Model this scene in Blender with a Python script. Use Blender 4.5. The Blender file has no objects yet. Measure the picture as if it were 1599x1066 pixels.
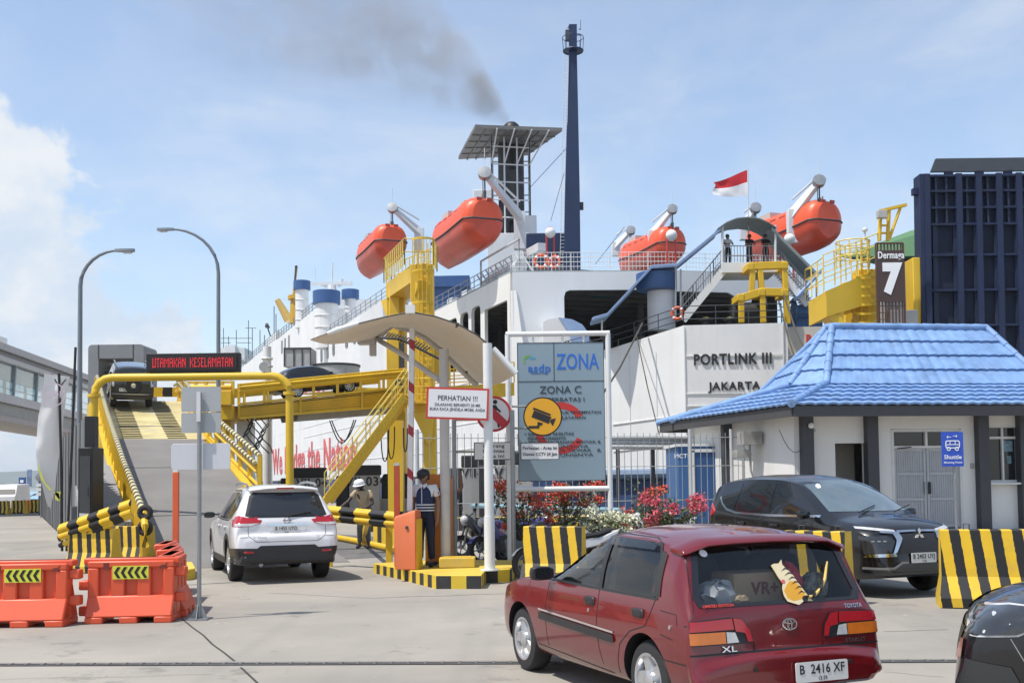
import bpy, bmesh, math, random
from math import sin, cos, pi, radians, sqrt, atan2
from mathutils import Vector, Matrix
from mathutils.bvhtree import BVHTree
from mathutils.geometry import tessellate_polygon, delaunay_2d_cdt
random.seed(7)
SC = bpy.context.scene
COL = SC.collection
# ------------------------------------------------------------------ camera
IW, IH, FPX, TILT, ROLL, EYE = 1599, 1066, 1700.0, 0.045, -0.012, 1.7
PY = 751.0 - FPX * math.tan(TILT)               # principal point row of the (cropped) photograph
cam_d = bpy.data.cameras.new('camera'); cam = bpy.data.objects.new('camera', cam_d); COL.objects.link(cam)
cam_d.sensor_width = 36; cam_d.lens = 36 * FPX / IW; cam_d.clip_start = .1; cam_d.clip_end = 12000
cam_d.shift_y = (PY - IH / 2) / IW
_f = Vector((0, cos(TILT), sin(TILT))); _u0 = Vector((0, -sin(TILT), cos(TILT))); _r0 = Vector((1, 0, 0))
_r = cos(ROLL) * _r0 + sin(ROLL) * _u0; _u = -sin(ROLL) * _r0 + cos(ROLL) * _u0
cam.matrix_world = Matrix((( _r.x, _u.x, -_f.x, 0), (_r.y, _u.y, -_f.y, 0), (_r.z, _u.z, -_f.z, EYE), (0, 0, 0, 1)))
SC.camera = cam
def ray(px, py): return _f + _r * ((px - 799.5) / FPX) - _u * ((py - PY) / FPX)
def at(px, py, Y):                              # survey: the point seen in that direction at distance Y
 d = ray(px, py); t = Y / d.y; return Vector((d.x * t, Y, EYE + d.z * t))
def gnd(px, py, z=0.0):
 d = ray(px, py); t = (z - EYE) / d.z; return Vector((d.x * t, d.y * t, z))
# ------------------------------------------------------------------ light
SUN_AZ, SUN_EL = Vector((-.80, -.42)).normalized(), radians(64)
sun_dir = Vector((SUN_AZ.x * cos(SUN_EL), SUN_AZ.y * cos(SUN_EL), sin(SUN_EL)))
sl = bpy.data.lights.new('sun', 'SUN'); sl.energy = 3.9; sl.angle = radians(.6); sl.color = (1, .95, .87)
so = bpy.data.objects.new('sun', sl); COL.objects.link(so); so.rotation_euler = sun_dir.to_track_quat('Z', 'Y').to_euler()
W = bpy.data.worlds.new('World'); SC.world = W; W.use_nodes = True
SC.view_settings.view_transform = 'Standard'; SC.view_settings.look = 'None'
SC.view_settings.exposure = 0.42; SC.view_settings.gamma = 1
def build_world():
 nt = W.node_tree; N = nt.nodes; L = nt.links; N.clear()
 out = N.new('ShaderNodeOutputWorld')
 sky = N.new('ShaderNodeTexSky'); sky.sky_type = 'NISHITA'; sky.sun_disc = False
 sky.sun_elevation = SUN_EL; sky.sun_rotation = atan2(SUN_AZ.x, SUN_AZ.y) % (2 * pi)
 sky.air_density = 1.0; sky.dust_density = .5; sky.ozone_density = 1.0; sky.altitude = 0
 bg = N.new('ShaderNodeBackground'); bg.inputs[1].default_value = .15
 L.new(sky.outputs[0], bg.inputs[0])
 tc = N.new('ShaderNodeTexCoord'); sep = N.new('ShaderNodeSeparateXYZ'); L.new(tc.outputs['Generated'], sep.inputs[0])
 def M(op, a, b=None, clamp=False):
  m = N.new('ShaderNodeMath'); m.operation = op; m.use_clamp = clamp
  for i, x in enumerate((a, b)):
   if x is None: continue
   if isinstance(x, (int, float)): m.inputs[i].default_value = x
   else: L.new(x, m.inputs[i])
  return m.outputs[0]
 def noise(scale, detail, rough, sx=1, sy=1, sz=1, off=(0, 0, 0), dist=0):
  mp = N.new('ShaderNodeMapping'); mp.inputs['Scale'].default_value = (sx, sy, sz); mp.inputs['Location'].default_value = off
  L.new(tc.outputs['Generated'], mp.inputs[0])
  n = N.new('ShaderNodeTexNoise'); n.inputs['Scale'].default_value = scale; n.inputs['Detail'].default_value = detail
  n.inputs['Roughness'].default_value = rough; n.inputs['Distortion'].default_value = dist
  L.new(mp.outputs[0], n.inputs['Vector']); return n.outputs['Fac']
 def ramp(x, lo, hi): 
  r = N.new('ShaderNodeMapRange'); r.interpolation_type = 'SMOOTHSTEP'
  r.inputs['From Min'].default_value = lo; r.inputs['From Max'].default_value = hi
  L.new(x, r.inputs['Value']); return r.outputs[0]
 az = M('ARCTAN2', sep.outputs['X'], sep.outputs['Y']); z = sep.outputs['Z']
 # cumulus bank low on the left: its top edge drops from left to right, broken by noise
 n1 = noise(7, 9, .58, 1, 1, 1.15, (3.1, 1.7, .2), .3)
 top = M('SUBTRACT', M('ADD', .075, M('MULTIPLY', ramp(M('MULTIPLY', az, -1), .16, .50), .23)), 0)
 h = M('SUBTRACT', M('ADD', top, M('MULTIPLY', M('SUBTRACT', n1, .5), .42)), z)
 cum = M('MULTIPLY', ramp(h, -.004, .03), ramp(M('MULTIPLY', az, -1), -.10, .22))
 # soft streaks over the whole sky
 n2 = noise(3.2, 8, .6, 1, 1, 3.4, (.4, 2.2, .9), .6)
 soft = M('MULTIPLY', ramp(n2, .46, .76), .42)
 n4 = noise(16, 7, .6, 1, 1, 2.2, (1.4, .2, 2.9), .3)
 soft = M('MULTIPLY', soft, M('ADD', .72, M('MULTIPLY', n4, .55)))
 mask = M('MAXIMUM', M('MULTIPLY', cum, .93), soft)
 haze = M('MULTIPLY', M('POWER', 2.718, M('MULTIPLY', M('MAXIMUM', z, 0), -6.0)), .50)
 mask = M('ADD', mask, M('MULTIPLY', M('SUBTRACT', 1.0, mask), M('MAXIMUM', haze, .20)), True)
 n3 = noise(9, 8, .62, 1, 1, 1.4, (7, 3, 1), .2)
 cr = N.new('ShaderNodeMix'); cr.data_type = 'RGBA'
 L.new(ramp(n3, .36, .60), cr.inputs['Factor'])
 cr.inputs[6].default_value = (.68, .79, .93, 1); cr.inputs[7].default_value = (.90, .93, .96, 1)
 bc = N.new('ShaderNodeBackground'); bc.inputs[1].default_value = .74; L.new(cr.outputs[2], bc.inputs[0])
 mx = N.new('ShaderNodeMixShader'); L.new(mask, mx.inputs[0]); L.new(bg.outputs[0], mx.inputs[1]); L.new(bc.outputs[0], mx.inputs[2])
 L.new(mx.outputs[0], out.inputs[0])
build_world()
# ------------------------------------------------------------------ materials
MATS = {}
def mat(name, col, rough=.6, metal=0.0, var=.12, scale=3.0, bump=0.0, dirt=0.0, dirtcol=(.16, .11, .07), coat=0.0, spec=.5, streak=False, emit=0, alpha=1, trans=0):
 if name in MATS: return MATS[name]
 m = bpy.data.materials.new(name); m.use_nodes = True; nt = m.node_tree; N = nt.nodes; L = nt.links
 b = N['Principled BSDF']; b.inputs['Roughness'].default_value = rough; b.inputs['Metallic'].default_value = metal
 b.inputs['Coat Weight'].default_value = coat; b.inputs['Coat Roughness'].default_value = .04; b.inputs['Specular IOR Level'].default_value = spec
 c = (*col, 1)
 tc = N.new('ShaderNodeTexCoord'); mp = N.new('ShaderNodeMapping'); L.new(tc.outputs['Object'], mp.inputs[0])
 n = N.new('ShaderNodeTexNoise'); n.inputs['Scale'].default_value = scale; n.inputs['Detail'].default_value = 6; n.inputs['Roughness'].default_value = .6
 L.new(mp.outputs[0], n.inputs['Vector'])
 r = N.new('ShaderNodeValToRGB'); L.new(n.outputs['Fac'], r.inputs[0])
 r.color_ramp.elements[0].position = .3; r.color_ramp.elements[1].position = .72
 r.color_ramp.elements[0].color = (*[max(0, x * (1 - var)) for x in col], 1); r.color_ramp.elements[1].color = (*[min(1, x * (1 + var * .6)) for x in col], 1)
 cur = r.outputs[0]
 if dirt:
  n2 = N.new('ShaderNodeTexNoise'); n2.inputs['Scale'].default_value = scale * .7; n2.inputs['Detail'].default_value = 8; n2.inputs['Roughness'].default_value = .68
  mp2 = N.new('ShaderNodeMapping'); L.new(tc.outputs['Object'], mp2.inputs[0]); mp2.inputs['Location'].default_value = (4.3, 1.1, 7.7)
  if streak: mp2.inputs['Scale'].default_value = (1.6, 1.6, .12)
  L.new(mp2.outputs[0], n2.inputs['Vector'])
  r2 = N.new('ShaderNodeMapRange'); r2.interpolation_type = 'SMOOTHSTEP'; r2.inputs['From Min'].default_value = .5; r2.inputs['From Max'].default_value = .78; r2.inputs['To Max'].default_value = dirt
  L.new(n2.outputs['Fac'], r2.inputs['Value'])
  mx = N.new('ShaderNodeMix'); mx.data_type = 'RGBA'; L.new(r2.outputs[0], mx.inputs['Factor']); L.new(cur, mx.inputs[6]); mx.inputs[7].default_value = (*dirtcol, 1); cur = mx.outputs[2]
 L.new(cur, b.inputs['Base Color'])
 if bump:
  bp = N.new('ShaderNodeBump'); bp.inputs['Strength'].default_value = bump; bp.inputs['Distance'].default_value = .01
  n5 = N.new('ShaderNodeTexNoise'); n5.inputs['Scale'].default_value = scale * 12; n5.inputs['Detail'].default_value = 5; L.new(tc.outputs['Object'], n5.inputs['Vector'])
  L.new(n5.outputs['Fac'], bp.inputs['Height']); L.new(bp.outputs[0], b.inputs['Normal'])
 if emit: b.inputs['Emission Color'].default_value = c; b.inputs['Emission Strength'].default_value = emit
 if trans: b.inputs['Transmission Weight'].default_value = trans
 if alpha < 1: b.inputs['Alpha'].default_value = alpha
 MATS[name] = m; return m
def glassmat(name, tint, mixf, rough=.02):
 """thin tinted pane: see-through tint mixed with a mirror coat by fresnel"""
 if name in MATS: return MATS[name]
 m = bpy.data.materials.new(name); m.use_nodes = True; nt = m.node_tree; N = nt.nodes; L = nt.links; N.remove(N['Principled BSDF'])
 t = N.new('ShaderNodeBsdfTransparent'); t.inputs[0].default_value = (*tint, 1)
 d = N.new('ShaderNodeBsdfDiffuse'); d.inputs[0].default_value = (.03, .035, .04, 1)
 g = N.new('ShaderNodeBsdfGlossy'); g.inputs['Roughness'].default_value = rough; g.inputs[0].default_value = (.9, .9, .9, 1)
 m1 = N.new('ShaderNodeMixShader'); m1.inputs[0].default_value = mixf; L.new(t.outputs[0], m1.inputs[1]); L.new(d.outputs[0], m1.inputs[2])
 lw = N.new('ShaderNodeLayerWeight'); lw.inputs[0].default_value = .5; pw = N.new('ShaderNodeMath'); pw.operation = 'POWER'; L.new(lw.outputs['Facing'], pw.inputs[0]); pw.inputs[1].default_value = 4.0
 fr = N.new('ShaderNodeMath'); fr.operation = 'MULTIPLY_ADD'; L.new(pw.outputs[0], fr.inputs[0]); fr.inputs[1].default_value = .85; fr.inputs[2].default_value = .05
 m2 = N.new('ShaderNodeMixShader'); L.new(fr.outputs[0], m2.inputs[0]); L.new(m1.outputs[0], m2.inputs[1]); L.new(g.outputs[0], m2.inputs[2])
 L.new(m2.outputs[0], N['Material Output'].inputs[0]); MATS[name] = m; return m
def stripes(name, period, duty, axis_vec, c1, c2, off=0.0):
 """painted hazard stripes (two flat paints) with a worn surface, along a direction of the object's own space"""
 if name in MATS: return MATS[name]
 m = mat(name, c1, .55, var=.1, scale=4, dirt=.35, dirtcol=(.22, .18, .12)); nt = m.node_tree; N = nt.nodes; L = nt.links
 b = N['Principled BSDF']; src = b.inputs['Base Color'].links[0].from_socket
 tc = N.new('ShaderNodeTexCoord'); dt = N.new('ShaderNodeVectorMath'); dt.operation = 'DOT_PRODUCT'; L.new(tc.outputs['Object'], dt.inputs[0])
 dt.inputs[1].default_value = tuple(a / period for a in axis_vec)
 a = N.new('ShaderNodeMath'); a.operation = 'ADD'; L.new(dt.outputs['Value'], a.inputs[0]); a.inputs[1].default_value = off + 50
 nz = N.new('ShaderNodeTexNoise'); nz.inputs['Scale'].default_value = 14; L.new(tc.outputs['Object'], nz.inputs['Vector'])
 w = N.new('ShaderNodeMath'); w.operation = 'MULTIPLY_ADD'; L.new(nz.outputs['Fac'], w.inputs[0]); w.inputs[1].default_value = .09; L.new(a.outputs[0], w.inputs[2])
 fr = N.new('ShaderNodeMath'); fr.operation = 'FRACT'; L.new(w.outputs[0], fr.inputs[0])
 lt = N.new('ShaderNodeMath'); lt.operation = 'LESS_THAN'; L.new(fr.outputs[0], lt.inputs[0]); lt.inputs[1].default_value = duty
 mx = N.new('ShaderNodeMix'); mx.data_type = 'RGBA'; L.new(lt.outputs[0], mx.inputs['Factor']); L.new(src, mx.inputs[6]); mx.inputs[7].default_value = (*c2, 1)
 L.new(mx.outputs[2], b.inputs['Base Color']); return m
YEL = (.70, .44, .018); BLK = (.011, .011, .012)
m_white = mat('white_paint', (.70, .71, .70), .45, var=.05, scale=1.2, dirt=.12, dirtcol=(.45, .40, .33))
m_shipw = mat('ship_white', (.73, .735, .73), .5, var=.07, scale=.35, dirt=.34, dirtcol=(.42, .33, .22), streak=True)
m_ship2 = mat('deck_fitting_white', (.62, .64, .66), .5, var=.08, scale=1, dirt=.2, dirtcol=(.35, .27, .2))
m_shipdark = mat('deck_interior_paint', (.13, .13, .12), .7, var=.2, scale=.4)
m_navy = mat('navy_paint', (.008, .024, .078), .45, var=.2, scale=.6, dirt=.2, dirtcol=(.05, .04, .04))
m_navydk = mat('ramp_steel_blue', (.006, .018, .062), .7, var=.3, scale=.5, dirt=.45, dirtcol=(.06, .045, .035))
m_blue = mat('vent_blue', (.035, .10, .26), .45, var=.12, scale=.8, dirt=.12)
m_lblue = mat('chute_blue', (.30, .42, .66), .45, var=.12, scale=1.2)
m_orange = mat('lifeboat_orange', (.76, .095, .03), .42, var=.1, scale=.6, dirt=.15, dirtcol=(.5, .2, .15))
m_red = mat('red_paint', (.55, .05, .04), .45)
m_yel = mat('yellow_steel', YEL, .5, var=.14, scale=.9, dirt=.35, dirtcol=(.45, .27, .06))
m_yel2 = mat('yellow_tower_paint', (.68, .44, .025), .45, var=.12, scale=.5, dirt=.25, dirtcol=(.5, .3, .06), streak=True)
m_blk = mat('black_paint', BLK, .5, var=.2)
m_rub = mat('rubber', (.025, .025, .026), .8, var=.2, scale=4)
m_gal = mat('galvanised_steel', (.30, .31, .32), .42, metal=.55, var=.15, scale=5)
m_lamp = mat('lamp_post_paint', (.17, .20, .23), .45, var=.1)
m_grey = mat('grey_panel', (.22, .23, .24), .5, var=.1, scale=.8)
m_mid = mat('dark_grey', (.05, .052, .055), .6, var=.15)
m_conc = mat('cast_concrete', (.36, .34, .31), .85, var=.16, scale=.8, bump=.25, dirt=.5, dirtcol=(.16, .145, .125))
m_chrome = mat('chrome', (.72, .73, .74), .14, metal=1, var=.03)
m_alu = mat('wheel_alloy', (.60, .61, .62), .3, metal=.75, var=.06)
m_skin = mat('skin', (.24, .125, .075), .55, var=.08, scale=9)
m_textk = mat('black_lettering', (.016, .016, .018), .6, var=.05)
m_textb = mat('blue_lettering', (.03, .13, .62), .5, var=.05)
m_textr = mat('red_lettering', (.62, .06, .05), .5, var=.1)
m_textw = mat('white_lettering', (.82, .83, .84), .5, var=.03)
# ------------------------------------------------------------------ mesh builder
class MB:
 def __init__(s): s.v = []; s.f = []; s.m = []; s.cm = 0
 def use(s, i): s.cm = i; return s
 def add(s, vs, fs, M=None):
  o = len(s.v); s.v += [(M @ Vector(p)) if M else Vector(p) for p in vs]
  for f in fs: s.f.append([o + i for i in f]); s.m.append(s.cm)
  return s
 def face(s, pts): return s.add(pts, [list(range(len(pts)))])
 def box(s, c, d, rz=0, M=None):
  x, y, z = [k / 2 for k in d]
  vs = [(-x, -y, -z), (x, -y, -z), (x, y, -z), (-x, y, -z), (-x, -y, z), (x, -y, z), (x, y, z), (-x, y, z)]
  T = Matrix.Translation(c) @ Matrix.Rotation(rz, 4, 'Z')
  return s.add(vs, [(0, 3, 2, 1), (4, 5, 6, 7), (0, 1, 5, 4), (1, 2, 6, 5), (2, 3, 7, 6), (3, 0, 4, 7)], (M @ T) if M else T)
 def frame(s, p, q):
  d = Vector(q) - Vector(p); z = d.normalized(); up = Vector((0, 0, 1)) if abs(z.z) < .97 else Vector((0, 1, 0))
  x = up.cross(z).normalized(); y = z.cross(x)
  return d.length, Matrix(((x.x, y.x, z.x, p[0]), (x.y, y.y, z.y, p[1]), (x.z, y.z, z.z, p[2]), (0, 0, 0, 1)))
 def bar(s, p, q, w, h=None):                # w horizontal, h vertical-ish
  h = h or w; l, M = s.frame(p, q)
  return s.box((0, 0, l / 2), (w, h, l), M=M)
 def tube(s, pts, r, n=8, cap=True, r2=None):
  pts = [Vector(p) for p in pts]; k = len(pts); rings = []
  for i, p in enumerate(pts):
   a = pts[max(0, i - 1)]; b = pts[min(k - 1, i + 1)]; _, M = s.frame(a, b); M.translation = p
   rr = r[i] if isinstance(r, (list, tuple)) else (r + (r2 - r) * i / (k - 1) if r2 is not None else r)
   rings.append([M @ Vector((rr * cos(2 * pi * j / n), rr * sin(2 * pi * j / n), 0)) for j in range(n)])
  return s.loft(rings, True, cap, cap)
 def loft(s, rings, closed=True, cap0=False, cap1=False):
  o = len(s.v); n = len(rings[0])
  for rg in rings: s.v += [Vector(p) for p in rg]
  for i in range(len(rings) - 1):
   for j in range(n if closed else n - 1):
    a = o + i * n + j; b = o + i * n + (j + 1) % n
    s.f.append([a, b, b + n, a + n]); s.m.append(s.cm)
  if cap0: s.f.append([o + j for j in range(n)][::-1]); s.m.append(s.cm)
  if cap1: s.f.append([o + (len(rings) - 1) * n + j for j in range(n)]); s.m.append(s.cm)
  return s
 def lathe(s, prof, n=20, M=None, cap=True):  # prof (r,z)
  rings = [[(M or Matrix()) @ Vector((r * cos(2 * pi * j / n), r * sin(2 * pi * j / n), z)) for j in range(n)] for r, z in prof]
  return s.loft(rings, True, cap, cap)
 def sphere(s, c, r, n=12, k=8):
  r = r if isinstance(r, (tuple, list)) else (r, r, r)
  rings = [[Vector(c) + Vector((r[0] * max(.02, sin(pi * i / k)) * cos(2 * pi * j / n), r[1] * max(.02, sin(pi * i / k)) * sin(2 * pi * j / n), -r[2] * cos(pi * i / k))) for j in range(n)] for i in range(k + 1)]
  return s.loft(rings, True, True, True)
 def torus(s, R, r, M=None, n=24, k=10):
  M = M or Matrix(); o = len(s.v)
  for i in range(n):
   a = 2 * pi * i / n
   for j in range(k):
    b = 2 * pi * j / k; s.v.append(M @ Vector(((R + r * cos(b)) * cos(a), (R + r * cos(b)) * sin(a), r * sin(b))))
  for i in range(n):
   for j in range(k):
    s.f.append([o + i * k + j, o + ((i + 1) % n) * k + j, o + ((i + 1) % n) * k + (j + 1) % k, o + i * k + (j + 1) % k]); s.m.append(s.cm)
  return s
 def prism(s, poly, d, M=None, holes=()):    # 2-D polygon in local xy, thickness d along local z
  M = M or Matrix(); loops = [list(poly)] + [list(h) for h in holes]
  flat = [p for l in loops for p in l]; n = len(flat)
  tris = tessellate_polygon([[Vector((p[0], p[1], 0)) for p in l] for l in loops]) if holes else [tuple(range(n))]
  vs = [(p[0], p[1], 0) for p in flat] + [(p[0], p[1], d) for p in flat]
  fs = []
  for t in tris: fs.append(list(t)[::-1]); fs.append([i + n for i in t])
  o = 0
  for l in loops:
   for i in range(len(l)): a = o + i; b = o + (i + 1) % len(l); fs.append([a, b, b + n, a + n])
   o += len(l)
  return s.add(vs, fs, M)
 def strip(s, pts, w, t, side=Vector((0, 0, 1))):   # flat band through pts, width w along side, thickness t
  for p, q in zip(pts[:-1], pts[1:]):
   p = Vector(p); q = Vector(q); d = (q - p).normalized(); nrm = d.cross(side).normalized() * t / 2; h = side * w / 2
   s.add([p - h - nrm, q - h - nrm, q + h - nrm, p + h - nrm, p - h + nrm, q - h + nrm, q + h + nrm, p + h + nrm],
                  [(0, 1, 2, 3), (7, 6, 5, 4), (0, 4, 5, 1), (1, 5, 6, 2), (2, 6, 7, 3), (3, 7, 4, 0)])
  return s
 def mesh(s, name, mats, smooth=40, fix=True):
  me = bpy.data.meshes.new(name); me.from_pydata([tuple(p) for p in s.v], [], s.f)
  for m in (mats if isinstance(mats, (list, tuple)) else [mats]): me.materials.append(m)
  me.polygons.foreach_set('material_index', s.m)
  if fix:
   bm = bmesh.new(); bm.from_mesh(me); bmesh.ops.recalc_face_normals(bm, faces=bm.faces); bm.to_mesh(me); bm.free()
  if smooth:
   me.polygons.foreach_set('use_smooth', [True] * len(me.polygons)); me.set_sharp_from_angle(angle=radians(smooth))
  me.update(); return me
 def build(s, name, mats, parent=None, smooth=40, bevel=0, world=False, fix=True):
  if world and parent is not None:
   T = Matrix(); p = parent
   while p is not None: T = p.matrix_basis @ T; p = p.parent
   I = T.inverted(); s.v = [I @ Vector(p) for p in s.v]
  o = bpy.data.objects.new(name, s.mesh(name, mats, smooth, fix)); COL.objects.link(o)
  if parent is not None: o.parent = parent
  if bevel:
   b = o.modifiers.new('bevel', 'BEVEL'); b.width = bevel; b.segments = 2; b.limit_method = 'ANGLE'; b.angle_limit = radians(40)
  return o
def tag(o, label=None, cat=None, group=None, kind=None):
 if label: o['label'] = label
 if cat: o['category'] = cat
 if group: o['group'] = group
 if kind: o['kind'] = kind
 return o
def thing(name, label, cat, loc=(0, 0, 0), rz=0, group=None):
 o = bpy.data.objects.new(name, None); COL.objects.link(o); o.empty_display_size = .2
 o.matrix_basis = Matrix.Translation(loc) @ Matrix.Rotation(rz, 4, 'Z'); return tag(o, label, cat, group)
def kids(o): return [c for c in bpy.data.objects if c.parent == o]
def dup(root, loc, rz, label=None):
 r = root.copy(); COL.objects.link(r); r.matrix_basis = Matrix.Translation(loc) @ Matrix.Rotation(rz, 4, 'Z')
 if label: r['label'] = label
 for ch in kids(root):
  c = ch.copy(); COL.objects.link(c); c.parent = r
  for g in kids(ch):
   d = g.copy(); COL.objects.link(d); d.parent = c
 return r
def text_mesh(body, size, bold=0.0, width=None, depth=.002, align='CENTER'):
 cu = bpy.data.curves.new('t', 'FONT'); cu.body = body; cu.size = size; cu.align_x = align; cu.align_y = 'CENTER'; cu.offset = bold * size; cu.space_character = 1 + 4 * bold; cu.extrude = depth; cu.resolution_u = 3
 o = bpy.data.objects.new('t', cu); COL.objects.link(o); bpy.context.view_layer.update()
 me = bpy.data.meshes.new_from_object(o.evaluated_get(bpy.context.evaluated_depsgraph_get()))
 COL.objects.unlink(o); bpy.data.objects.remove(o); bpy.data.curves.remove(cu)
 vs = [v.co.copy() for v in me.vertices]; fs = [list(p.vertices) for p in me.polygons]; bpy.data.meshes.remove(me)
 if width and vs:
  w = max(v.x for v in vs) - min(v.x for v in vs); k = width / w
  for v in vs: v.x *= k
 return vs, fs
def plane_M(o, x, y):                            # matrix: local x,y axes and origin
 x = Vector(x).normalized(); y = Vector(y); y = (y - x * y.dot(x)).normalized(); z = x.cross(y)
 return Matrix(((x.x, y.x, z.x, o[0]), (x.y, y.y, z.y, o[1]), (x.z, y.z, z.z, o[2]), (0, 0, 0, 1)))
def write(mb, body, size, M, bold=.012, width=None, align='CENTER', depth=.002):
 v, f = text_mesh(body, size, bold, width, depth, align); return mb.add(v, f, M)
def rrect(x0, y0, x1, y1, r, n=4):
 p = []
 for cx, cy, a0 in ((x1 - r, y1 - r, 0), (x0 + r, y1 - r, 90), (x0 + r, y0 + r, 180), (x1 - r, y0 + r, 270)):
  for i in range(n + 1): a = radians(a0 + 90 * i / n); p.append((cx + r * cos(a), cy + r * sin(a)))
 return p
def circ(cx, cy, r, n=24): return [(cx + r * cos(2 * pi * i / n), cy + r * sin(2 * pi * i / n)) for i in range(n)]
# ================================================================== SETTING
def concrete_ground_mat():
 m = mat('yard_concrete', (.325, .298, .254), .88, var=.10, scale=.35, bump=.12, dirt=.42, dirtcol=(.25, .235, .21))
 nt = m.node_tree; N = nt.nodes; L = nt.links; b = N['Principled BSDF']; src = b.inputs['Base Color'].links[0].from_socket
 tc = N.new('ShaderNodeTexCoord')
 def nz(scale, detail, loc, sc=(1, 1, 1), rough=.6):
  mp = N.new('ShaderNodeMapping'); mp.inputs['Location'].default_value = loc; mp.inputs['Scale'].default_value = sc; L.new(tc.outputs['Object'], mp.inputs[0])
  n = N.new('ShaderNodeTexNoise'); n.inputs['Scale'].default_value = scale; n.inputs['Detail'].default_value = detail; n.inputs['Roughness'].default_value = rough; L.new(mp.outputs[0], n.inputs['Vector']); return n.outputs['Fac']
 def darken(cur, fac, lo, hi, amt, col):
  r = N.new('ShaderNodeMapRange'); r.interpolation_type = 'SMOOTHSTEP'; r.inputs['From Min'].default_value = lo; r.inputs['From Max'].default_value = hi; r.inputs['To Max'].default_value = amt
  L.new(fac, r.inputs['Value']); mx = N.new('ShaderNodeMix'); mx.data_type = 'RGBA'; L.new(r.outputs[0], mx.inputs['Factor']); L.new(cur, mx.inputs[6]); mx.inputs[7].default_value = (*col, 1); return mx.outputs[2]
 cur = darken(src, nz(.16, 5, (3, 9, 0)), .44, .62, .55, (.205, .192, .172))
 cur = darken(cur, nz(22, 4, (1, 2, 3)), .58, .72, .35, (.22, .205, .19))           # grit and small spots
 cur = darken(cur, nz(1.1, 7, (5, 5, 0), (1.0, 3.2, 1), .7), .56, .74, .4, (.2, .185, .165))
 cur = darken(cur, nz(2.6, 7, (8, 1, 0), (1, 1, 1), .72), .62, .70, .4, (.56, .53, .49))
 cur = darken(cur, nz(.55, 4, (2, 7, 0), (1, .22, 1)), .54, .68, .35, (.20, .19, .18))      # rubber laid down along the lane
 cur = darken(cur, nz(.9, 9, (11, 4, 0), (1, 1, 1), .78), .57, .64, .55, (.15, .14, .125))          # oil drips and patches
 cur = darken(cur, nz(.28, 3, (1, 13, 0), (2.4, .08, 1)), .55, .66, .22, (.155, .148, .14))       # tyre tracks
 L.new(cur, b.inputs['Base Color']); return m
m_ground = concrete_ground_mat()
g = MB(); U0 = Vector((-.358, .934))
q = [(-900, -80), (900, -80), (900, 51), (16, 51), (4, 55), (-3.5, 63)]
q += [(-3.5 + U0.x * t, 63 + U0.y * t) for t in (60, 160, 420)] + [(-900, 900)]
g.prism(q, .6, Matrix.Translation((0, 0, -.6)))
tag(g.build('ground', m_ground, smooth=0), kind='structure')
m_water = mat('harbour_water', (.05, .085, .09), .12, var=.2, scale=.05, bump=.3)
tag(MB().face([(-9000, -200, -2.4), (9000, -200, -2.4), (9000, 9000, -2.4), (-9000, 9000, -2.4)]).build('water', m_water), kind='structure')
# asphalt apron at the foot of the ramp, darker than the yard
a_ = MB(); a_.face([gnd(345, 884, .004), gnd(620, 868, .004), gnd(600, 838, .004), gnd(515, 833, .004), gnd(430, 845, .004)])
tag(a_.build('road', mat('patched_asphalt', (.13, .125, .12), .9, var=.25, scale=2.5, bump=.3, dirt=.4, dirtcol=(.28, .26, .24))), kind='structure')
# joints, one painted cast-shadow line and the steel-edged slot drain
m_joint_shadow = mat('joint_and_shadow_line', (.045, .042, .04), .9, var=.3, scale=2)
j = MB()
def ground_line(pts, w):
 pts = [gnd(*p, .004) for p in pts]
 for p, q2 in zip(pts[:-1], pts[1:]):
  d = (q2 - p).normalized(); n = Vector((-d.y, d.x, 0)) * w / 2; j.face([p - n, q2 - n, q2 + n, p + n])
random.seed(3)
def jag(p, q2, n, a): return [(p[0] + (q2[0] - p[0]) * i / n + random.uniform(-a, a) * (0 < i < n), p[1] + (q2[1] - p[1]) * i / n + random.uniform(-a, a) * .6 * (0 < i < n)) for i in range(n + 1)]
ground_line(jag((284, 965), (366, 1031), 5, 1.5), .022); ground_line(jag((376, 1041), (412, 1075), 2, .5), .022)
ground_line(jag((590, 933), (800, 926), 4, 1.2), .02); ground_line(jag((-20, 944), (290, 941), 5, .8), .012)  # first strip is a long thin cast shadow painted dark, not a joint
ground_line(jag((420, 925), (590, 934), 4, .8), .012); ground_line(jag((1380, 985), (1480, 982), 3, .6), .012)
ground_line(jag((-10, 822), (75, 818), 3, .5), .03); ground_line(jag((-10, 848), (100, 846), 3, .5), .03)
ground_line(jag((0, 1060), (330, 1052), 6, 1.5), .006); ground_line(jag((1380, 1048), (1475, 1056), 4, 1), .006)
tag(j.build('ground_joints_shadow_line', m_joint_shadow, smooth=0), kind='structure')
d_ = MB(); A = gnd(-60, 1038); B = gnd(1700, 1031); dv = (B - A).normalized(); nv = Vector((-dv.y, dv.x, 0))
def sheet(o0, o1, z): d_.face([A + nv * o0 + Vector((0, 0, z)), B + nv * o0 + Vector((0, 0, z)), B + nv * o1 + Vector((0, 0, z)), A + nv * o1 + Vector((0, 0, z))])
d_.use(0); sheet(-.05, .05, .006)
d_.use(1); sheet(-.082, -.052, .009); sheet(.052, .078, .009)
k = 0; Ln = (B - A).length
d_.use(1)
while k < Ln:
 c = A + dv * k; d_.box((c.x, c.y, .007), (.025, .1, .008), rz=atan2(dv.y, dv.x)); k += .16
tag(d_.build('drain_channel', [m_joint_shadow, mat('worn_steel', (.2, .195, .19), .5, metal=.6, var=.3, scale=6)], smooth=0), kind='structure')
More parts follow.
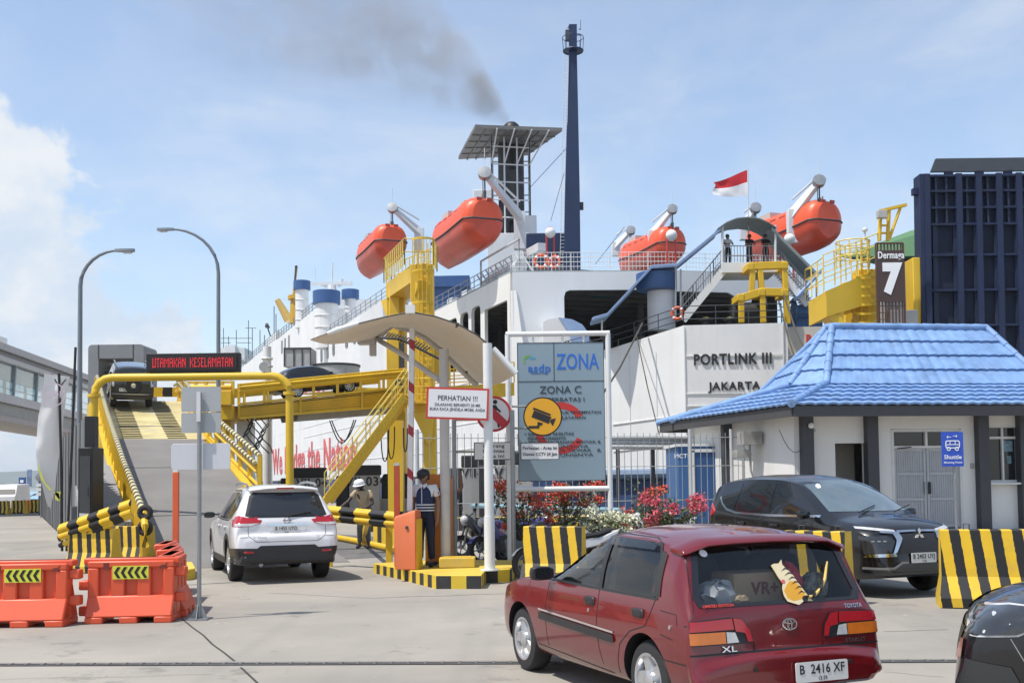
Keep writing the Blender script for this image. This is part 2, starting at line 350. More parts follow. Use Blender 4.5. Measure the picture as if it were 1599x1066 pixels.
# hills far off on the left, beyond the harbour
m_hill = mat('forest_hill', (.055, .085, .045), .95, var=.4, scale=.004)
hl = MB(); n = 60; rows = []
random.seed(11)
prof = [(i / n, .35 + .65 * abs(sin(i * .19 + .6)) * (0.75 + .25 * sin(i * .53)) + random.uniform(-.03, .03)) for i in range(n + 1)]
for d, hs in ((0, 0), (500, .45), (900, .8), (1300, 1.0), (1800, .6)):
 rows.append([(-3600 + 3300 * t, 4200 + d + 180 * sin(t * 9 + d), -3 + 118 * h * hs * (1 - .75 * max(0, t - .45) / .55)) for t, h in prof])
hl.loft(rows, closed=False); tag(hl.build('hills', m_hill, smooth=180), kind='structure')
# ================================================================== GUARDHOUSE
def guardhouse():
 m_wall = mat('plaster_white', (.68, .67, .645), .75, var=.05, scale=1.3, dirt=.18, dirtcol=(.36, .33, .29), streak=True)
 m_tile = mat('blue_roof_tile', (.19, .32, .56), .5, var=.28, scale=2.2, dirt=.45, dirtcol=(.27, .36, .48))
 m_fas = mat('fascia_dark', (.06, .06, .063), .6)
 m_col = mat('column_charcoal', (.045, .048, .055), .55)
 m_door = mat('steel_door_grey', (.40, .41, .43), .5, var=.08, dirt=.3, dirtcol=(.24, .22, .2), streak=True)
 m_frm = mat('door_frame_white', (.6, .6, .58), .5)
 Z0 = .35; fr = at(1236, 640, 26.0); e0 = Vector((fr.x, 26.0)); ex = Vector((cos(radians(8)), sin(radians(8)))); ey = Vector((-ex.y, ex.x))
 R = thing('guardhouse', 'white port guardhouse with blue tiled hipped roof and charcoal columns', 'building', (e0.x, e0.y, 0), radians(8))
 ZE = 3.42                                     # eave underside of the tiles
 # local plan: x along the front eave, y going back; left eave runs back-left
 E = [(0, 0), (10.6, 0), (10.6, 8.6), (-.9, 8.6), (-.95, 6.9)]
 Bk = [(2.12, 2.73), (8.5, 2.73), (8.5, 6.2), (1.6, 6.2), (1.38, 3.44)]   # break line
 Rg = [(2.95, 4.13), (7.62, 4.13), (7.62, 4.6), (3.0, 4.6), (2.9, 4.4)]
 zb, zr = ZE + .74, 5.9
 roof = MB()
 def tiled(P, Q, P2, Q2, z0, z1, courses, waves):
  """tile slope: edge P-Q low, P2-Q2 high; courses step down, rolls run up the slope"""
  P, Q, P2, Q2 = [Vector((*p, z)) for p, z in ((P, z0), (Q, z0), (P2, z1), (Q2, z1))]
  nrm = (Q - P).cross(P2 - P).normalized()
  nrm = nrm if nrm.z > 0 else -nrm
  low_len = (Q - P).length; nx = max(6, int(low_len / .035)); base = (Q - P).normalized()
  for c in range(courses):
   rows = []
   for (t, lift) in ((c / courses, .062), ((c + 1) / courses + .012, .0)):
    A_ = P.lerp(P2, min(t, 1)); B_ = Q.lerp(Q2, min(t, 1)); row = []
    for i in range(nx + 1):
     p = A_.lerp(B_, i / nx); s = (p - P).dot(base)
     row.append(p + nrm * (lift + .028 * abs(sin(s * pi / .30)) ** .8))
    rows.append(row)
   skirt = [p - nrm * .05 for p in rows[0]]
   roof.loft([skirt] + rows, closed=False)
 ne = len(E)
 cs = {0: (5, 0), 4: (5, 0), 1: (4, 0), 3: (4, 0), 2: (3, 0)}
 for i in range(ne):
  k = (i + 1) % ne
  tiled(E[i], E[k], Bk[i], Bk[k], ZE, zb, 5, 0); tiled(Bk[i], Bk[k], Rg[i], Rg[k], zb, zr, 4, 0)
 roof.face([(*p, zr) for p in Rg])
 ro = roof.build('roof', m_tile, R, smooth=50, fix=False)
 cap = MB()
 def capline(p, q2):
  p, q2 = Vector(p), Vector(q2); L_ = (q2 - p).length; nseg = max(2, int(L_ / .36))
  for i in range(nseg):
   a = p.lerp(q2, i / nseg); b = p.lerp(q2, (i + 1.08) / nseg); cap.tube([a, b], .105, 10, r2=.09)
 for i in range(ne): capline((*E[i], ZE + .06), (*Bk[i], zb + .07)); capline((*Bk[i], zb + .07), (*Rg[i], zr + .05)); capline((*Rg[i], zr + .05), (*Rg[(i + 1) % ne], zr + .05))
 cap.build('ridge_cap', m_tile, ro)
 f = MB()
 for i in range(ne):
  a = Vector((*E[i], 0)); b = Vector((*E[(i + 1) % ne], 0)); d = (b - a).normalized(); n_ = Vector((-d.y, d.x, 0))
  a2 = a + n_ * .07 + d * .07; b2 = b + n_ * .07 - d * .07
  f.bar((a2.x, a2.y, ZE - .12), (b2.x, b2.y, ZE - .12), .05, .26)
 f.build('fascia', m_fas, R)
 so_ = MB(); so_.prism([(.12, .1), (10.5, .1), (10.5, 8.5), (-.8, 8.5), (-.85, 6.9)], .04, Matrix.Translation((0, 0, ZE - .10))); so_.build('soffit', mat('soffit_white', (.6, .6, .58), .7), R)
 fl = MB(); fl.prism([(.1, .35), (10.4, .35), (10.4, 8), (-.7, 8), (-.75, 6.7)], Z0 + .02, Matrix.Translation((0, 0, -.02))); fl.build('plinth', m_conc, R, bevel=.02)
 # walls: front wall at y=1.0 with openings, left bay set back
 Wl = MB(); H = ZE - .1
 def xl(px, y=1.0):                            # local x on the plane y where the photo shows column px
  d = ray(px, 744); o = Vector((0, 0)); c = e0 + ey * y
  t = (c - o).dot(ey) / Vector((d.x, d.y)).dot(ey); p = Vector((d.x, d.y)) * t - e0; return p.dot(ex)
 x_l = xl(1252); x_n = [xl(1305), xl(1352)]; x_d = [xl(1393), xl(1503)]; x_w = [xl(1543), xl(1592)]
 zt = 2.62; zwin = 1.52; zdoor = 2.9
 Mf = plane_M((0, 1.0, 0), (1, 0, 0), (0, 0, 1))
 holes = [[(x_n[0], Z0 + .02), (x_n[1], Z0 + .02), (x_n[1], 2.55), (x_n[0], 2.55)], [(x_d[0], Z0 + .02), (x_d[1], Z0 + .02), (x_d[1], zdoor), (x_d[0], zdoor)], [(x_w[0], zwin), (x_w[1], zwin), (x_w[1], 2.98), (x_w[0], 2.98)]]
 outer = [(x_l - .1, Z0), (10.2, Z0), (10.2, H), (x_l - .1, H)]
 Wl.prism(outer, -.18, Mf, holes)
 # left side wall going back-left, and back wall
 a = Vector((x_l - .1, 1.02, 0)); b = Vector((-.35, 6.3, 0)); d = (b - a).normalized(); n_ = Vector((-d.y, d.x, 0))
 Wl.bar((a.x, a.y, (Z0 + H) / 2), (b.x, b.y, (Z0 + H) / 2), .16, H - Z0)
 Wl.bar((-.5, 6.4, (Z0 + H) / 2), (10.1, 6.4, (Z0 + H) / 2), .16, H - Z0)
 Wl.bar((10.1, 1.2, (Z0 + H) / 2), (10.1, 6.3, (Z0 + H) / 2), .16, H - Z0)
 wall = Wl.build('wall', m_wall, R)
 c_ = [(xl(1261, .9), .92), (xl(1362, .9), .92), (xl(1535, .9), .92), (xl(1600, .9), .92), (-.15, 4.2)]
 for (x, y) in c_: MB().box((x, y, (Z0 + H) / 2), (.30, .26, H - Z0)).build('column', m_col, R, bevel=.012)
 # recessed porch behind the opening
 ni = MB(); ni.box(((x_n[0] + x_n[1]) / 2, 2.3, 1.6), (x_n[1] - x_n[0] + .6, .1, 2.8)); ni.build('porch_back_wall', mat('porch_paint', (.42, .40, .36), .8), R)
 pi_ = MB(); pi_.box(((x_n[0] + x_n[1]) / 2, 2.22, .95), (x_n[1] - x_n[0] + .6, .05, 1.2)); pi_.build('porch_dado', mat('dado_grey', (.17, .165, .155), .7), R)
 # double door
 fm = MB(); xa, xb = x_d; xm = (xa + xb) / 2; y0 = 1.05
 for x in (xa + .035, xb - .035): fm.box((x, y0, (Z0 + zdoor) / 2), (.07, .12, zdoor - Z0 - .03))
 fm.box((xm, y0, zdoor - .04), (xb - xa - .14, .11, .07)); fm.box((xm, y0, 2.44), (xb - xa - .14, .11, .06)); fm.box((xm, y0, 2.65), (.06, .1, .36))
 fm.build('door_frame', m_frm, R)
 for x in ((xa + xm) / 2, (xm + xb) / 2): MB().box((x, y0 + .03, 2.65), ((xb - xa) / 2 - .11, .012, .35)).build('transom_window', glassmat('dark_pane', (.1, .1, .1), .75), R)
 w = (xb - xa - .16) / 2
 for s, x0 in ((0, xa + .075), (1, xm + .012)):
  lf = MB(); h = 2.40 - Z0 - .04; z0 = Z0 + .05
  lf.box((x0 + w / 2, y0 + .04, z0 + h / 2), (w, .03, h))
  for x in (x0 + .035, x0 + w - .035): lf.box((x, y0 + .01, z0 + h / 2), (.07, .035, h))
  for z in (z0 + .05, z0 + h * .36, z0 + h * .68, z0 + h - .04): lf.box((x0 + w / 2, y0 + .008, z), (w - .15, .03, .075))
  k = x0 + .10
  while k < x0 + w - .1: lf.box((k, y0 + .018, z0 + h / 2), (.022, .018, h - .1)); k += .062
  dl = lf.build('door', m_door, R, bevel=.004)
  hx = x0 + w - .05 if s == 0 else x0 + .05
  MB().box((hx, y0 - .03, z0 + h * .5), (.06, .05, .3)).build('handle', m_gal if s == 0 else m_blk, dl, bevel=.008)
 MB().tube([(xa + .15, y0 - .06, 2.40), (xa + .5, y0 - .12, 2.44)], .014).build('door_closer', m_blk, R)
 # window
 xa, xb = x_w; xm = (xa + xb) / 2; wf = MB()
 for x in (xa + .03, xb - .03): wf.box((x, y0, (zwin + 2.98) / 2), (.06, .1, 2.98 - zwin))
 for z in (zwin + .03, 2.95): wf.box((xm, y0, z), (xb - xa - .12, .1, .06))
 wf.box((xm, y0, 2.66), (xb - xa - .12, .09, .06)); wf.box((xm, y0 + .002, 2.1), (.05, .085, 1.06)); wf.box((xm, y0 + .002, 2.80), (.05, .085, .22))
 wi = wf.build('window', m_frm, R)
 MB().box((xm, y0 + .03, 2.25), (xb - xa - .1, .01, 1.38)).build('pane', glassmat('office_pane', (.45, .47, .48), .55), wi)
 po = MB(); po.box((xm + .18, y0 + .018, 2.45), (.26, .004, .28)); po.box((xm + .2, y0 + .018, 2.1), (.12, .004, .2)); po.build('notice', mat('notice_blue', (.16, .26, .32), .6, var=.6, scale=9), wi)
 MB().box((xm, 1.0 - .1, zwin - .03), (xb - xa + .1, .16, .05)).build('sill', m_frm, wi)
 # small fittings
 MB().box((xl(1519, .98), .985, 1.95), (.10, .03, .13)).build('switch_box', mat('switch_grey', (.35, .34, .3), .6), R)
 MB().lathe([(.02, 0), (.07, .0), (.07, .05), (.03, .09)], 12, Matrix.Translation((xl(1268, .75), .75, 2.98)) @ Matrix.Rotation(pi / 2, 4, 'X')).build('camera_dome', m_white, R)
 ac = MB(); ac.box((-.10, 2.6, 2.75), (.5, .5, .34)); ac.box((-.3, 2.7, 2.35), (.36, .4, .2)); ac.tube([(-.1, 2.6, 2.6), (-.1, 2.55, 1.9), (-.02, 2.5, 1.6)], .03); ac.tube([(-.35, 2.6, 2.95), (-.4, 2.5, 2.6), (-.1, 2.4, 2.3)], .012)
 ac.build('pipework', mat('grimy_box', (.30, .29, .27), .7, var=.3), R)
 cb = MB(); cb.tube([(xl(1238, .8), .96, 2.95 - .5 * sin(pi * i / 8) * .9 - .05 * i) if 0 else (.05 + .95 * i / 8, .93, 2.9 - .75 * sin(pi * i / 8) * (1 - i / 16)) for i in range(9)], .008, 6)
 cb.build('cable', m_blk, R)
 sp = thing('shuttle_sign', 'blue shuttle bus sign with white bus symbol on a pole by the grey double door', 'sign', (0, 0, 0))
 D = 24.6; c = at(1487.5, 701, D); w_, h_ = 35 / FPX * D, 54 / FPX * D
 sp.matrix_basis = Matrix.Translation((c.x, c.y, 0)) @ Matrix.Rotation(radians(4), 4, 'Z')
 pl = MB(); pl.prism(rrect(-w_ / 2, -h_ / 2, w_ / 2, h_ / 2, .02), -.02, plane_M((0, 0, c.z), (1, 0, 0), (0, 0, 1))); panel = pl.build('sign_panel', mat('sign_blue', (.025, .085, .50), .4, var=.04), sp)
 MB().tube([(w_ * .12, .05, 0), (w_ * .12, .05, c.z + h_ / 2)], .03, 10).build('pole', m_gal, sp)
 t = MB(); Mt = plane_M((0, -.006, c.z), (1, 0, 0), (0, 0, 1))
 write(t, 'Shuttle', .13, Mt @ Matrix.Translation((0, -.18, 0)), .02, w_ * .80); write(t, 'Meeting Point', .065, Mt @ Matrix.Translation((0, -.30, 0)), .01, w_ * .84)
 def ring(o, i, z=0): t.prism(o, .004, Mt @ Matrix.Translation((0, 0, z)), [i])
 ring(rrect(-.17, .02, .17, .20, .05), rrect(-.148, .042, .148, .178, .035))
 t.prism([(-.16, .095), (.16, .095), (.16, .113), (-.16, .113)], .0045, Mt)
 for x in (-.06, .06): t.prism([(x - .008, .10), (x + .008, .10), (x + .008, .19), (x - .008, .19)], .005, Mt)
 for x in (-.095, .095): ring(circ(x, .01, .048, 16), circ(x, .01, .028, 16), .0012)
 for s, x in ((-1, -.08), (1, .06)):
  y = .275 if s < 0 else .295
  t.prism([(x - .05, y - .006), (x + .05, y - .006), (x + .05, y + .006), (x - .05, y + .006)], .004, Mt)
  t.strip([Mt @ Vector((x + s * .02, y + .03, .003)), Mt @ Vector((x + s * .05, y, .003)), Mt @ Vector((x + s * .02, y - .03, .003))], .004, .012, Vector((0, -1, 0)))
 t.build('lettering', m_textw, panel)
guardhouse()
# ================================================================== FERRY
SU = Vector((-.358, .934, 0)); SV = Vector((.934, .358, 0)); SO = Vector((0, 65.5, 0))
def sp_(s, v, z): return SO + SU * s + SV * v + Vector((0, 0, z))
def dside(px): k = (800 - px) / FPX; return 65.5 * k / (.358 - .934 * k)
def railing(mb, pts, h, rails=3, step=1.2, r=.022, balusters=0.0):
 pts = [Vector(p) for p in pts]
 for a, b in zip(pts[:-1], pts[1:]):
  L_ = (b - a).length; n = max(1, int(L_ / step))
  for i in range(n + 1):
   p = a.lerp(b, i / n); mb.tube([p, p + Vector((0, 0, h))], r, 6)
  for k in range(rails):
   z = Vector((0, 0, h * (k + 1) / rails)); mb.tube([a + z, b + z], r * .9, 6)
  if balusters:
   m = int(L_ / balusters)
   for i in range(m):
    p = a.lerp(b, (i + .5) / m); mb.bar(p + Vector((0, 0, .08)), p + Vector((0, 0, h - .03)), r * .9)
def ferry():
 R = thing('ferry', 'large white car ferry with blue trim moored stern first at the berth', 'ferry', SO, radians(21))
 # ---- hull plan (starting at the port quarter going round the stern) ----
 tA, tB = at(1222, 508, 57.0), at(1068, 508, 57.5); q1 = at(955, 545, 61.0)
 tA = Vector((tA.x, 57.0, 0)); tB = Vector((tB.x, 57.5, 0)); q1 = Vector((q1.x, 61, 0)); q2 = Vector((.15, 65.4, 0))
 hull = MB()
 zq = {0: 9.85, 1: 9.85, 2: 9.15, 3: 8.5}
 bow = [sp_(60, 0, 0), sp_(110, .3, 0), sp_(135, 4, 0), sp_(150, 10, 0), sp_(138, 16, 0), sp_(60, 19.5, 0), sp_(0, 19.5, 0), Vector((tA.x + .7, 66.6, 0)), Vector((tA.x + .4, 60, 0))]
 plan = [Vector((tA.x + .25, 57.0, 0)), tB, q1, q2] + bow
 ztop = [9.85, 9.85, 9.1, 8.4] + [8.4] * 6 + [8.4, 8.4, 8.4]
 def ringz(z): return [Vector((p.x, p.y, z)) for p in plan]
 # smooth quarter
 def fillet(z0s, use): pass
 hull.use(1); hull.loft([ringz(-2.6), ringz(1.4), ringz(2.15)], closed=True)
 hull.use(0); hull.loft([ringz(2.15), [Vector((p.x, p.y, z)) for p, z in zip(plan, ztop)]], closed=True)
 hull.use(2); hull.face([Vector((p.x, p.y, z - .35)) for p, z in zip(plan, ztop)])
 hu = hull.build('hull', [m_shipw, mat('hull_blue', (.03, .065, .17), .5, var=.15, scale=.5, dirt=.3), mat('deck_green_grey', (.12, .15, .15), .8, var=.2)], R, smooth=25, world=True)
 # weld seams / rubbing strips on the transom and quarter
 se = MB()
 for zz in (8.2, 6.2, 5.55): se.bar((tB.x + .05, 57.47, zz), (tA.x, 56.97, zz), .04, .05)
 for zz in (5.1, 3.6): se.bar((q1.x, 60.96, zz - .3), (tB.x, 57.46, zz), .05, .04)
 for t_ in (.25, .62): 
  a = q1.lerp(tB, t_); se.bar((a.x, a.y - .03, 2.2), (a.x, a.y - .03, 8.6), .03, .03)
 se.bar((tB.x, 57.46, 2.2), (tB.x, 57.46, 9.8), .05, .05); se.bar((tA.x, 56.97, 2.2), (tA.x, 56.97, 9.8), .06, .06)
 se.build('weld_seams', m_shipw, hu, world=True)
 fd = MB(); fd.tube([q2 + Vector((-.4, -.6, 2.0)), q1 + Vector((-.1, -.25, 2.0)), tB + Vector((0, -.25, 2.0))], .28, 8); fd.build('rubbing_strake', mat('fender_blue', (.14, .2, .3), .55), hu, world=True)
 # name on the transom
 Mt = plane_M((0, 0, 0), tA - tB, (0, 0, 1))
 nm = MB(); c = at(1144, 561, 57.22); Mt.translation = (c.x, tB.y + (c.x - tB.x) / (tA.x - tB.x) * (tA.y - tB.y) - .035, c.z); write(nm, 'PORTLINK III', .78, Mt, .026, 120 / FPX * 57.2, depth=.03)
 c = at(1147, 603, 57.22); Mt.translation = (c.x, tB.y + (c.x - tB.x) / (tA.x - tB.x) * (tA.y - tB.y) - .035, c.z); write(nm, 'JAKARTA', .6, Mt, .02, 81 / FPX * 57.2, depth=.03)
 nm.build('lettering', m_textk, hu, world=True)
 # stern door surround right of the transom, with the opening of the vehicle deck
 dr = MB(); y0 = 58.2; xl_, xr = tA.x + .26, 27.5; o0 = at(1213, 553, y0)
 Md = plane_M((0, y0, 0), (1, 0, 0), (0, 0, 1))
 dr.prism([(xl_, -2), (xr, -2), (xr, 9.8), (xl_, 9.8)], -.5, Md, [[(x, z) for x, z in [(o0.x + .35, 1.2), (xr - 3.2, 1.2), (xr - 3.2, 8.1), (o0.x + .9, 8.1), (o0.x + .5, 7.85), (o0.x + .35, 7.3)]]])
 ds = dr.build('stern_door_surround', mat('rusty_white', (.62, .59, .52), .6, var=.1, scale=.6, dirt=.5, dirtcol=(.36, .22, .10), streak=True), R, world=True)
 fr = MB(); fr.tube([(o0.x + .2, y0 - .06, 1.2), (o0.x + .2, y0 - .06, 8.25), (xr - 3, y0 - .06, 8.25)], .07, 6); fr.build('door_frame', m_shipw, ds, world=True)
 rt = MB(); c = at(1287, 529, y0); write(rt, 'RAMP DOOR', .62, plane_M((c.x + .9, y0 - .03, c.z), (1, 0, 0), (0, 0, 1)), .02, depth=.02); rt.build('lettering', m_textr, ds, world=True)
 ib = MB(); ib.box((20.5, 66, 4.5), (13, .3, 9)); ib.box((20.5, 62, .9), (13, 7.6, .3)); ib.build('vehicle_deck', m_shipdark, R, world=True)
 # ---- superstructure: port side shell with deck openings ----
 side = MB(); Ms = plane_M(sp_(0, 0, 0), SU, (0, 0, 1)); zu = 14.3
 Ms_in = Ms
 def rr(s0, s1, z0, z1, r=.45): return rrect(s0, z0, s1, z1, r, 3)
 holes = [rr(.55, 4.7, 8.75, 12.75, .12), rr(5.5, 7.35, 8.9, 13.25), rr(7.95, 9.75, 8.9, 13.2), rr(10.4, 12.7, 9.4, 13.15)]
 side.prism([(0, 8.3), (24, 8.3), (24, zu), (0, zu)], .22, Ms, holes)
 sd = side.build('side_shell', mat('ship_side_sunlit_cream', (.74, .73, .69), .5, var=.05, scale=.4, dirt=.2, dirtcol=(.42, .34, .22), streak=True), R, world=True)  # white side tinted warm: its sunlight is put into the colour
 # aft flare panel at the corner
 fl = MB(); a0, a1 = sp_(0, -.02, 13.1), at(828, 560, 64.6)
 fl.loft([[(0.02, 65.42, 13.2), (.02, 65.3, 8.0), (.02, 65.1, 4.5)], [(.35, 65.2, 13.2), (.95, 64.9, 8.0), (1.15, 64.7, 4.5)], [(.4, 65.5, 13.2), (1.0, 65.2, 8.0), (1.2, 65.0, 4.5)]], closed=False)
 fl.build('corner_flare', m_shipw, R, world=True, smooth=0)
 # aft face of the superstructure (slightly broken in plan) with the big garage opening
 A0, A1, A2 = Vector((0, 65.5, 0)), Vector((9.6, 65.8, 0)), Vector((18.4, 67.6, 0))
 af = MB(); Ma = plane_M(A0, A1 - A0, (0, 0, 1)); L1 = (A1 - A0).length
 def ax(px, Y=65.65): return (px - 800) / FPX * Y
 x0 = ax(884); holes = [[(x0, 8.5), (L1 - .02, 8.5), (L1 - .02, 13.2), (x0 + .35, 13.2), (x0 + .1, 13.1), (x0, 12.8)], rr(ax(822), ax(851), 8.7, 9.85, .12)]
 af.prism([(.12, 8.0), (L1, 8.0), (L1, zu), (.12, zu)], .2, Ma, holes)
 Mb = plane_M(A1, A2 - A1, (0, 0, 1)); L2 = (A2 - A1).length
 af.prism([(.01, 8.0), (L2, 8.0), (L2, zu), (.01, zu)], .2, Mb, [[(.02, 8.4), (4.4, 8.4), (4.4, 12.4), (4.2, 12.9), (3.8, 13.1), (.02, 13.1)], rrect(5.3, 8.4, 8.6, 13.0, .5, 3)])
 aft = af.build('aft_bulkhead', mat('ship_aft_shade_white', (.70, .72, .74), .5, var=.05, scale=.5, dirt=.15, dirtcol=(.4, .35, .28), streak=True), R, world=True)  # same white tinted bluish: the shade on the aft face is painted in
 ins = MB(); 
 def pr(s, v, z): return sp_(s, v, z)
 ins.face([pr(24, .3, 8), pr(24, 19.2, 8), pr(24, 19.2, 14.2), pr(24, .3, 14.2)])
 ins.face([pr(.3, .3, 8.05), pr(.3, 19.2, 8.05), pr(24, 19.2, 8.05), pr(24, .3, 8.05)])
 ins.face([pr(.3, .3, 14.0), pr(.3, 19.2, 14.0), pr(24, 19.2, 14.0), pr(24, .3, 14.0)])
 ins.face([pr(.3, 19.3, 8), pr(24, 19.3, 8), pr(24, 19.3, 14.2), pr(.3, 19.3, 14.2)])
 for v in (6, 12): 
  for s in (6, 12, 18): ins.bar(pr(s, v, 8.1), pr(s, v, 13.9), .4)
 for k in range(12): ins.bar(pr(1 + 1.9 * k, .4, 13.85), pr(1 + 1.9 * k, 19, 13.85), .15, .25)
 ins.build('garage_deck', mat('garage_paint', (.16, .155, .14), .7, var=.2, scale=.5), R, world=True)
 ud = MB(); ud.prism([(p.x, p.y) for p in (A0, A1, A2, sp_(0.3, 19.4, 0), sp_(60, 19.4, 0), sp_(60, .02, 0))], .12, Matrix.Translation((0, 0, zu))); ud.build('upper_deck', mat('upper_deck_paint', (.33, .36, .36), .8), R, world=True)
 # ---- forward blocks of the superstructure ----
 bl = MB()
 def block(s0, s1, v0, v1, z0, z1):
  bl.loft([[pr(s0, v0, z), pr(s1, v0, z), pr(s1, v1, z), pr(s0, v1, z)] for z in (z0, z1)], True, True, True)
 block(24.02, 61, .0, 19.5, 8.3, 17.65); block(61.02, 92, -.02, 19.5, 8.3, 21.6); block(92.02, 138, .3, 17, 8.3, 22.0)
 block(64, 72, 2.5, 9, 21.6, 23.3); block(110, 120, 3, 15, 22, 25.5)
 bl.build('superstructure', m_shipw, R, world=True, smooth=0)
 hs = MB(); hs.loft([[pr(s, -.01, 2.15), pr(s, -.01, 8.4)] for s in (0, 24, 60, 110)], closed=False); ho = hs.build('hull_side', m_shipw, R, world=True); pk = MB(); [pk.bar(sp_(.5, -.02, z), sp_(70, -.02, z), .05, .035) for z in (3.9, 5.6, 7.2, 8.35)]; [pk.bar(sp_(s, -.02, 2.2), sp_(s, -.02, 8.3), .03, .05) for s in (3, 9.5, 16, 22.5, 29, 36, 44, 53)]; pk.build('plate_seams', m_shipw, ho, world=True)
 for px, w, zc, hh in ((555, 1.0, 16, 1.5), (542.5, 1.0, 16, 1.5), (522, .9, 16, 1.6), (512.5, .9, 16, 1.6), (503, .9, 16, 1.6), (452, 1.0, 20.1, 1.7), (446, 1.0, 20.1, 1.7), (441, 1.0, 20.1, 1.7), (568, 1.0, 16, 1.5)):
  s = dside(px); wm = MB(); wm.prism(rrect(s - w / 2, zc - hh / 2, s + w / 2, zc + hh / 2, .12, 2), -.05, plane_M(sp_(0, -.03, 0), SU, (0, 0, 1)))
  wm.build('window', mat('ship_window', (.06, .07, .075), .15, var=.1), R, world=True)
 # slogan along the hull side
 tx = MB(); v, f = text_mesh('We Bridge the Nation', 4.9, .02, None, .02)
 s_r, s_l = dside(556), dside(433); xs = [p.x for p in v]; w = max(xs) - min(xs); full = (s_l - s_r) / (17.2 / 18.6) 
 kx = full / w; z_c = 4.6
 Mx = plane_M(sp_(s_r + full / 2 - .2, -.06, z_c), -SU, (0, 0, 1)); 
 for p in v: p.x *= kx
 tx.add(v, f, Mx); tx.build('slogan', mat('slogan_red', (.60, .10, .10), .55, var=.12, scale=.4), R, world=True)
 # ---- rails ----
 ra = MB(); railing(ra, [sp_(0, .2, zu + .1), A1 + Vector((0, .1, zu + .1)), A2 + Vector((-.4, .2, zu + .1))], 1.15, 4, 1.1, .022, .22); ra.build('railing', m_white, R, world=True)
 r2 = MB(); railing(r2, [sp_(.1, .15, zu), sp_(24, .15, zu)], 1.1, 3, 1.4, .03); railing(r2, [sp_(24.2, .2, 17.65), sp_(61, .2, 17.65)], 1.1, 3, 2, .035); railing(r2, [sp_(61.2, .2, 21.6), sp_(92, .2, 21.6)], 1.2, 3, 2, .05); railing(r2, [sp_(92.2, .5, 22), sp_(137, .5, 22)], 1.3, 3, 2, .05)
 r2.build('railing', m_gal, R, world=True)
 r3 = MB(); B = [Vector((tA.x, 57.2, 9.85)), Vector((tB.x, 57.7, 9.85)), Vector((q1.x, 61.1, 9.1)), Vector((2.2, 64.0, 8.6))]
 railing(r3, B, 1.05, 3, 1.5, .028); railing(r3, [Vector((tA.x + .3, 58.4, 9.8)), Vector((24, 58.4, 9.8))], 1.1, 3, 1.5, .028); r3.build('railing', mat('rail_dark', (.05, .055, .065), .5), R, world=True)
 # ---- stairs up to the upper deck with folded blue chutes above ----
 def P(px, py, Y): return at(px, py, Y)
 st = MB()
 for sgn, (x0, y0_, x1, y1_) in ((0, (1066, 500, 1131, 420)), (1, (1262, 476, 1210, 415))):
  for dY in (59.3, 61.2):
   a, b = P(x0, y0_, dY), P(x1, y1_, dY); st.bar(a, b, .12, .42)
  a, b = P(x0, y0_, 60.25), P(x1, y1_, 60.25)
  for i in range(1, 17): p = a.lerp(b, i / 17); st.box(p, (.3, 1.8, .05))
 st.box((P(1165, 421, 60).x, 60.25, P(1165, 424, 60.3).z), (P(1213, 421, 60).x - P(1128, 421, 60).x, 2.4, .55))
 stairs = st.build('stair', m_white, R, world=True)
 sr = MB()
 a, b = P(1066, 494, 59.25), P(1131, 416, 59.25); railing(sr, [a, b], 1.05, 2, .9, .025, .2)
 a, b = P(1066, 494, 61.2), P(1131, 416, 61.2); railing(sr, [a, b], 1.05, 2, .9, .025)
 a, b = P(1262, 470, 59.25), P(1210, 412, 59.25); railing(sr, [a, b], 1.05, 2, .9, .025, .22)
 c0, c1 = P(1131, 415, 59.2), P(1210, 415, 59.2); railing(sr, [c0, c1], 1.1, 2, 1.2, .03, .16)
 sr.build('handrail', mat('rail_mid', (.16, .17, .19), .5), stairs, world=True)
 pp = MB()
 for px in (1128, 1211):
  for Y in (59.15, 61.3): pp.tube([P(px, 418, Y), P(px, 352, Y)], .07, 8)
 pp.build('canopy_post', m_ship2, stairs, world=True)
 cn = MB(); rows = []
 for dY in (0, 2.7):
  rows.append([P(px, py, 58.9) + Vector((0, dY, 0)) for px, py in ((1122, 357), (1135, 348), (1150, 342), (1168, 340), (1186, 342), (1200, 348), (1212, 356))])
 rows2 = [[p + Vector((0, 0, .06)) for p in r_] for r_ in rows]
 cn.loft([rows[0], rows[1], rows2[1], rows2[0], rows[0]], closed=False); cn.build('canopy', mat('canopy_slate', (.14, .18, .19), .5, var=.15), R, world=True)
 def chute(pts, Y0, wd, m, name='stair_chute'):
  c = MB(); prof = ((0, .05), (0, .0), (wd * .5, .12), (wd, 0), (wd, .05), (wd * .5, .17))
  prof = ((0, .12), (.02, 0), (wd * .35, .16), (wd * .65, .16), (wd - .02, 0), (wd, .12))
  rings = []
  for (px, py) in pts:
   rings.append([P(px, py, Y0) + Vector((0, y, z)) for y, z in prof])
  rb = [[p - Vector((0, 0, .07)) for p in r_] for r_ in rings]
  c.loft(rings, closed=False); c.loft(rb, closed=False)
  for i in (0, len(prof) - 1): c.loft([[r_[i] for r_ in rings], [r_[i] for r_ in rb]], closed=False)
  return c.build(name, m, R, world=True)
 chute([(1126, 358), (1058, 414), (1018, 417), (948, 492), (926, 498)], 59.0, 2.0, m_lblue)
 chute([(1205, 357), (1276, 428)], 59.0, 2.2, mat('chute_grey', (.26, .31, .33), .5, var=.12))
 chute([(1283, 424), (1243, 468)], 58.6, 1.5, m_lblue)
 sc_ = MB()
 for (px, py, py2) in ((1063, 420, 500), (1055, 415, 497), (940, 500, 520), (1275, 430, 500)): MB().tube([P(px, py, 59.8), P(px, py2, 59.8)], .05, 6).build('chute_post', m_ship2, R, world=True)
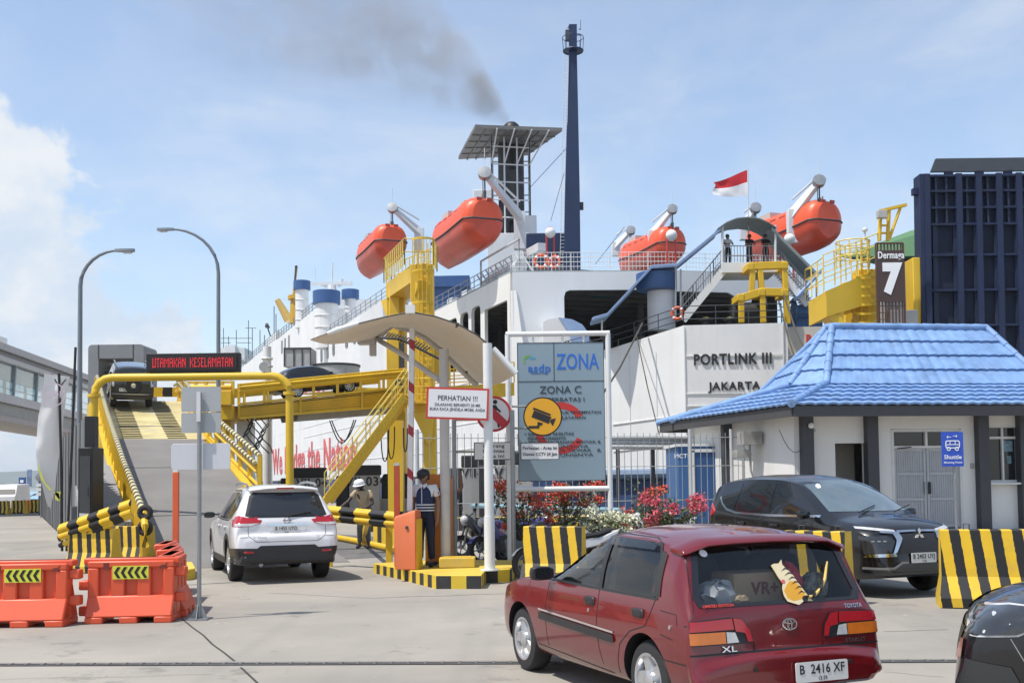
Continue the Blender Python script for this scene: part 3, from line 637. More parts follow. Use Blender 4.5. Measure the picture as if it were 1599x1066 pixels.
 # small white deckhouse with rounded blue-topped hatch behind the sign
 hb = MB(); Y = 63.2; prof = [(px, py) for px, py in ((848, 545), (848, 503), (856, 498), (872, 496), (892, 499), (908, 507), (918, 520), (924, 545))]
 hb.use(0); hb.loft([[P(px, py, Y) for px, py in prof], [P(px, py, Y) + Vector((0, 2.2, 0)) for px, py in prof]], closed=False, ); hb.face([P(px, py, Y) for px, py in prof])
 hb.use(1); pr2 = [(px, py) for px, py in ((872, 495.2), (893, 498.2), (909, 506.2), (919, 519.2), (925.5, 545))]
 hb.loft([[P(px, py, Y - .05) for px, py in pr2], [P(px, py, Y - .05) + Vector((0, 1.4, .05)) for px, py in pr2]], closed=False); hb.face([P(px, py, Y - .06) for px, py in pr2] + [P(895, 545, Y - .06), P(888, 518, Y - .06)])
 hb.build('deck_hatch', [m_shipw, m_lblue], R, world=True, fix=False)
 # blue drum ventilator with white trunk
 vt = MB(); c = P(1033, 500, 60.5); vt.lathe([(.78, 0), (.78, 2.9), (.9, 3.0)], 20, Matrix.Translation((c.x, 60.5, c.z - .6))); vo = vt.build('ventilator', m_ship2, R, world=True)
 vc = MB(); ct = P(1026, 451, 60.2); vc.lathe([(.75, -.12), (1.12, -.06), (1.14, 0), (1.14, .86), (1.05, .9)], 24, Matrix.Translation((ct.x, 60.4, ct.z))); vc.build('ventilator_cowl', m_blue, vo, world=True)
 # mooring gear
 for px, py in ((1103, 507), (1140, 507), (948, 532), (1000, 519), (1020, 516)):
  c = P(px, py, 58.6 if px > 1050 else 60.8); bm_ = MB(); M_ = Matrix.Translation((c.x, c.y, c.z - .25))
  bm_.lathe([(.30, 0), (.26, .1), (.26, .42), (.36, .46), (.36, .56), (.1, .6)], 14, M_); bo = bm_.build('bollard', m_blk, R, world=True)
  MB().lathe([(.02, .601), (.30, .605), (.05, .66)], 12, M_).build('bollard_cap', mat('bollard_yellow', (.55, .45, .12), .5), bo, world=True)
 wn = MB(); c = P(1168, 485, 59.6); wn.lathe([(.75, -.9), (.75, -.8), (.45, -.78), (.45, .78), (.75, .8), (.75, .9)], 20, Matrix.Translation(c) @ Matrix.Rotation(pi / 2, 4, 'Y')); wn.box((c.x, c.y + .4, c.z - .6), (2.2, 1, .6)); wn.build('winch', m_mid, R, world=True)
 wn = MB(); c = P(1258, 487, 60); wn.lathe([(.65, -.7), (.65, -.6), (.4, -.58), (.4, .58), (.65, .6), (.65, .7)], 20, Matrix.Translation(c) @ Matrix.Rotation(pi / 2, 4, 'Y')); wn.box((c.x, c.y + .4, c.z - .55), (1.8, 1, .6)); wn.build('winch', mat('winch_blue', (.06, .16, .36), .5), R, world=True)
 # yellow fairlead frame
 yf = MB()
 def Y_(px, py, Y=57.9): return P(px, py, Y)
 for Y in (57.9, 59.4):
  for (xa, ya, xb, yb) in ((1158, 504, 1157, 462), (1192, 504, 1190, 456), (1230, 506, 1224, 412), (1174, 462, 1175, 416), (1190, 456, 1186, 416)): yf.bar(Y_(xa, ya, Y), Y_(xb, yb, Y), .29, .29)
  yf.bar(Y_(1153, 467, Y), Y_(1192, 455, Y), .34, .42); yf.bar(Y_(1188, 456, Y), Y_(1228, 457, Y), .34, .42); yf.bar(Y_(1168, 416, Y), Y_(1228, 414, Y), .34, .4)
 for (x, y) in ((1157, 464), (1190, 456), (1226, 457), (1172, 416), (1226, 414)): yf.bar(Y_(x, y, 57.7), Y_(x, y, 57.9) + Vector((0, 1.6, 0)), .36, .36)
 yf.build('fairlead_frame', m_yel, R, world=True, bevel=.03)
 # mooring ropes
 rp = MB(); 
 for (a, b, r_) in (((1224, 460, 57.6), (1262, 560, 50), .05), ((1216, 470, 57.6), (1250, 585, 50), .05), ((1003, 505, 59), (925, 640, 48), .055), ((992, 515, 60), (1035, 700, 52), .03)): MB().tube([P(*a), P(*a).lerp(P(*b), .5) - Vector((0, 0, .25)), P(*b)], r_, 6).build('mooring_rope', mat('rope', (.07, .065, .055), .9), R, world=True)
 # ---- funnel top: slatted canopy on lattice, exhaust pipes ----
 fz = MB(); near = [P(742, 199, 85), P(878, 204, 85)]; zf = near[0].z; far = [P(824, 243, 85), P(716, 249, 85)]
 def toz(px, py): d = ray(px, py); t = (zf - EYE) / d.z; return Vector((d.x * t, d.y * t, zf))
 quad = [toz(742, 200), toz(878, 205), toz(824, 243), toz(716, 249)]
 fz.prism([(p.x, p.y) for p in quad], .28, Matrix.Translation((0, 0, zf)))
 for i in range(1, 8):
  t_ = i / 8; fz.bar(quad[0].lerp(quad[1], t_) - Vector((0, 0, .06)), quad[3].lerp(quad[2], t_) - Vector((0, 0, .06)), .08, .12)
 for i in range(1, 5): t_ = i / 5; fz.bar(quad[0].lerp(quad[3], t_) - Vector((0, 0, .04)), quad[1].lerp(quad[2], t_) - Vector((0, 0, .04)), .06, .08)
 fn = fz.build('funnel_canopy', mat('funnel_canopy_grey', (.17, .17, .165), .6, var=.2, scale=.6), R, world=True, smooth=0)
 ctr = sum(quad, Vector()) / 4
 la = MB(); cx, cy = P(798, 300, 89).x, 89.5; hw, hd = 1.55, 2.2
 T = [Vector((cx - hw, cy - hd, 0)), Vector((cx + hw, cy - hd + .6, 0)), Vector((cx + hw, cy + hd, 0)), Vector((cx - hw, cy + hd, 0))]
 zl0 = zf - 6.6
 for i in range(4):
  a, b = T[i], T[(i + 1) % 4]
  for z in [zl0 + k * 1.45 for k in range(5)]: la.tube([a + Vector((0, 0, z)), b + Vector((0, 0, z))], .06, 6)
  for k in range(4): p = a.lerp(b, k / 3); la.tube([p + Vector((0, 0, zl0 - 1.5)), p + Vector((0, 0, zf))], .07, 6)
 for k in range(4): p = T[0].lerp(T[1], k / 3); la.tube([p + Vector((0, 0, zf - 2.2)), p + Vector((.5 + .35 * k, -2.0, zf))], .06, 6)
 la.build('funnel_lattice', m_ship2, R, world=True)
 up = MB()
 for dx, dy, r_ in ((-.55, -.3, .5), (.55, .2, .55), (0, 1.1, .4)): up.lathe([(r_, zl0 - 2), (r_, zf - .3), (r_ * .8, zf + .25)], 14, Matrix.Translation((cx + dx, cy + dy, 0)))
 up.box((cx, cy + .5, zl0 + 2.2), (1.6, 2.2, 4.2)); up.build('uptakes', m_mid, R, world=True)
 ex = MB()
 for dx, r_, h_ in ((-.55, .55, .75), (.35, .72, 1.15)): ex.lathe([(r_, 0), (r_, h_ * .45), (r_ * .86, h_ * .75), (r_ * .5, h_ * .95), (.05, h_)], 16, Matrix.Translation((cx - .25 + dx, cy - 1.4, zf + .27)))
 ex.build('exhaust_cap', m_blk, R, world=True)
 fb = MB(); a = P(772, 372, 87); fb.box((cx - .3, cy, (zl0 - 1.4 + 14.3) / 2), (3.4, 5.0, zl0 - 1.4 - 14.3)); fb.box((cx + 1.55, cy - 1.0, zl0 - 1.5), (1.0, 1.6, 3.4)); fb.box((cx - 2.3, cy - .8, zl0 + .6), (1.6, 1.6, 3.6)); fb.build('funnel_casing', m_ship2, R, world=True, bevel=.05)
 nb = MB(); a, b = P(822, 418, 76), P(905, 366, 76); nb.box(((a.x + b.x) / 2, 76.6, (a.z + b.z) / 2), (b.x - a.x, 2.4, b.z - a.z)); nb.build('deckhouse', m_navy, R, world=True, bevel=.04)
 nb = MB(); a, b = P(676, 510, 86), P(706, 432, 86); nb.box(((a.x + b.x) / 2 + .6, 87.3, (a.z + b.z) / 2), (b.x - a.x + 1.2, 2.6, b.z - a.z)); nb.box(((a.x + b.x) / 2 + .6, 87.2, b.z - .4), (b.x - a.x + 1.6, 3, .9)); nb.build('deckhouse', m_blue, R, world=True, bevel=.04)
 # ---- tall navy mast ----
 ms = MB(); Y = 75
 def sect(px, py, hw): c = P(px, py, Y); return [c + Vector((hw * sx, hw * sy, 0)) for sx, sy in ((-1, -.8), (1, -.8), (1, .8), (-1, .8))]
 ms.loft([sect(893, 422, .58), sect(893.5, 300, .50), sect(894, 168, .37), sect(894.5, 95, .28), sect(894.5, 40, .27)], True, True, True); mo = ms.build('mast', m_navy, R, world=True, smooth=0)
 la = MB(); a, b = P(880.5, 415, Y), P(887, 90, Y)
 for dx in (0, .3): la.tube([a + Vector((dx - .28, -.3, 0)), b + Vector((dx - .28, -.3, 0))], .022, 5)
 for i in range(60): p = a.lerp(b, i / 60) + Vector((-.28, -.3, 0)); la.tube([p, p + Vector((.3, 0, 0))], .016, 4)
 la.build('ladder', m_ship2, mo, world=True)
 cr = MB(); c = P(895, 80, Y); M_ = Matrix.Translation(c); cr.torus(.68, .06, M_, 20, 6); cr.lathe([(.25, -.05), (.68, 0), (.68, .05), (.25, .05)], 18, M_); cr.torus(.74, .025, M_ @ Matrix.Translation((0, 0, .95)), 20, 5)
 for i in range(8): a_ = 2 * pi * i / 8; cr.tube([c + Vector((.68 * cos(a_), .68 * sin(a_), 0)), c + Vector((.74 * cos(a_), .74 * sin(a_), .95))], .02, 4)
 cr.build('crows_nest', m_navy, mo, world=True)
 an = MB(); 
 for (x0, y0_, x1, y1_, r_) in ((904, 46, 907, 46, .04), (906.5, 46, 906.5, 32, .02), (899, 55, 907, 55, .04), (886, 44, 890, 44, .04), (888, 44, 888, 40, .02)): an.tube([P(x0, y0_, Y), P(x1, y1_, Y)], r_, 5)
 c = P(889, 56, Y); an.box(c, (.55, .4, .7)); c = P(907, 322, Y); an.box(c, (.35, .3, .5)); an.build('mast_fittings', m_mid, mo, world=True)
 wr = MB(); wr.tube([P(884, 232, Y), P(825, 296, 86)], .03, 4); wr.tube([P(881, 270, Y), P(860, 345, 70)], .02, 4); wr.tube([P(930, 412, 68), P(975, 355, 84)], .03, 4); wr.build('stay_wire', m_mid, R, world=True)
 # ---- forward vents, cranes, radar mast, aerials ----
 for (px, py0, py1, Y, rc, rb, hc) in ((471.5, 453, 500, 134, 1.05, .82, 14), (510, 475, 530, 118, 1.5, 1.25, 20), (547, 467, 510, 120, .98, .62, 14)):
  c = P(px, py0, Y); b = P(px, py1, Y); v_ = MB(); v_.lathe([(rb * 1.02, b.z - 1), (rb, b.z), (rb, c.z + .1)], 18, Matrix.Translation((c.x, Y, 0)))
  for k in range(3): z = b.z + (c.z - b.z) * k / 3; v_.torus(rb * 1.05, .04, Matrix.Translation((c.x, Y, z)), 18, 5)
  vo = v_.build('ventilator', m_shipw, R, world=True); h_ = hc / FPX * Y
  MB().lathe([(rb, -.02), (rc, 0), (rc, h_), (rc * .93, h_ + .05)], 22, Matrix.Translation((c.x, Y, c.z))).build('ventilator_cowl', m_blue, vo, world=True)
 ck = MB(); c = P(465, 505, 140); d_ = P(465, 468, 140); ck.tube([c, d_], [1.1, .95], 12); ck.lathe([(1.3, 0), (1.3, .5), (.6, .6)], 12, Matrix.Translation(d_)); ck.tube([d_ + Vector((-.4, 0, .5)), P(462, 440, 140)], .3, 6); ck.tube([P(459, 452, 140), P(463, 418, 140)], .16, 6); ck.build('deck_crane', mat('crane_ochre', (.50, .30, .02), .5), R, world=True)
 ck = MB(); ck.tube([P(451, 500, 150), P(433, 468, 150)], [.65, .4], 8); ck.build('deck_crane', mat('crane_boom', (.58, .38, .10), .5), R, world=True)
 cb = MB(); cb.tube([P(463, 418, 139.8), P(462, 415, 139.8)], .2, 6); cb.tube([P(460, 445, 139.8), P(462, 416, 139.8)], .12, 5); cb.build('crane_jib', m_mid, R, world=True)
 rm = MB(); Y = 165
 rm.tube([P(519, 465, Y), P(518, 445, Y)], [.9, .6], 8); rm.box(P(518, 443, Y), (6.2, .5, .45)); rm.tube([P(518, 443, Y), P(519, 410, Y)], .13, 5)
 rm.bar(P(497, 443, Y), P(510, 448, Y), .3); rm.bar(P(541, 440, Y), P(528, 447, Y), .3); rm.tube([P(492, 440, Y), P(492, 418, Y)], .05, 4); rm.tube([P(533, 441, Y), P(533, 436, Y)], .3, 6); rm.build('radar_mast', m_ship2, R, world=True)
 ae = MB(); random.seed(5)
 for (px, y0_, y1_, Y) in ((388, 560, 500, 215), (394, 560, 512, 215), (369, 560, 515, 215), (357, 565, 525, 220), (349, 565, 512, 225), (428, 520, 478, 175), (431, 520, 490, 175), (413, 545, 523, 190), (406, 552, 515, 190)): ae.tube([P(px, y0_, Y), P(px, y1_, Y)], .07, 4)
 for (x0, x1, y, Y) in ((345, 395, 528, 220), (383, 400, 512, 215), (345, 360, 535, 222), (370, 392, 535, 218)): ae.tube([P(x0, y, Y), P(x1, y, Y)], .06, 4)
 c = P(417, 509, 185); ae.lathe([(.05, -.4), (.55, .0), (.5, .3)], 10, Matrix.Translation(c) @ Matrix.Rotation(1.1, 4, 'Y')); ae.tube([c, c - Vector((-1, 0, 3))], .12, 5)
 ae.build('aerial', m_mid, R, world=True)
 bw = MB(); bw.box(P(368, 556, 215) , (5, 6, 2.6)); bw.box(P(362, 548, 212), (2, 3, 2.0)); bw.build('bridge_wing', m_shipw, R, world=True)
 # clutter along the port boat deck: capsules, lockers, davit feet
 cl = MB(); random.seed(9)
 for s in (1.2, 3.2, 5.4): cl.tube([sp_(s, 1.2, zu + .75), sp_(s + 1.4, 1.2, zu + .75)], .42, 10); cl.box(sp_(s + .7, 1.2, zu + .25), (1.5, .8, .4), radians(111))
 for s in range(10): cl.tube([sp_(s * .9 + .3, 1.8, zu), sp_(s * .9 + .9, 1.0, zu + 1.6)], .06, 5)
 for s in (8.5, 12.5, 16): cl.box(sp_(s, 1.6, zu + .6), (1.2, .7, 1.0), radians(111))
 cl.box(sp_(2, 2.4, zu + 1.9), (2.6, .5, .5), radians(111)); cl.tube([sp_(-.0, .6, zu), sp_(.0, .6, zu + 2.1), sp_(7, .6, zu + 2.1), sp_(7, .6, zu)], .07, 6)
 cl.build('deck_gear', m_ship2, R, world=True)
 pe = MB()
 for v in (3.5, 5.5, 8, 10.5): pe.box(sp_(1.6, v + 2, zu + .5), (1.6, .7, .5), radians(21)); 
 pe.bar(sp_(2.5, 3.5, zu + .55), sp_(2.5, 17, zu + .75), .6, .4); pe.bar(sp_(3.5, 2.5, zu + .35), sp_(3.5, 17, zu + .35), .8, .5); pe.build('deck_piping', m_mid, R, world=True)
 lb = MB(); lb.box(P(943, 462, 72), (1.6, .2, .28)); lb.build('deck_light', mat('light_strip_blue', (.05, .14, .2), .4), R, world=True)
 fl = MB()
 for px in (912, 1000, 1045): fl.tube([P(px - 24, 395, 70), P(px + 22, 388, 72)], .05, 4)
 return R
FERRY = ferry()
# ------------------------------------------------------------------ lifeboats and davits
def lifeboat_meshes():
 L_ = 8.4; up, lo, st = MB(), MB(), MB()
 def half(t): return (1 - (2 * abs(t - .5)) ** 3.2 * (.10 if t < .5 else .40)) * min(1, .60 + 6 * min(t, 1 - t) ** .75)
 rings_u, rings_l, belt = [], [], []; PU = [(1, 0), (.995, .2), (.95, .44), (.85, .66), (.70, .84), (.52, .95), (.3, 1)]; PL = [(1, 0), (.975, .26), (.89, .50), (.72, .70), (.47, .86), (.2, .96), (0, 1.03)]
 for t in [0, .012, .035, .08, .15, .25, .36, .48, .6, .71, .81, .89, .945, .98, 1]:
  x = L_ * t; b = 1.42 * half(t); sh = .25 * (2 * t - 1) ** 2; ht = 1.62 * min(1, .66 + 1.6 * min(t, 1 - t) ** .7); kz = 1.5 * min(1, .62 + 1.5 * min(t, 1.0 - t) ** .6)
  rings_u.append([(x, -y * b, sh + z * ht) for y, z in PU] + [(x, y * b, sh + z * ht) for y, z in PU[::-1]])
  rings_l.append([(x, -y * b, sh - z * (kz + sh)) for y, z in PL] + [(x, y * b, sh - z * (kz + sh)) for y, z in PL[-2::-1]]); belt.append((x, b, sh))
 up.loft(rings_u, closed=False); up.face(rings_u[0]); up.face(rings_u[-1][::-1])
 lo.loft(rings_l, closed=False); lo.face(rings_l[0]); lo.face(rings_l[-1][::-1])
 ring = [(x, y + .03, z) for x, y, z in belt] + [(x, -y - .03, z) for x, y, z in belt[::-1]]
 st.tube(ring + [ring[0]], .06, 6)
 w = MB()
 for x in (2.2, 3.3, 4.4, 5.5, 6.4):
  for s in (-1, 1): w.box((x, s * 1.17 * half(x / L_), .98), (.62, .12, .34))
 for y in (-.35, .35): w.box((-.02, y, 1.45), (.06, .35, .2))
 c = MB(); c.box((6.2, 0, 1.75), (1.3, 1.2, .5)); c.box((2.6, .2, 1.72), (.9, .8, .3))
 for x in (.5, 7.7): c.tube([(x, 0, 1.1), (x, 0, 1.9)], .06, 6)
 return up, lo, st, w, c
def lifeboat(loc, rz, label, tilt=0):
 R = thing('lifeboat', label, 'lifeboat', loc, rz, 'orange enclosed lifeboats hanging from davits')
 up, lo, st, w, c = LB
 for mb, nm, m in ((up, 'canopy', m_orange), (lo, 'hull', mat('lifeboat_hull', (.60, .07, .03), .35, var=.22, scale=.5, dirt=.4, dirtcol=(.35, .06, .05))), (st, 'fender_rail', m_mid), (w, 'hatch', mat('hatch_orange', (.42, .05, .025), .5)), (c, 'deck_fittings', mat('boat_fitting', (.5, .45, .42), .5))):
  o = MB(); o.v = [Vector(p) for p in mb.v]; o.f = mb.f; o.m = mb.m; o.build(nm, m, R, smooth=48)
 return R
LB = lifeboat_meshes()
def davit(px, py, Y, foot, label, rz, mirror=1):
 """hinged davit arm from a pedestal on deck out over the boat, with falls"""
 tip = at(px, py, Y); R = thing('davit', label, 'davit', foot, 0, 'white davit arms over the lifeboats')
 f = Vector(foot); knee = f + Vector((0, 0, (tip.z - f.z) * .52))
 a = MB(); a.bar(f, knee + Vector((0, 0, .3)), .75, .6); a.build('pedestal', m_ship2, R, world=True, bevel=.03)
 b = MB(); b.loft([[knee + Vector((dx * .8, dy, dz)) for dx, dy, dz in ((-.25, -.25, -.35), (.25, -.25, -.35), (.25, .25, .35), (-.25, .25, .35))], [tip + Vector((dx, dy, dz)) for dx, dy, dz in ((-.14, -.18, -.2), (.14, -.18, -.2), (.14, .18, .2), (-.14, .18, .2))]], True, True, True); b.build('arm', m_ship2, R, world=True)
 s = MB(); s.tube([knee + Vector((0, 0, 1.0)), tip + Vector((0, 0, .35))], .07, 6); s.tube([tip + Vector((0, 0, .1)), tip + Vector((0, 0, 1.6))], .02, 4); s.build('stay', m_ship2, R, world=True)
 h = MB(); h.lathe([(.1, -.2), (.42, -.18), (.42, .18), (.1, .2)], 14, Matrix.Translation(tip) @ Matrix.Rotation(radians(70), 4, 'X')); h.build('sheave', m_gal, R, world=True)
 w = MB(); w.tube([tip - Vector((0, 0, .3)), tip - Vector((0, 0, 1.6))], .05, 5); w.box(tip - Vector((0, 0, 1.3)), (.16, .16, .4)); w.tube([tip - Vector((.12, 0, .3)), tip - Vector((.12, 0, 2.6))], .03, 5); w.build('fall', m_mid, R, world=True)
 return R
RB = radians(111)                                # boat long axis along the ship
lifeboat(at(757, 347, 67.0), RB, 'orange enclosed lifeboat beside the funnel, largest of the lifeboats')
lifeboat(at(612, 380, 86.0), RB, 'orange enclosed lifeboat above the yellow portal tower, leftmost of the lifeboats')
lifeboat(at(1293, 349, 70.0), RB, 'orange enclosed lifeboat on the starboard side behind the berth 7 sign')
lifeboat(at(1052, 383, 88.5), RB, 'orange enclosed lifeboat beyond the stairs left of the flag')
davit(757, 271, 67.0, at(812, 390, 70) , 'white davit arm beside the funnel over the largest lifeboat', 0)
davit(613, 325, 86.5, at(655, 395, 88), 'white davit arm behind the yellow portal tower', 0)
davit(1279, 283, 70.0, at(1239, 380, 71.5), 'white davit arm on the starboard side by the rightmost lifeboat', 0, -1)
davit(1050, 327, 88.5, at(1019, 400, 90), 'white davit arm left of the flag by the starboard lifeboat', 0, -1)
davit(1180, 325, 82, at(1163, 375, 83), 'white davit arm behind the flagpole', 0, -1)
davit(985, 360, 98, at(962, 400, 100), 'small white davit arm farthest along the starboard side', 0, -1)
# life rings, lamp hoops, flag
def life_ring(c, r, nrm, label):
 M_ = Matrix.Translation(c) @ Vector(nrm).to_track_quat('Z', 'Y').to_matrix().to_4x4(); R = thing('life_ring', label, 'life ring', c, 0, 'orange life rings on the ferry rails')
 b = MB(); b.torus(r, r * .28, M_, 24, 10); b.build('ring', mat('ring_orange', (.66, .10, .03), .5), R, world=True)
 t = MB()
 for k in range(4):
  a = radians(45 + 90 * k); Mk = M_ @ Matrix.Rotation(a, 4, 'Z') @ Matrix.Translation((r, 0, 0)) @ Matrix.Rotation(pi / 2, 4, 'X'); t.lathe([(r * .29, -r * .16), (r * .29, r * .16)], 12, Mk, cap=False)
 t.build('band', m_textw, R, world=True)
life_ring(at(1058, 489, 58.6), .31, (-.5, -1, 0), 'orange life ring on the stern rail beside the white stair')
life_ring(at(845, 408, 66.2), .38, (-.2, -1, 0), 'orange life ring on the upper deck rail below the navy deckhouse')
life_ring(at(866, 409, 66.4), .34, (-.6, -1, 0), 'second orange life ring on the upper deck rail, nearer the mast')
for (px, py, y2, Y, lab) in ((859, 362, 420, 69, 'red hoop stand with white float below the mast'), (1232, 372, 440, 66, 'red hoop stand with white float beside the stair canopy'), (1048, 366, 440, 64, 'white float on a red stand before the starboard lifeboat')):
 c = at(px, py, Y); b = at(px, y2, Y); R = thing('float_stand', lab, 'float stand', (c.x, Y, b.z)); r = .24
 h = MB(); h.tube([(-r, 0, 0), (-r, 0, c.z - b.z)] + [(-r * cos(pi * i / 8), 0, c.z - b.z + .28 * sin(pi * i / 8)) for i in range(1, 8)] + [(r, 0, c.z - b.z), (r, 0, 0)], .055, 7); h.build('hoop', m_red, R)
 f_ = MB(); f_.sphere((0, -.12, c.z - b.z - .08), .34, 14, 10); f_.build('float', m_white, R)
def flag():
 Y = 60.4; top = at(1167.5, 262, Y); bot = at(1170, 415, Y); R = thing('flag', 'red and white national flag flying from a pole above the stair canopy', 'flag', (bot.x, Y, bot.z))
 MB().tube([(0, 0, 0), (top.x - bot.x, 0, top.z - bot.z)], .04, 8, r2=.03).build('flagpole', m_ship2, R)
 for (nm, v0, v1, m) in (('red_band', 0, .5, mat('flag_red', (.55, .02, .03), .75)), ('white_band', .5, 1, mat('flag_white', (.78, .78, .8), .75))):
  f_ = MB(); rows = []
  for jn in range(7):
   v = v0 + (v1 - v0) * jn / 6; row = []
   for i in range(19):
    u = i / 18; a = at(1168, 265 + 40 * v, Y); b = at(1115 + 3 * sin(v * 6), 284 + 22 * v - 1 * v, Y); p = a.lerp(b, u)
    row.append(p + Vector((0, .16 * sin(u * 8 + v * 2) * (.3 + u), .05 * sin(u * 7 + v * 2.2) - .15 * sin(pi * u) * .4)))
   rows.append(row)
  f_.loft(rows, closed=False); f_.build(nm, m, R, smooth=180, world=True)
flag()
# ================================================================== RAMP, GANTRY, BRIDGE, TOWERS
m_ystripe = stripes('hazard_yellow_black_x', .80, .5, (1, 0, 0), YEL, BLK)
WPROF = [(0, .155), (.02, .13), (.075, .085), (.075, .05), (.02, 0), (.075, -.05), (.075, -.085), (.02, -.13), (0, -.155), (-.006, -.13), (.01, 0), (-.006, .13)]
def wbeam(mb, pts, out=(0, -1, 0), k=1.0):
 out = Vector(out).normalized(); rings = []
 for p in pts: rings.append([Vector(p) + out * a * k + Vector((0, 0, b * k)) for a, b in WPROF])
 return mb.loft(rings, True, True, True)
RD = Vector((-.39, .92, 0)).normalized(); RN = Vector((RD.y, -RD.x, 0))     # up-ramp direction, to its right
RL0 = Vector((-7.25, 22.0, 0))                    # left foot of the ramp
RPROF = [(0, .0), (4, .55), (17.6, 3.35), (26.2, 5.35), (33, 5.5)]
RW = 3.15
def rz_(t):
 for (a, za), (b, zb) in zip(RPROF[:-1], RPROF[1:]):
  if t <= b: return za + (zb - za) * (t - a) / (b - a)
 return RPROF[-1][1]
def rp_(t, v, dz=0.0): return RL0 + RD * t + RN * v + Vector((0, 0, rz_(t) + dz))
def ramp_structure():
 R = thing('vehicle_ramp', 'steep concrete vehicle ramp with worn yellow steel upper deck climbing to the berth bridge', 'ramp', RL0, 0)
 m_rc = mat('ramp_concrete', (.185, .176, .165), .85, var=.14, scale=.7, bump=.25, dirt=.35, dirtcol=(.19, .18, .165), streak=False)
 c = MB(); ts = [0, 2, 4, 8, 12, 17.6]
 c.loft([[rp_(t, 0, .006), rp_(t, RW + .9 * (1 - t / 17.6), .006), Vector((*rp_(t, RW + .9 * (1 - t / 17.6)).xy, -.1)), Vector((*rp_(t, 0).xy, -.1))] for t in ts], True, True, True)
 c.build('concrete_slope', m_rc, R, world=True, smooth=20)
 jn = MB()
 for t in (5.8, 12.2): jn.face([rp_(t, .05, .012), rp_(t, RW, .012), rp_(t + .06, RW, .012), rp_(t + .06, .05, .012)])
 jn.build('expansion_joint', m_joint_shadow, R, world=True)
 # worn yellow steel deck with transverse grip bars in two wheel tracks
 m_worn = mat('worn_yellow_deck', (.54, .46, .22), .65, var=.25, scale=1.1, dirt=.9, dirtcol=(.42, .38, .30))
 s = MB(); s.loft([[rp_(t, -.1, .0), rp_(t, RW + .15, .0), rp_(t, RW + .15, -.3), rp_(t, -.1, -.3)] for t in (17.65, 22, 26.2, 33)], True, True, True)
 dk = s.build('steel_deck', m_worn, R, world=True, smooth=20)
 b = MB(); t = 17.8
 while t < 26.2:
  for v0, v1 in ((.42, 1.1), (1.95, 2.62)): b.box((rp_(t, (v0 + v1) / 2, .02)), (v1 - v0, .085, .02), atan2(RN.y, RN.x))
  t += .34
 b.build('grip_bar', mat('grip_steel', (.085, .08, .075), .6, var=.3), dk, world=True)
 g = MB()
 for v in (-.2, RW + .25): g.loft([[rp_(t, v - .12, .06), rp_(t, v + .12, .06), rp_(t, v + .12, -.62), rp_(t, v - .12, -.62)] for t in (9, 17.6, 26.2, 33)], True, True, True)
 g.build('girder', m_yel, R, world=True, smooth=0)
 for v in (-.2, RW + .25):
  for t in (18.4, 25.5):
   p = rp_(t, v); MB().box((p.x, p.y, p.z / 2 - .3), (.45, .45, p.z - .6)).build('column', m_yel2, R, world=True)
 # guard rails both sides: posts, W-beam and a hazard-striped pipe
 m_pipe = stripes('pipe_stripes', .44, .5, (RD.x, RD.y, .2), (.62, .53, .26), (.055, .055, .06))
 for v, t0, side in ((-.12, .9, -1), (RW + .2, 8.6, 1)):
  rl = MB(); t = t0
  while t < 27.5:
   vv = v + (.55 * (1 - t / 17.6) if side > 0 and t < 17.6 else 0)
   rl.bar(rp_(t, vv, -.1), rp_(t, vv, 1.0), .12, .12); rl.bar(rp_(t + .0, vv - .02, .15), rp_(t + .45, vv - .02, .7), .07, .07); t += 1.45
  tt = [t0, 8, 17.6, 26.2, 28] if t0 < 8 else [t0, 17.6, 26.2, 28]
  def vo(t): return v + (.55 * (1 - t / 17.6) if side > 0 and t < 17.6 else 0)
  wbeam(rl, [rp_(t, vo(t) - side * .06, .62) for t in tt], -RN * side, 1.0)
  for dz in (.12,): rl.tube([rp_(t, vo(t), dz) for t in tt], .05, 8)
  ro = rl.build('guard_rail', m_yel, R, world=True)
  pp = MB(); pp.tube([rp_(t, vo(t), 1.02) for t in tt], .075, 10); pp.tube([rp_(t, vo(t) - side * .14, .82) for t in tt], .06, 8) if side > 0 else None
  pp.build('striped_pipe', m_pipe, ro, world=True)
 # bottom end of the left rail: bent yellow tube to the ground and round black reflectors
 e = MB(); p = rp_(.9, -.12, 1.0); e.tube([p, p - RD * .35 + Vector((0, 0, -.25)), p - RD * .55 + Vector((0, 0, -.65)), gnd(220, 886) + Vector((0, .3, 0))], .075, 8); e.build('rail_end', m_yel, R, world=True)
 k = MB(); 
 for dz in (.12, -.2): k.torus(.11, .06, Matrix.Translation(p - RD * .1 + Vector((.05, -.08, dz - .1))) @ Matrix.Rotation(pi / 2, 4, 'X'), 14, 8)
 k.build('reflector', m_rub, R, world=True)
 # striped stop beam across the top
 sb = MB(); a, b2 = at(236, 612, 50), at(279, 612, 50.5); sb.bar(a, b2, .35, .42); sb.build('stop_beam', m_ystripe, R, world=True)
 # grey abutment wall, dark cabinets beside the ramp foot
 ab = MB(); ab.loft([[rp_(t, -.25, -rz_(t) + h), rp_(t, -1.3, -rz_(t) + h), rp_(t, -1.3, -rz_(t) - .05), rp_(t, -.25, -rz_(t) - .05)] for t, h in ((2.6, .9), (7, 1.5), (16, 2.9))], True, True, True)
 ab.build('abutment', mat('abutment_grey', (.27, .275, .28), .8, var=.12, dirt=.3, streak=True), R, world=True)
ramp_structure()
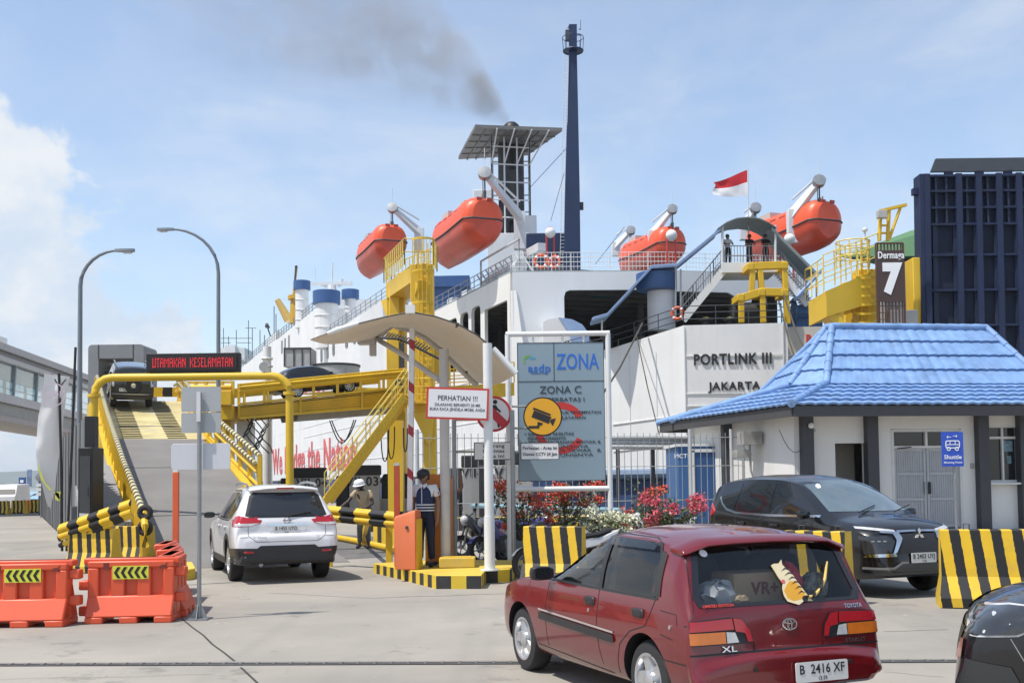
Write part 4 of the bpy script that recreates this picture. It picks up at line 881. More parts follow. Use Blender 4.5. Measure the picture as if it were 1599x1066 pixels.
def gantry():
 Y = 27.4; a, b = at(147, 588, Y), at(452, 588, Y); zt = (a.z + b.z) / 2; z0 = at(147, 786, Y).z; r = .10
 R = thing('height_gantry', 'yellow pipe height gantry spanning the ramp entrance', 'gantry', (a.x, Y, 0))
 p = [(a.x, Y, z0), (a.x, Y, zt - .45)] + [(a.x + .45 - .45 * cos(t), Y, zt - .45 + .45 * sin(t)) for t in (pi / 8, pi / 4, 3 * pi / 8)] + [(a.x + .45, Y, zt)]
 p += [(b.x - .45, Y, zt)] + [(b.x - .45 + .45 * sin(t), Y, zt - .45 + .45 * cos(t)) for t in (pi / 8, pi / 4, 3 * pi / 8)] + [(b.x, Y, zt - .45), (b.x, Y, .02)]
 g = MB(); g.tube(p, r, 14); g.build('pipe_frame', m_yel2, R, world=True)
 f = MB()
 for x, z in ((a.x, z0 + .0), (a.x, zt - .45), (b.x, zt - .45)): f.lathe([(.16, -.04), (.16, .04)], 16, Matrix.Translation((x, Y, z)))
 for k in range(4): an = k * pi / 2 + .4; f.bar((a.x + .13 * cos(an), Y + .13 * sin(an), z0), (a.x + .1 * cos(an), Y + .1 * sin(an), z0 + .5), .02, .09)
 f.build('flange', m_yel2, R, world=True)
 pl = MB(); pl.box((a.x, Y, z0 / 2 - .02), (.8, .8, z0 - .04)); pl.build('plinth', m_mid, R, world=True, bevel=.03)
 hn = MB(); c = at(413, 573, Y); hn.lathe([(.03, 0), (.05, .04), (.07, .09), (.125, .18)], 14, Matrix.Translation(c + Vector((0, .1, 0))) @ Matrix.Rotation(pi / 2, 4, 'X')); hn.tube([c, c - Vector((0, 0, .3))], .02); hn.build('horn_speaker', mat('horn_grey', (.33, .33, .31), .5), R, world=True)
 # LED board standing on the beam
 L_ = thing('led_board', 'black LED message board with red dotted letters on the gantry beam', 'led sign', (0, 0, 0)); x0, x1 = at(229, 566, Y).x, at(375, 566, Y).x; zt2, zb = at(300, 551.5, Y).z, at(300, 581, Y).z
 bx = MB(); bx.box(((x0 + x1) / 2, Y + .05, (zt2 + zb) / 2), (x1 - x0, .2, zt2 - zb)); bo = bx.build('housing', m_blk, L_, bevel=.012)
 sc = MB(); sc.box(((x0 + x1) / 2, Y - .06, (zt2 + zb) / 2), (x1 - x0 - .14, .02, zt2 - zb - .12)); sc.build('screen', mat('led_screen', (.02, .012, .012), .6), bo)
 # dot-matrix lettering
 F = {'U': 'X..X X..X X..X X..X X..X X..X XXXX', 'T': 'XXX .X. .X. .X. .X. .X. .X.', 'A': '.XX. X..X X..X XXXX X..X X..X X..X', 'M': 'X...X XX.XX X.X.X X.X.X X...X X...X X...X', 'K': 'X..X X..X X.X. XX.. X.X. X..X X..X', 'N': 'X..X XX.X XX.X X.XX X.XX X..X X..X', 'E': 'XXX X.. X.. XX. X.. X.. XXX', 'S': '.XX X.. X.. .X. ..X ..X XX.', 'L': 'X.. X.. X.. X.. X.. X.. XXX', ' ': '... ... ... ... ... ... ...'}
 w = sum(len(F[ch].split()[0]) + 1 for ch in 'UTAMAKAN KESELAMATAN') - 1; pw = (x1 - x0 - .34) / w; ph = (zt2 - zb - .24) / 7; dots = MB(); cx = x0 + .17
 for ch in 'UTAMAKAN KESELAMATAN':
  rows = F[ch].split()
  for jy, row in enumerate(rows):
   for ix, q_ in enumerate(row):
    if q_ == 'X': dots.box((cx + (ix + .5) * pw, Y - .074, zt2 - .12 - (jy + .5) * ph), (pw * .78, .006, ph * .82))
  cx += (len(rows[0]) + 1) * pw
 lo = dots.build('lettering', mat('led_red', (.55, .02, .03), .5, emit=.75, var=0), bo, smooth=0); lo['kind'] = 'stuff'
 br = MB()
 for x in (x0 + .05, x1 - .08): br.box((x, Y + .02, (zb + zt) / 2), (.06, .06, zb - zt + .12))
 br.build('bracket', m_yel2, L_)
 wp = MB(); zb2 = at(300, 588, Y).z + .09
 for k in range(3): wp.box((x0 + (x1 - x0) * (k + .5) / 3, Y + .12, (zb + zb2) / 2), ((x1 - x0) / 3 - .02, .05, zb - zb2 - .01))
 wp.build('backing_panel', mat('backing_white', (.6, .6, .6), .6), L_)
gantry()
def tower():
 R = thing('portal_tower', 'tall yellow steel portal tower with caged ladder and railed top platform', 'tower', (at(640, 700, 51).x, 51, 0))
 Yn, Yf = 51.0, 55.5
 nx0, nx1 = at(641, 500, Yn).x, at(676, 500, Yn).x; fx0, fx1 = at(603, 500, Yf).x, at(632, 500, Yf).x
 ztn = at(655, 412, Yn).z; zs = at(655, 642, Yn).z
 c = MB(); c.box(((nx0 + nx1) / 2, Yn + .6, (ztn + zs) / 2), (nx1 - nx0, 1.2, ztn - zs)); c.box(((nx0 + nx1) / 2 + .3, Yn + .7, zs / 2), (.62, .62, zs)); c.prism([(nx0, zs + .02), (nx1, zs + .02), (nx1 - .1, zs - 1.4), (nx0 + .75, zs - 1.6)], 1.0, plane_M((0, Yn + 1.1, 0), (1, 0, 0), (0, 0, 1)))
 c.build('column', m_yel2, R, world=True, bevel=.03)
 c = MB(); zf = ztn - .1; c.box(((fx0 + fx1) / 2, Yf + .6, zf / 2 + 1), (fx1 - fx0, 1.2, zf - 2)); c.build('column', m_yel2, R, world=True, bevel=.03)
 cb = MB(); z1 = ztn - .05; z0 = at(650, 440, Yn).z
 cb.loft([[(nx0 + .02, Yn + .1, z0), (nx0 + .02, Yn + .1, z1), (nx1 - .3, Yn + 1.1, z1), (nx1 - .3, Yn + 1.1, z0)], [(fx0 + .02, Yf + .1, z0), (fx0 + .02, Yf + .1, z1), (fx1 - .1, Yf + 1.1, z1), (fx1 - .1, Yf + 1.1, z0)]], True, True, True)
 for s, (x, y) in ((1, (nx0, Yn + .3)), (-1, (fx0 + .1, Yf))): cb.prism([(0, 0), (0, -1.3), (-1.0 * s * .8, 0)], .5, plane_M((x, y, z0), (-.55, .83, 0), (0, 0, 1)))
 cb.build('crossbeam', m_yel2, R, world=True, smooth=0)
 rl = MB(); P4 = [Vector((nx1 + .05, Yn, z1)), Vector((nx0 - .25, Yn - .1, z1)), Vector((fx0 - .1, Yf, z1)), Vector((fx0 + .1, Yf + 1.6, z1)), Vector((nx1 + .1, Yn + 1.7, z1)), Vector((nx1 + .05, Yn, z1))]
 railing(rl, P4, 1.25, 2, .42, .03); rl.build('railing', mat('rail_yellow', (.70, .55, .12), .5), R, world=True)
 # caged ladder on the near column
 la = MB(); cx = (nx0 + nx1) / 2 + .1; zb = at(655, 640, Yn).z
 for dx in (-.22, .22): la.tube([(cx + dx, Yn - .1, zb), (cx + dx, Yn - .1, z1 + 1)], .025, 5)
 z = zb
 while z < z1 + .9: la.tube([(cx - .22, Yn - .1, z), (cx + .22, Yn - .1, z)], .015, 4); z += .3
 z = zb + .5
 while z < z1 + 1.3:
  la.strip([Vector((cx + .52 * cos(pi + pi * i / 8), Yn - .1 + .62 * sin(pi + pi * i / 8), z)) for i in range(9)], .09, .015); z += 1.5
 for i in range(1, 8): a_ = pi + pi * i / 8; la.tube([(cx + .52 * cos(a_), Yn - .1 + .62 * sin(a_), zb + .5), (cx + .52 * cos(a_), Yn - .1 + .62 * sin(a_), z1 + 1.2)], .016, 4)
 la.build('caged_ladder', m_yel, R, world=True)
 # machinery boxes and lamp on the columns
 bx = MB(); a = at(624, 560, Yf - .2); bx.box(a, (.45, .5, 1.6)); a = at(622, 598, 50.8); bx.box(a, (.3, .3, .35)); bx.build('control_box', m_mid, R, world=True, bevel=.03)
 bx = MB(); a = at(688, 568, 52); bx.box(a, (.9, .6, 1.6)); a = at(616, 520, Yf - .3); bx.box(a, (.5, .4, 4.5)); bx.build('cable_box', m_yel2, R, world=True, bevel=.04)
 pb = MB(); pb.box(((fx0 + fx1) / 2, Yf + .6, 1.35), (1.5, 1.6, .9)); pb.prism([(-.9, 0), (.9, 0), (.65, .45), (-.65, .45)], 1.6, plane_M(((fx0 + fx1) / 2, Yf + 1.5, 1.7), (1, 0, 0), (0, 0, 1))); pb.build('foot', m_blk, R, world=True, bevel=.04)
 pb = MB(); pb.box(((fx0 + fx1) / 2, Yf + .5, .45), (2.6, 2.2, .9)); pb.box(((nx0 + nx1) / 2 + .3, Yn + .7, .35), (1.4, 1.4, .7)); pb.build('footing', m_conc, R, world=True, bevel=.04)
 for k, (px, y0, y1, w) in enumerate(((601, 656, 720, 6), (611, 666, 716, 5), (633, 668, 705, 3))):
  cbm = MB(); cbm.tube([at(px - w * cos(pi * i / 12), y0 + (y1 - y0) * sin(pi * i / 12) ** .6, 50.5) for i in range(13)], .03, 5); cbm.build('cable', m_blk, R, world=True)
tower()
def bridge():
 R = thing('link_bridge', 'yellow steel upper vehicle bridge with slatted girder leading to the ship', 'bridge', (at(373, 640, 50).x, 50, 0))
 Lf, Rt = at(373, 633, 50.0), at(634, 606, 54.0); far = at(803, 597, 58.5); dirx = (Rt - Lf).normalized(); up = Vector((0, 0, 1)); nb = Vector((-dirx.y, dirx.x, 0)).normalized()
 hL = .60; hR = .85
 d = MB(); d.loft([[Lf, Rt, Rt + nb * 3.6, Lf + nb * 3.6], [p - up * .12 for p in (Lf, Rt, Rt + nb * 3.6, Lf + nb * 3.6)]], True, True, True); d.build('deck', m_mid, R, world=True)
 g = MB(); 
 for o in (0, 3.6):
  q = nb * o
  g.loft([[Lf + q, Lf + q - up * hL, Lf + q - up * hL + nb * .1, Lf + q + nb * .1], [Rt + q, Rt + q - up * hR, Rt + q - up * hR + nb * .1, Rt + q + nb * .1]], True, True, True)
  for k in range(6): t = (k + .5) / 6; g.bar(Lf + q - up * hL * t - nb * .02, Rt + q - up * hR * t - nb * .02, .09, .03)
  for t in (0, .35, .72, .99): p = Lf.lerp(Rt, t) + q - nb * .06; h = hL + (hR - hL) * t; g.bar(p + up * .05, p - up * h, .10, .10)
  g.bar(Lf + q + up * .06 - nb * .06, Rt + q + up * .06 - nb * .06, .22, .10); g.bar(Lf + q - up * hL - nb * .06, Rt + q - up * hR - nb * .06, .22, .08)
 g.build('girder', m_yel, R, world=True)
 u = MB(); u.loft([[Lf.lerp(Rt, t) - up * (hL + (hR - hL) * t + dz) + nb * o for o, dz in ((.3, 0), (.5, .28), (3, .28), (3.3, 0))] for t in (.35, 1)], True, True, True); u.build('underside', mat('soffit_grey', (.34, .33, .31), .8), R, world=True)
 r = MB()
 for o, s in ((0, -1), (3.55, 1)):
  q = nb * o
  for k in range(8): p = Lf.lerp(Rt, k / 7) + q; r.bar(p, p + up * 1.0, .12, .1)
  wbeam(r, [Lf + q + up * .74, Rt + q + up * .74], nb * s, 1.35)
  r.tube([Lf + q + up * .98, Rt + q + up * .98], .04, 6)
 r.build('guard_rail', m_yel, R, world=True)
 # continuation past the tower to the ship
 c = MB(); a, b = at(676, 604, 55.0), far; c.loft([[a, a - up * .9, a - up * .9 + nb * 3.2, a + nb * 3.2], [b, b - up * .7, b - up * .7 + nb * 3, b + nb * 3]], True, True, True); 
 for o in (0, 3): railing(c, [a + nb * o, b + nb * o], 1.1, 3, 1.1, .035)
 c.build('ship_link', m_yel, R, world=True, smooth=0)
 # corner where the ramp deck turns on to the bridge
 k = MB(); e0, e1 = at(283, 636, 49.5), at(367, 636, 50.2); zt = Lf.z
 k.loft([[(e0.x, 49.5, zt), (e1.x, 49.6, zt), (e1.x, 53.5, zt), (e0.x, 53.5, zt)], [(e0.x, 49.5, zt - .65), (e1.x, 49.6, zt - .65), (e1.x, 53.5, zt - .65), (e0.x, 53.5, zt - .65)]], True, True, True)
 for px in (292, 306, 322, 347, 364): p = at(px, 636, 49.6); k.bar((p.x, 49.55, zt), (p.x, 49.55, zt + 1.1), .13, .12)
 wbeam(k, [(e0.x, 49.5, zt + .72), (e1.x, 49.55, zt + .72)], (0, -1, 0), 1.5); k.bar((e0.x, 49.6, zt + 1.05), (e1.x, 49.6, zt + 1.05), .1, .1); k.box((at(353, 620, 49.4).x, 49.4, zt + .3), (.5, .3, .6))
 k.build('landing', m_yel, R, world=True)
 for px in (352, 384, 618): 
  p = at(px, 650, 51.5); MB().box((p.x, 51.5, (zt - .7) / 2), (.7, .7, zt - .7)).build('pier', m_yel2 if px != 384 else m_shipw, R, world=True)
 cb = MB(); random.seed(2)
 for i in range(9):
  x = at(384 + i * 4, 660, 50.2).x; cb.tube([(x + random.uniform(-.2, .2), 50.2, zt - .6 - .15 * k2 - random.uniform(0, .1)) if 0 else (x + .25 * sin(k2 * 1.3 + i), 50.2 + .2 * cos(k2 + i), zt - .6 - .32 * k2) for k2 in range(6)], .03, 5)
 a, b = at(518, 656, 52.5), at(556, 655, 52.8)
 for k2 in range(2): cb.tube([a.lerp(b, i / 10) - Vector((.1 * k2, 0, (1.0 + .12 * k2) * sin(pi * i / 10))) for i in range(11)], .03, 5)
 cb.build('cable_bundle', m_blk, R, world=True)
bridge()
def stairs():
 a, b = at(507, 783, 47), at(632, 618, 50); R = thing('steel_stair', 'long yellow steel stair rising to the tower landing', 'stair', (a.x, a.y, 0)); dY = Vector((.05, 1.0, 0))
 s = MB()
 for o in (0, 1): s.bar(a + dY * o, b + dY * o, .09, .34)
 s.build('stringer', m_yel, R, world=True)
 t = MB(); n = 26
 for i in range(n): p = a.lerp(b, (i + .5) / n) + dY * .5; t.box(p + Vector((0, 0, .12)), (.26, 1.0, .03))
 t.build('tread', m_yel, R, world=True)
 for o in (0, 1):
  r = MB(); railing(r, [a + dY * o + Vector((0, 0, .15)), b + dY * o + Vector((0, 0, .15))], 1.1, 3, .95, .024); r.build('handrail', mat('rail_yellow', (.70, .55, .12), .5), R, world=True)
 l = MB(); c = at(645, 628, 50.3); l.box((c.x, 50.8, c.z), (1.6, 1.2, .1)); railing(l, [Vector((c.x - .7, 50.2, c.z)), Vector((c.x + .8, 50.2, c.z))], 1.1, 3, .3, .022); l.build('landing', m_yel, R, world=True)
stairs()
# quay face panels with berth numbers, fenders
def quay_panel(px0, px1, y0, y1, Y, txt, lab, tpx, ty, sz):
 a, b = at(px0, y0, Y), at(px1, y1, Y); R = thing('fender_block', lab, 'fender', ((a.x + b.x) / 2, Y, 0), 0, 'numbered berth fender blocks along the quay')
 w = b.x - a.x; p = MB(); p.box((0, .3, a.z / 2), (w, .6, a.z)); p.build('block', mat('fender_panel', (.34, .34, .33), .7, var=.15, scale=.7, dirt=.4, streak=True), R, bevel=.03)
 f = MB(); f.box((0, .35, a.z + .25), (w + .1, .7, .5)); f.build('rubber_cap', m_rub, R, bevel=.06)
 f = MB(); f.box((-w / 2 - .35, .4, a.z / 2), (.6, .8, a.z)); f.build('fender', m_rub, R, bevel=.08)
 if txt:
  t = MB(); c = at(tpx, ty, Y); write(t, txt, sz, plane_M((c.x - (a.x + b.x) / 2, -.012, c.z), (1, 0, 0), (0, 0, 1)), .02, depth=.006); t.build('lettering', m_textk, R)
quay_panel(458, 506, 746, 800, 53.5, 'VII-04', 'grey fender block lettered VII-04 under the bridge', 487, 754, .58)
quay_panel(545, 592, 742, 800, 53.5, 'VII-03', 'grey fender block lettered VII-03 left of the tower foot', 566, 752, .62)
quay_panel(722, 768, 730, 810, 44, 'VII-0', 'pale fender block partly lettered VII-0 behind the guard', 741, 738, .50)
quay_panel(772, 832, 726, 810, 43, 'VI', 'pale fender block with large VI behind the sign posts', 783, 738, .68)
# skybridge on the far left
def skybridge():
 A = Vector((at(-90, 600, 62).x, 62, 0)); B = Vector((at(148, 600, 92).x, 92, 0)); d = (B - A).normalized(); n = Vector((d.y, -d.x, 0))
 def z_at(py0, py1, t): return at(0, py0, 66).z if 0 else None
 R = thing('skybridge', 'long glazed grey pedestrian bridge on the left of the ramp', 'bridge', A)
 def zz(py_l, Y_l): return EYE + (760 - py_l) / FPX * Y_l
 Y0 = 66.0; top, e1, e2, sill, fl, sk, bt = [zz(p, 69.5) for p in (530, 541, 549, 608, 622, 643, 652)]
 slope = -.012
 def seg(z0, z1, o0, o1, mb):
  L_ = (B - A).length; mb.loft([[P + n * o0 + Vector((0, 0, z0 + s)), P + n * o1 + Vector((0, 0, z0 + s)), P + n * o1 + Vector((0, 0, z1 + s)), P + n * o0 + Vector((0, 0, z1 + s))] for P, s in ((A, 0), (B, slope * L_))], True, True, True)
 m = MB(); seg(e1, top, -4, .5, m); m.build('roof', mat('bridge_roof', (.40, .40, .39), .5), R, world=True)
 m = MB(); seg(e2, e1 - .02, -3.8, .2, m); m.build('gutter', m_grey, R, world=True)
 m = MB(); seg(e2 - .35, e2 - .02, -3.9, .35, m); m.build('eave_band', mat('bridge_band', (.48, .48, .47), .5), R, world=True)
 m = MB(); seg(fl, sill, -3.8, .25, m); m.build('sill_band', mat('bridge_band', (.48, .48, .47), .5), R, world=True)
 m = MB(); seg(sk, fl - .02, -3.6, .0, m); m.build('truss_panel', mat('bridge_truss', (.34, .35, .33), .6, var=.2), R, world=True)
 m = MB(); seg(bt, sk - .02, -3.7, .2, m); m.build('bottom_chord', mat('bridge_chord', (.42, .38, .36), .6), R, world=True)
 gl = MB(); seg(sill + .02, e2 - .36, .02, .05, gl); gl.build('glazing', glassmat('bridge_glass', (.86, .94, .95), .05), R, world=True)
 g2 = MB(); seg(sill + .02, e2 - .36, -3.6, -3.57, g2); g2.build('glazing', glassmat('bridge_glass', (.86, .94, .95), .05), R, world=True)
 mu = MB(); L_ = (B - A).length; k = 2.0
 while k < L_:
  p = A + d * k; z0, z1 = sill + slope * k, e2 - .36 + slope * k
  mu.bar(p + n * .12 + Vector((0, 0, z0)), p + d * .35 + n * .12 + Vector((0, 0, z1)), .16, .16); mu.bar(p - n * 3.6 + Vector((0, 0, z0)), p - n * 3.6 + Vector((0, 0, z1)), .16, .16); k += 4.4
 mu.build('mullion', mat('mullion_grey', (.30, .34, .35), .5), R, world=True)
 ra = MB()
 for h in (.5, 1.0): ra.tube([A + n * -.2 + Vector((0, 0, sill + h)), B + n * -.2 + Vector((0, 0, sill + h + slope * L_))], .04, 5)
 ra.build('handrail', m_gal, R, world=True)
 it = MB(); it.box(A + d * 12 - n * 2 + Vector((0, 0, sill + 2.9)), (3, 1.5, 2.4), atan2(d.y, d.x)); it.box(A + d * 10 - n * 2.4 + Vector((0, 0, sill + 1.2)), (9, .2, .7), atan2(d.y, d.x)); it.build('interior_panel', m_white, R, world=True)
 for k in (6, 30): p = A + d * k - n * 1.8; MB().tube([p, p + Vector((0, 0, bt - .4))], .55, 16).build('pier', m_conc, R, world=True)
skybridge()
def portal():
 Y = 58; R = thing('entrance_portal', 'grey clad portal frame standing behind the top of the ramp', 'portal', (at(182, 600, Y).x, Y, 0))
 a, b = at(140, 539, Y), at(226, 640, Y); ix0, ix1 = at(156, 560, Y).x, at(211, 560, Y).x; zi = at(180, 560, Y).z; c = at(182, 600, Y).x
 m = MB(); m.prism([(p[0] - c, p[1]) for p in rrect(a.x, -1, b.x, a.z, .2)], 2.2, plane_M((0, 2, 0), (1, 0, 0), (0, 0, 1)), [[(ix0 - c, 1), (ix1 - c, 1), (ix1 - c, zi), (ix0 - c, zi)]]); m.build('cladding', m_grey, R, smooth=0)
 j = MB()
 for px in (156, 210): x = at(px, 550, Y).x - c; j.box((x, -.21, (a.z + zi) / 2), (.03, .02, a.z - zi))
 j.build('panel_joint', m_blk, R); j = MB(); j.box((0, 1.8, zi - .8), (ix1 - ix0 - .1, .3, 1.2)); j.build('inner_panel', mat('olive_panel', (.22, .24, .17), .7, var=.3), R)
portal()
def lamp_post(px, ytop, px2, y2, Y, lab):
 b = at(px, ytop, Y); t = at(px2, y2, Y); R = thing('street_lamp', lab, 'street lamp', (b.x, Y, 0), 0, 'curved grey street lamps by the ramp'); z1 = t.z; x1 = t.x - b.x
 hs = z1 - abs(x1) * .95; p = [(0, 0, 0), (0, 0, hs)] + [(x1 * (1 - cos(q)), 0, hs + (z1 - hs) * sin(q)) for q in [radians(k) for k in (12, 24, 36, 48, 60, 72, 82)]] + [(x1, 0, z1)]
 MB().tube(p, [.11, .08] + [.075 - .03 * i / 7 for i in range(8)], 12).build('post', m_lamp, R)
 h = MB(); s = 1 if x1 > 0 else -1; h.loft([[(x1 + s * u - .0, w, z1 + dz + .02 * 0) for w, dz in ((-.12 * k, -.05), (.12 * k, -.05), (.1 * k, .05), (-.1 * k, .05))] for u, k in ((-.1, .5), (.15, 1), (.55, .9), (.62, .5))], True, True, True); h.build('lamp_head', m_lamp, R)
 h = MB(); h.box((x1 + s * .36, 0, z1 - .085), (.3, .16, .05)); h.build('lens', mat('lamp_lens', (.5, .5, .48), .3), R)
lamp_post(124.5, 600, 184, 391, 40, 'curved street lamp left of the ramp, arm bending right')
lamp_post(341, 600, 268, 358, 46, 'taller curved street lamp right of the ramp, arm bending left')
# right-hand berth tower with the number board
def berth_tower():
 Y = 47; o = at(1340, 600, Y); R = thing('berth_tower', 'yellow steel berth tower with railed platform behind the guardhouse roof', 'tower', (o.x, Y, 0))
 c = MB()
 def col(px0, px1, ytop, Yc, dep=1.0): a, b = at(px0, ytop, Yc), at(px1, ytop, Yc); c.box(((a.x + b.x) / 2, Yc + dep / 2, a.z / 2), (b.x - a.x, dep, a.z))
 col(1297, 1317, 462, 46.5); col(1340, 1372, 420, 47.5); col(1425, 1437, 402, 49); col(1318, 1336, 440, 50)
 c.build('column', m_yel2, R, world=True, bevel=.03)
 b = MB(); p0, p1, p2 = at(1290, 447, 46.2), at(1372, 412, 47), at(1440, 405, 50)
 b.loft([[p0 + Vector((0, 0, -.2)), p0 + Vector((0, 2.8, -.2)), p0 + Vector((0, 2.8, -1.3)), p0 + Vector((0, 0, -1.3))], [p1 + Vector((0, 0, -.2)), p1 + Vector((0, 2.8, -.2)), p1 + Vector((0, 2.8, -1.6)), p1 + Vector((0, 0, -1.6))]], True, True, True)
 b.prism([(-.6, -1.0), (.1, -1.3), (.6, -2.4), (.3, -2.4), (0, -1.9)], 1.2, plane_M(p0 + Vector((.6, 1.4, 0)), (1, 0, 0), (0, 0, 1)))
 b.build('platform_beam', m_yel2, R, world=True, smooth=0)
 r = MB(); q = [p0 + Vector((-.1, 0, -.15)), p1 + Vector((0, 0, -.15))]; railing(r, q, 1.5, 3, .55, .032); railing(r, [p + Vector((0, 2.8, 0)) for p in q], 1.4, 3, .8, .03); railing(r, [q[0], q[0] + Vector((0, 2.8, 0))], 1.4, 3, .7, .03)
 cc = at(1335, 385, 47); M_ = Matrix.Translation((cc.x, 47.6, 0))
 for pz in (378, 392, 402): r.torus(.72, .03, Matrix.Translation((cc.x + .1, 47.6, at(1335, pz, 47.6).z)), 22, 6)
 for i in range(9): a_ = 2 * pi * i / 9; r.tube([(cc.x + .1 + .72 * cos(a_), 47.6 + .72 * sin(a_), at(1335, 418, 47.6).z), (cc.x + .1 + .72 * cos(a_), 47.6 + .72 * sin(a_), at(1335, 378, 47.6).z)], .028, 5)
 r.build('railing', mat('rail_yellow', (.70, .55, .12), .5), R, world=True)
 l = MB()
 for px in (1345, 1356): l.tube([at(px, 375, 47.2), at(px, 508, 47.2)], .05, 6)
 for i in range(22): y = 380 + i * 6; l.tube([at(1345, y, 47.2), at(1356, y, 47.2)], .02, 4)
 for i in range(6): y = 430 + i * 14; l.strip([at(1330 + 20 - 20 * cos(pi * k / 6), y + 4 * sin(pi * k / 6), 47.2 - .5 * sin(pi * k / 6)) for k in range(7)], .10, .02)
 l.build('ladder', m_yel, R, world=True)
 m = MB(); m.tube([at(1373, 376, 48), at(1375, 330, 48)], .09, 8); m.tube([at(1386, 376, 48), at(1388, 328, 48)], .09, 8); m.bar(at(1372, 330, 48), at(1415, 320, 48), .22, .12); m.tube([at(1389, 372, 48), at(1406, 324, 48)], .07, 6)
 for y in (340, 352, 364): m.tube([at(1374, y, 48), at(1387, y, 48)], .05, 6)
 m.build('derrick', m_yel, R, world=True)
 f = MB(); f.box(at(1377, 335, 47.7), (.42, .3, .34)); f.build('floodlight', mat('flood_grey', (.42, .42, .40), .4), R, world=True, bevel=.02)
 w = MB(); w.tube([at(1350, 376, 47.5), at(1350.5, 362, 47.5)], .05, 6); w.lathe([(.04, 0), (.13, .05), (.13, .12), (.03, .2)], 10, Matrix.Translation(at(1350.5, 362, 47.5))); w.build('beacon', m_ship2, R, world=True)
 k = MB(); a = at(1410, 493, 47.3); k.box((a.x, 47.5, a.z - .2), (1.3, .5, .9)); k.build('control_cabinet', m_grey, R, world=True, bevel=.03)
 B_ = thing('berth_sign', 'brown berth board reading Dermaga 7 in white on the yellow tower', 'sign', (0, 0, 0)); Ys = 46.0
 a, b2 = at(1368, 380, Ys), at(1413, 508, Ys); z2 = at(1390, 471, Ys).z; zA = at(1390, 391, Ys).z; w_ = b2.x - a.x; cx = (a.x + b2.x) / 2
 p = MB(); p.box((cx, Ys, (zA + z2) / 2), (w_, .08, zA - z2)); pb = p.build('board', mat('board_brown', (.065, .035, .03), .5), B_)
 s = MB()
 for i in range(8): s.box((a.x + w_ * (i + .5) / 8, Ys + .02, (a.z + b2.z) / 2), (.05, .06, a.z - b2.z))
 for x in (a.x - .02, b2.x + .02): s.box((x, Ys + .01, (a.z + b2.z) / 2), (.05, .1, a.z - b2.z))
 s.box((cx, Ys + .01, a.z), (w_, .1, .06)); s.build('slat_frame', mat('slat_brown', (.09, .045, .035), .6), B_)
 t = MB(); c = at(1390.5, 399, Ys); write(t, 'Dermaga', .42, plane_M((c.x, Ys - .045, c.z), (1, 0, 0), (0, 0, 1)), .02, 41 / FPX * Ys, depth=.02)
 c = at(1391.5, 437, Ys); write(t, '7', 1.62, plane_M((c.x, Ys - .045, c.z), (1, 0, 0), (0, 0, 1)), .07, 31 / FPX * Ys, depth=.02); t.build('lettering', m_textw, pb)
berth_tower()
def gangway_cabin():
 Y = 72; a, b = at(443, 543, Y), at(486, 572, Y); R = thing('gangway_cabin', 'grey gangway cabin with round drum roofed landing beside the ship', 'cabin', (a.x, Y, 0)); m = mat('cabin_grey', (.40, .40, .385), .6, var=.12, dirt=.25, streak=True)
 k = MB(); k.box(((a.x + b.x) / 2, Y + 1, (a.z + b.z) / 2), (b.x - a.x, 2, a.z - b.z)); k.build('box', m, R, world=True, bevel=.03); k = MB()
 for px in (444, 459, 472, 485): x = at(px, 550, Y).x; k.box((x, Y - .03, (a.z + b.z) / 2), (.08, .05, a.z - b.z))
 k.box(((a.x + b.x) / 2, Y - .03, a.z - .05), (b.x - a.x, .06, .12)); k.build('frame', m_mid, R, world=True)
 c, d = at(521, 570, Y), at(521, 600, Y); k = MB(); k.lathe([(1.55, d.z), (1.55, c.z)], 28, Matrix.Translation((c.x, Y + 1.2, 0))); k.build('drum', m, R, world=True); k = MB(); k.lathe([(1.6, c.z), (1.62, c.z + .12), (1.5, c.z + .16)], 28, Matrix.Translation((c.x, Y + 1.2, 0))); k.build('drum_rim', m_mid, R, world=True)
 k = MB(); k.bar(at(415, 600, Y) + Vector((0, 1, -.3)), at(612, 603, Y) + Vector((0, 1, -.3)), .5, .5); k.build('support_beam', m_yel2, R, world=True)
 MB().box((at(415, 600, Y).x, Y + 1, d.z / 2), (.35, .35, d.z)).build('leg', m_shipw, R, world=True)
 R = thing('vent_post', 'white ringed vent post standing left of the gangway cabin', 'post', (at(417, 700, 56).x, 56, 0)); t = at(417, 541, 56); k = MB(); k.tube([(t.x, 56, 0), (t.x, 56, t.z)], .22, 12); k.build('post', m_shipw, R, world=True); k = MB()
 for py in (560, 572, 585): k.torus(.26, .05, Matrix.Translation((t.x, 56, at(417, py, 56).z)), 16, 6)
 k.build('ring', m_ship2, R, world=True)
gangway_cabin()
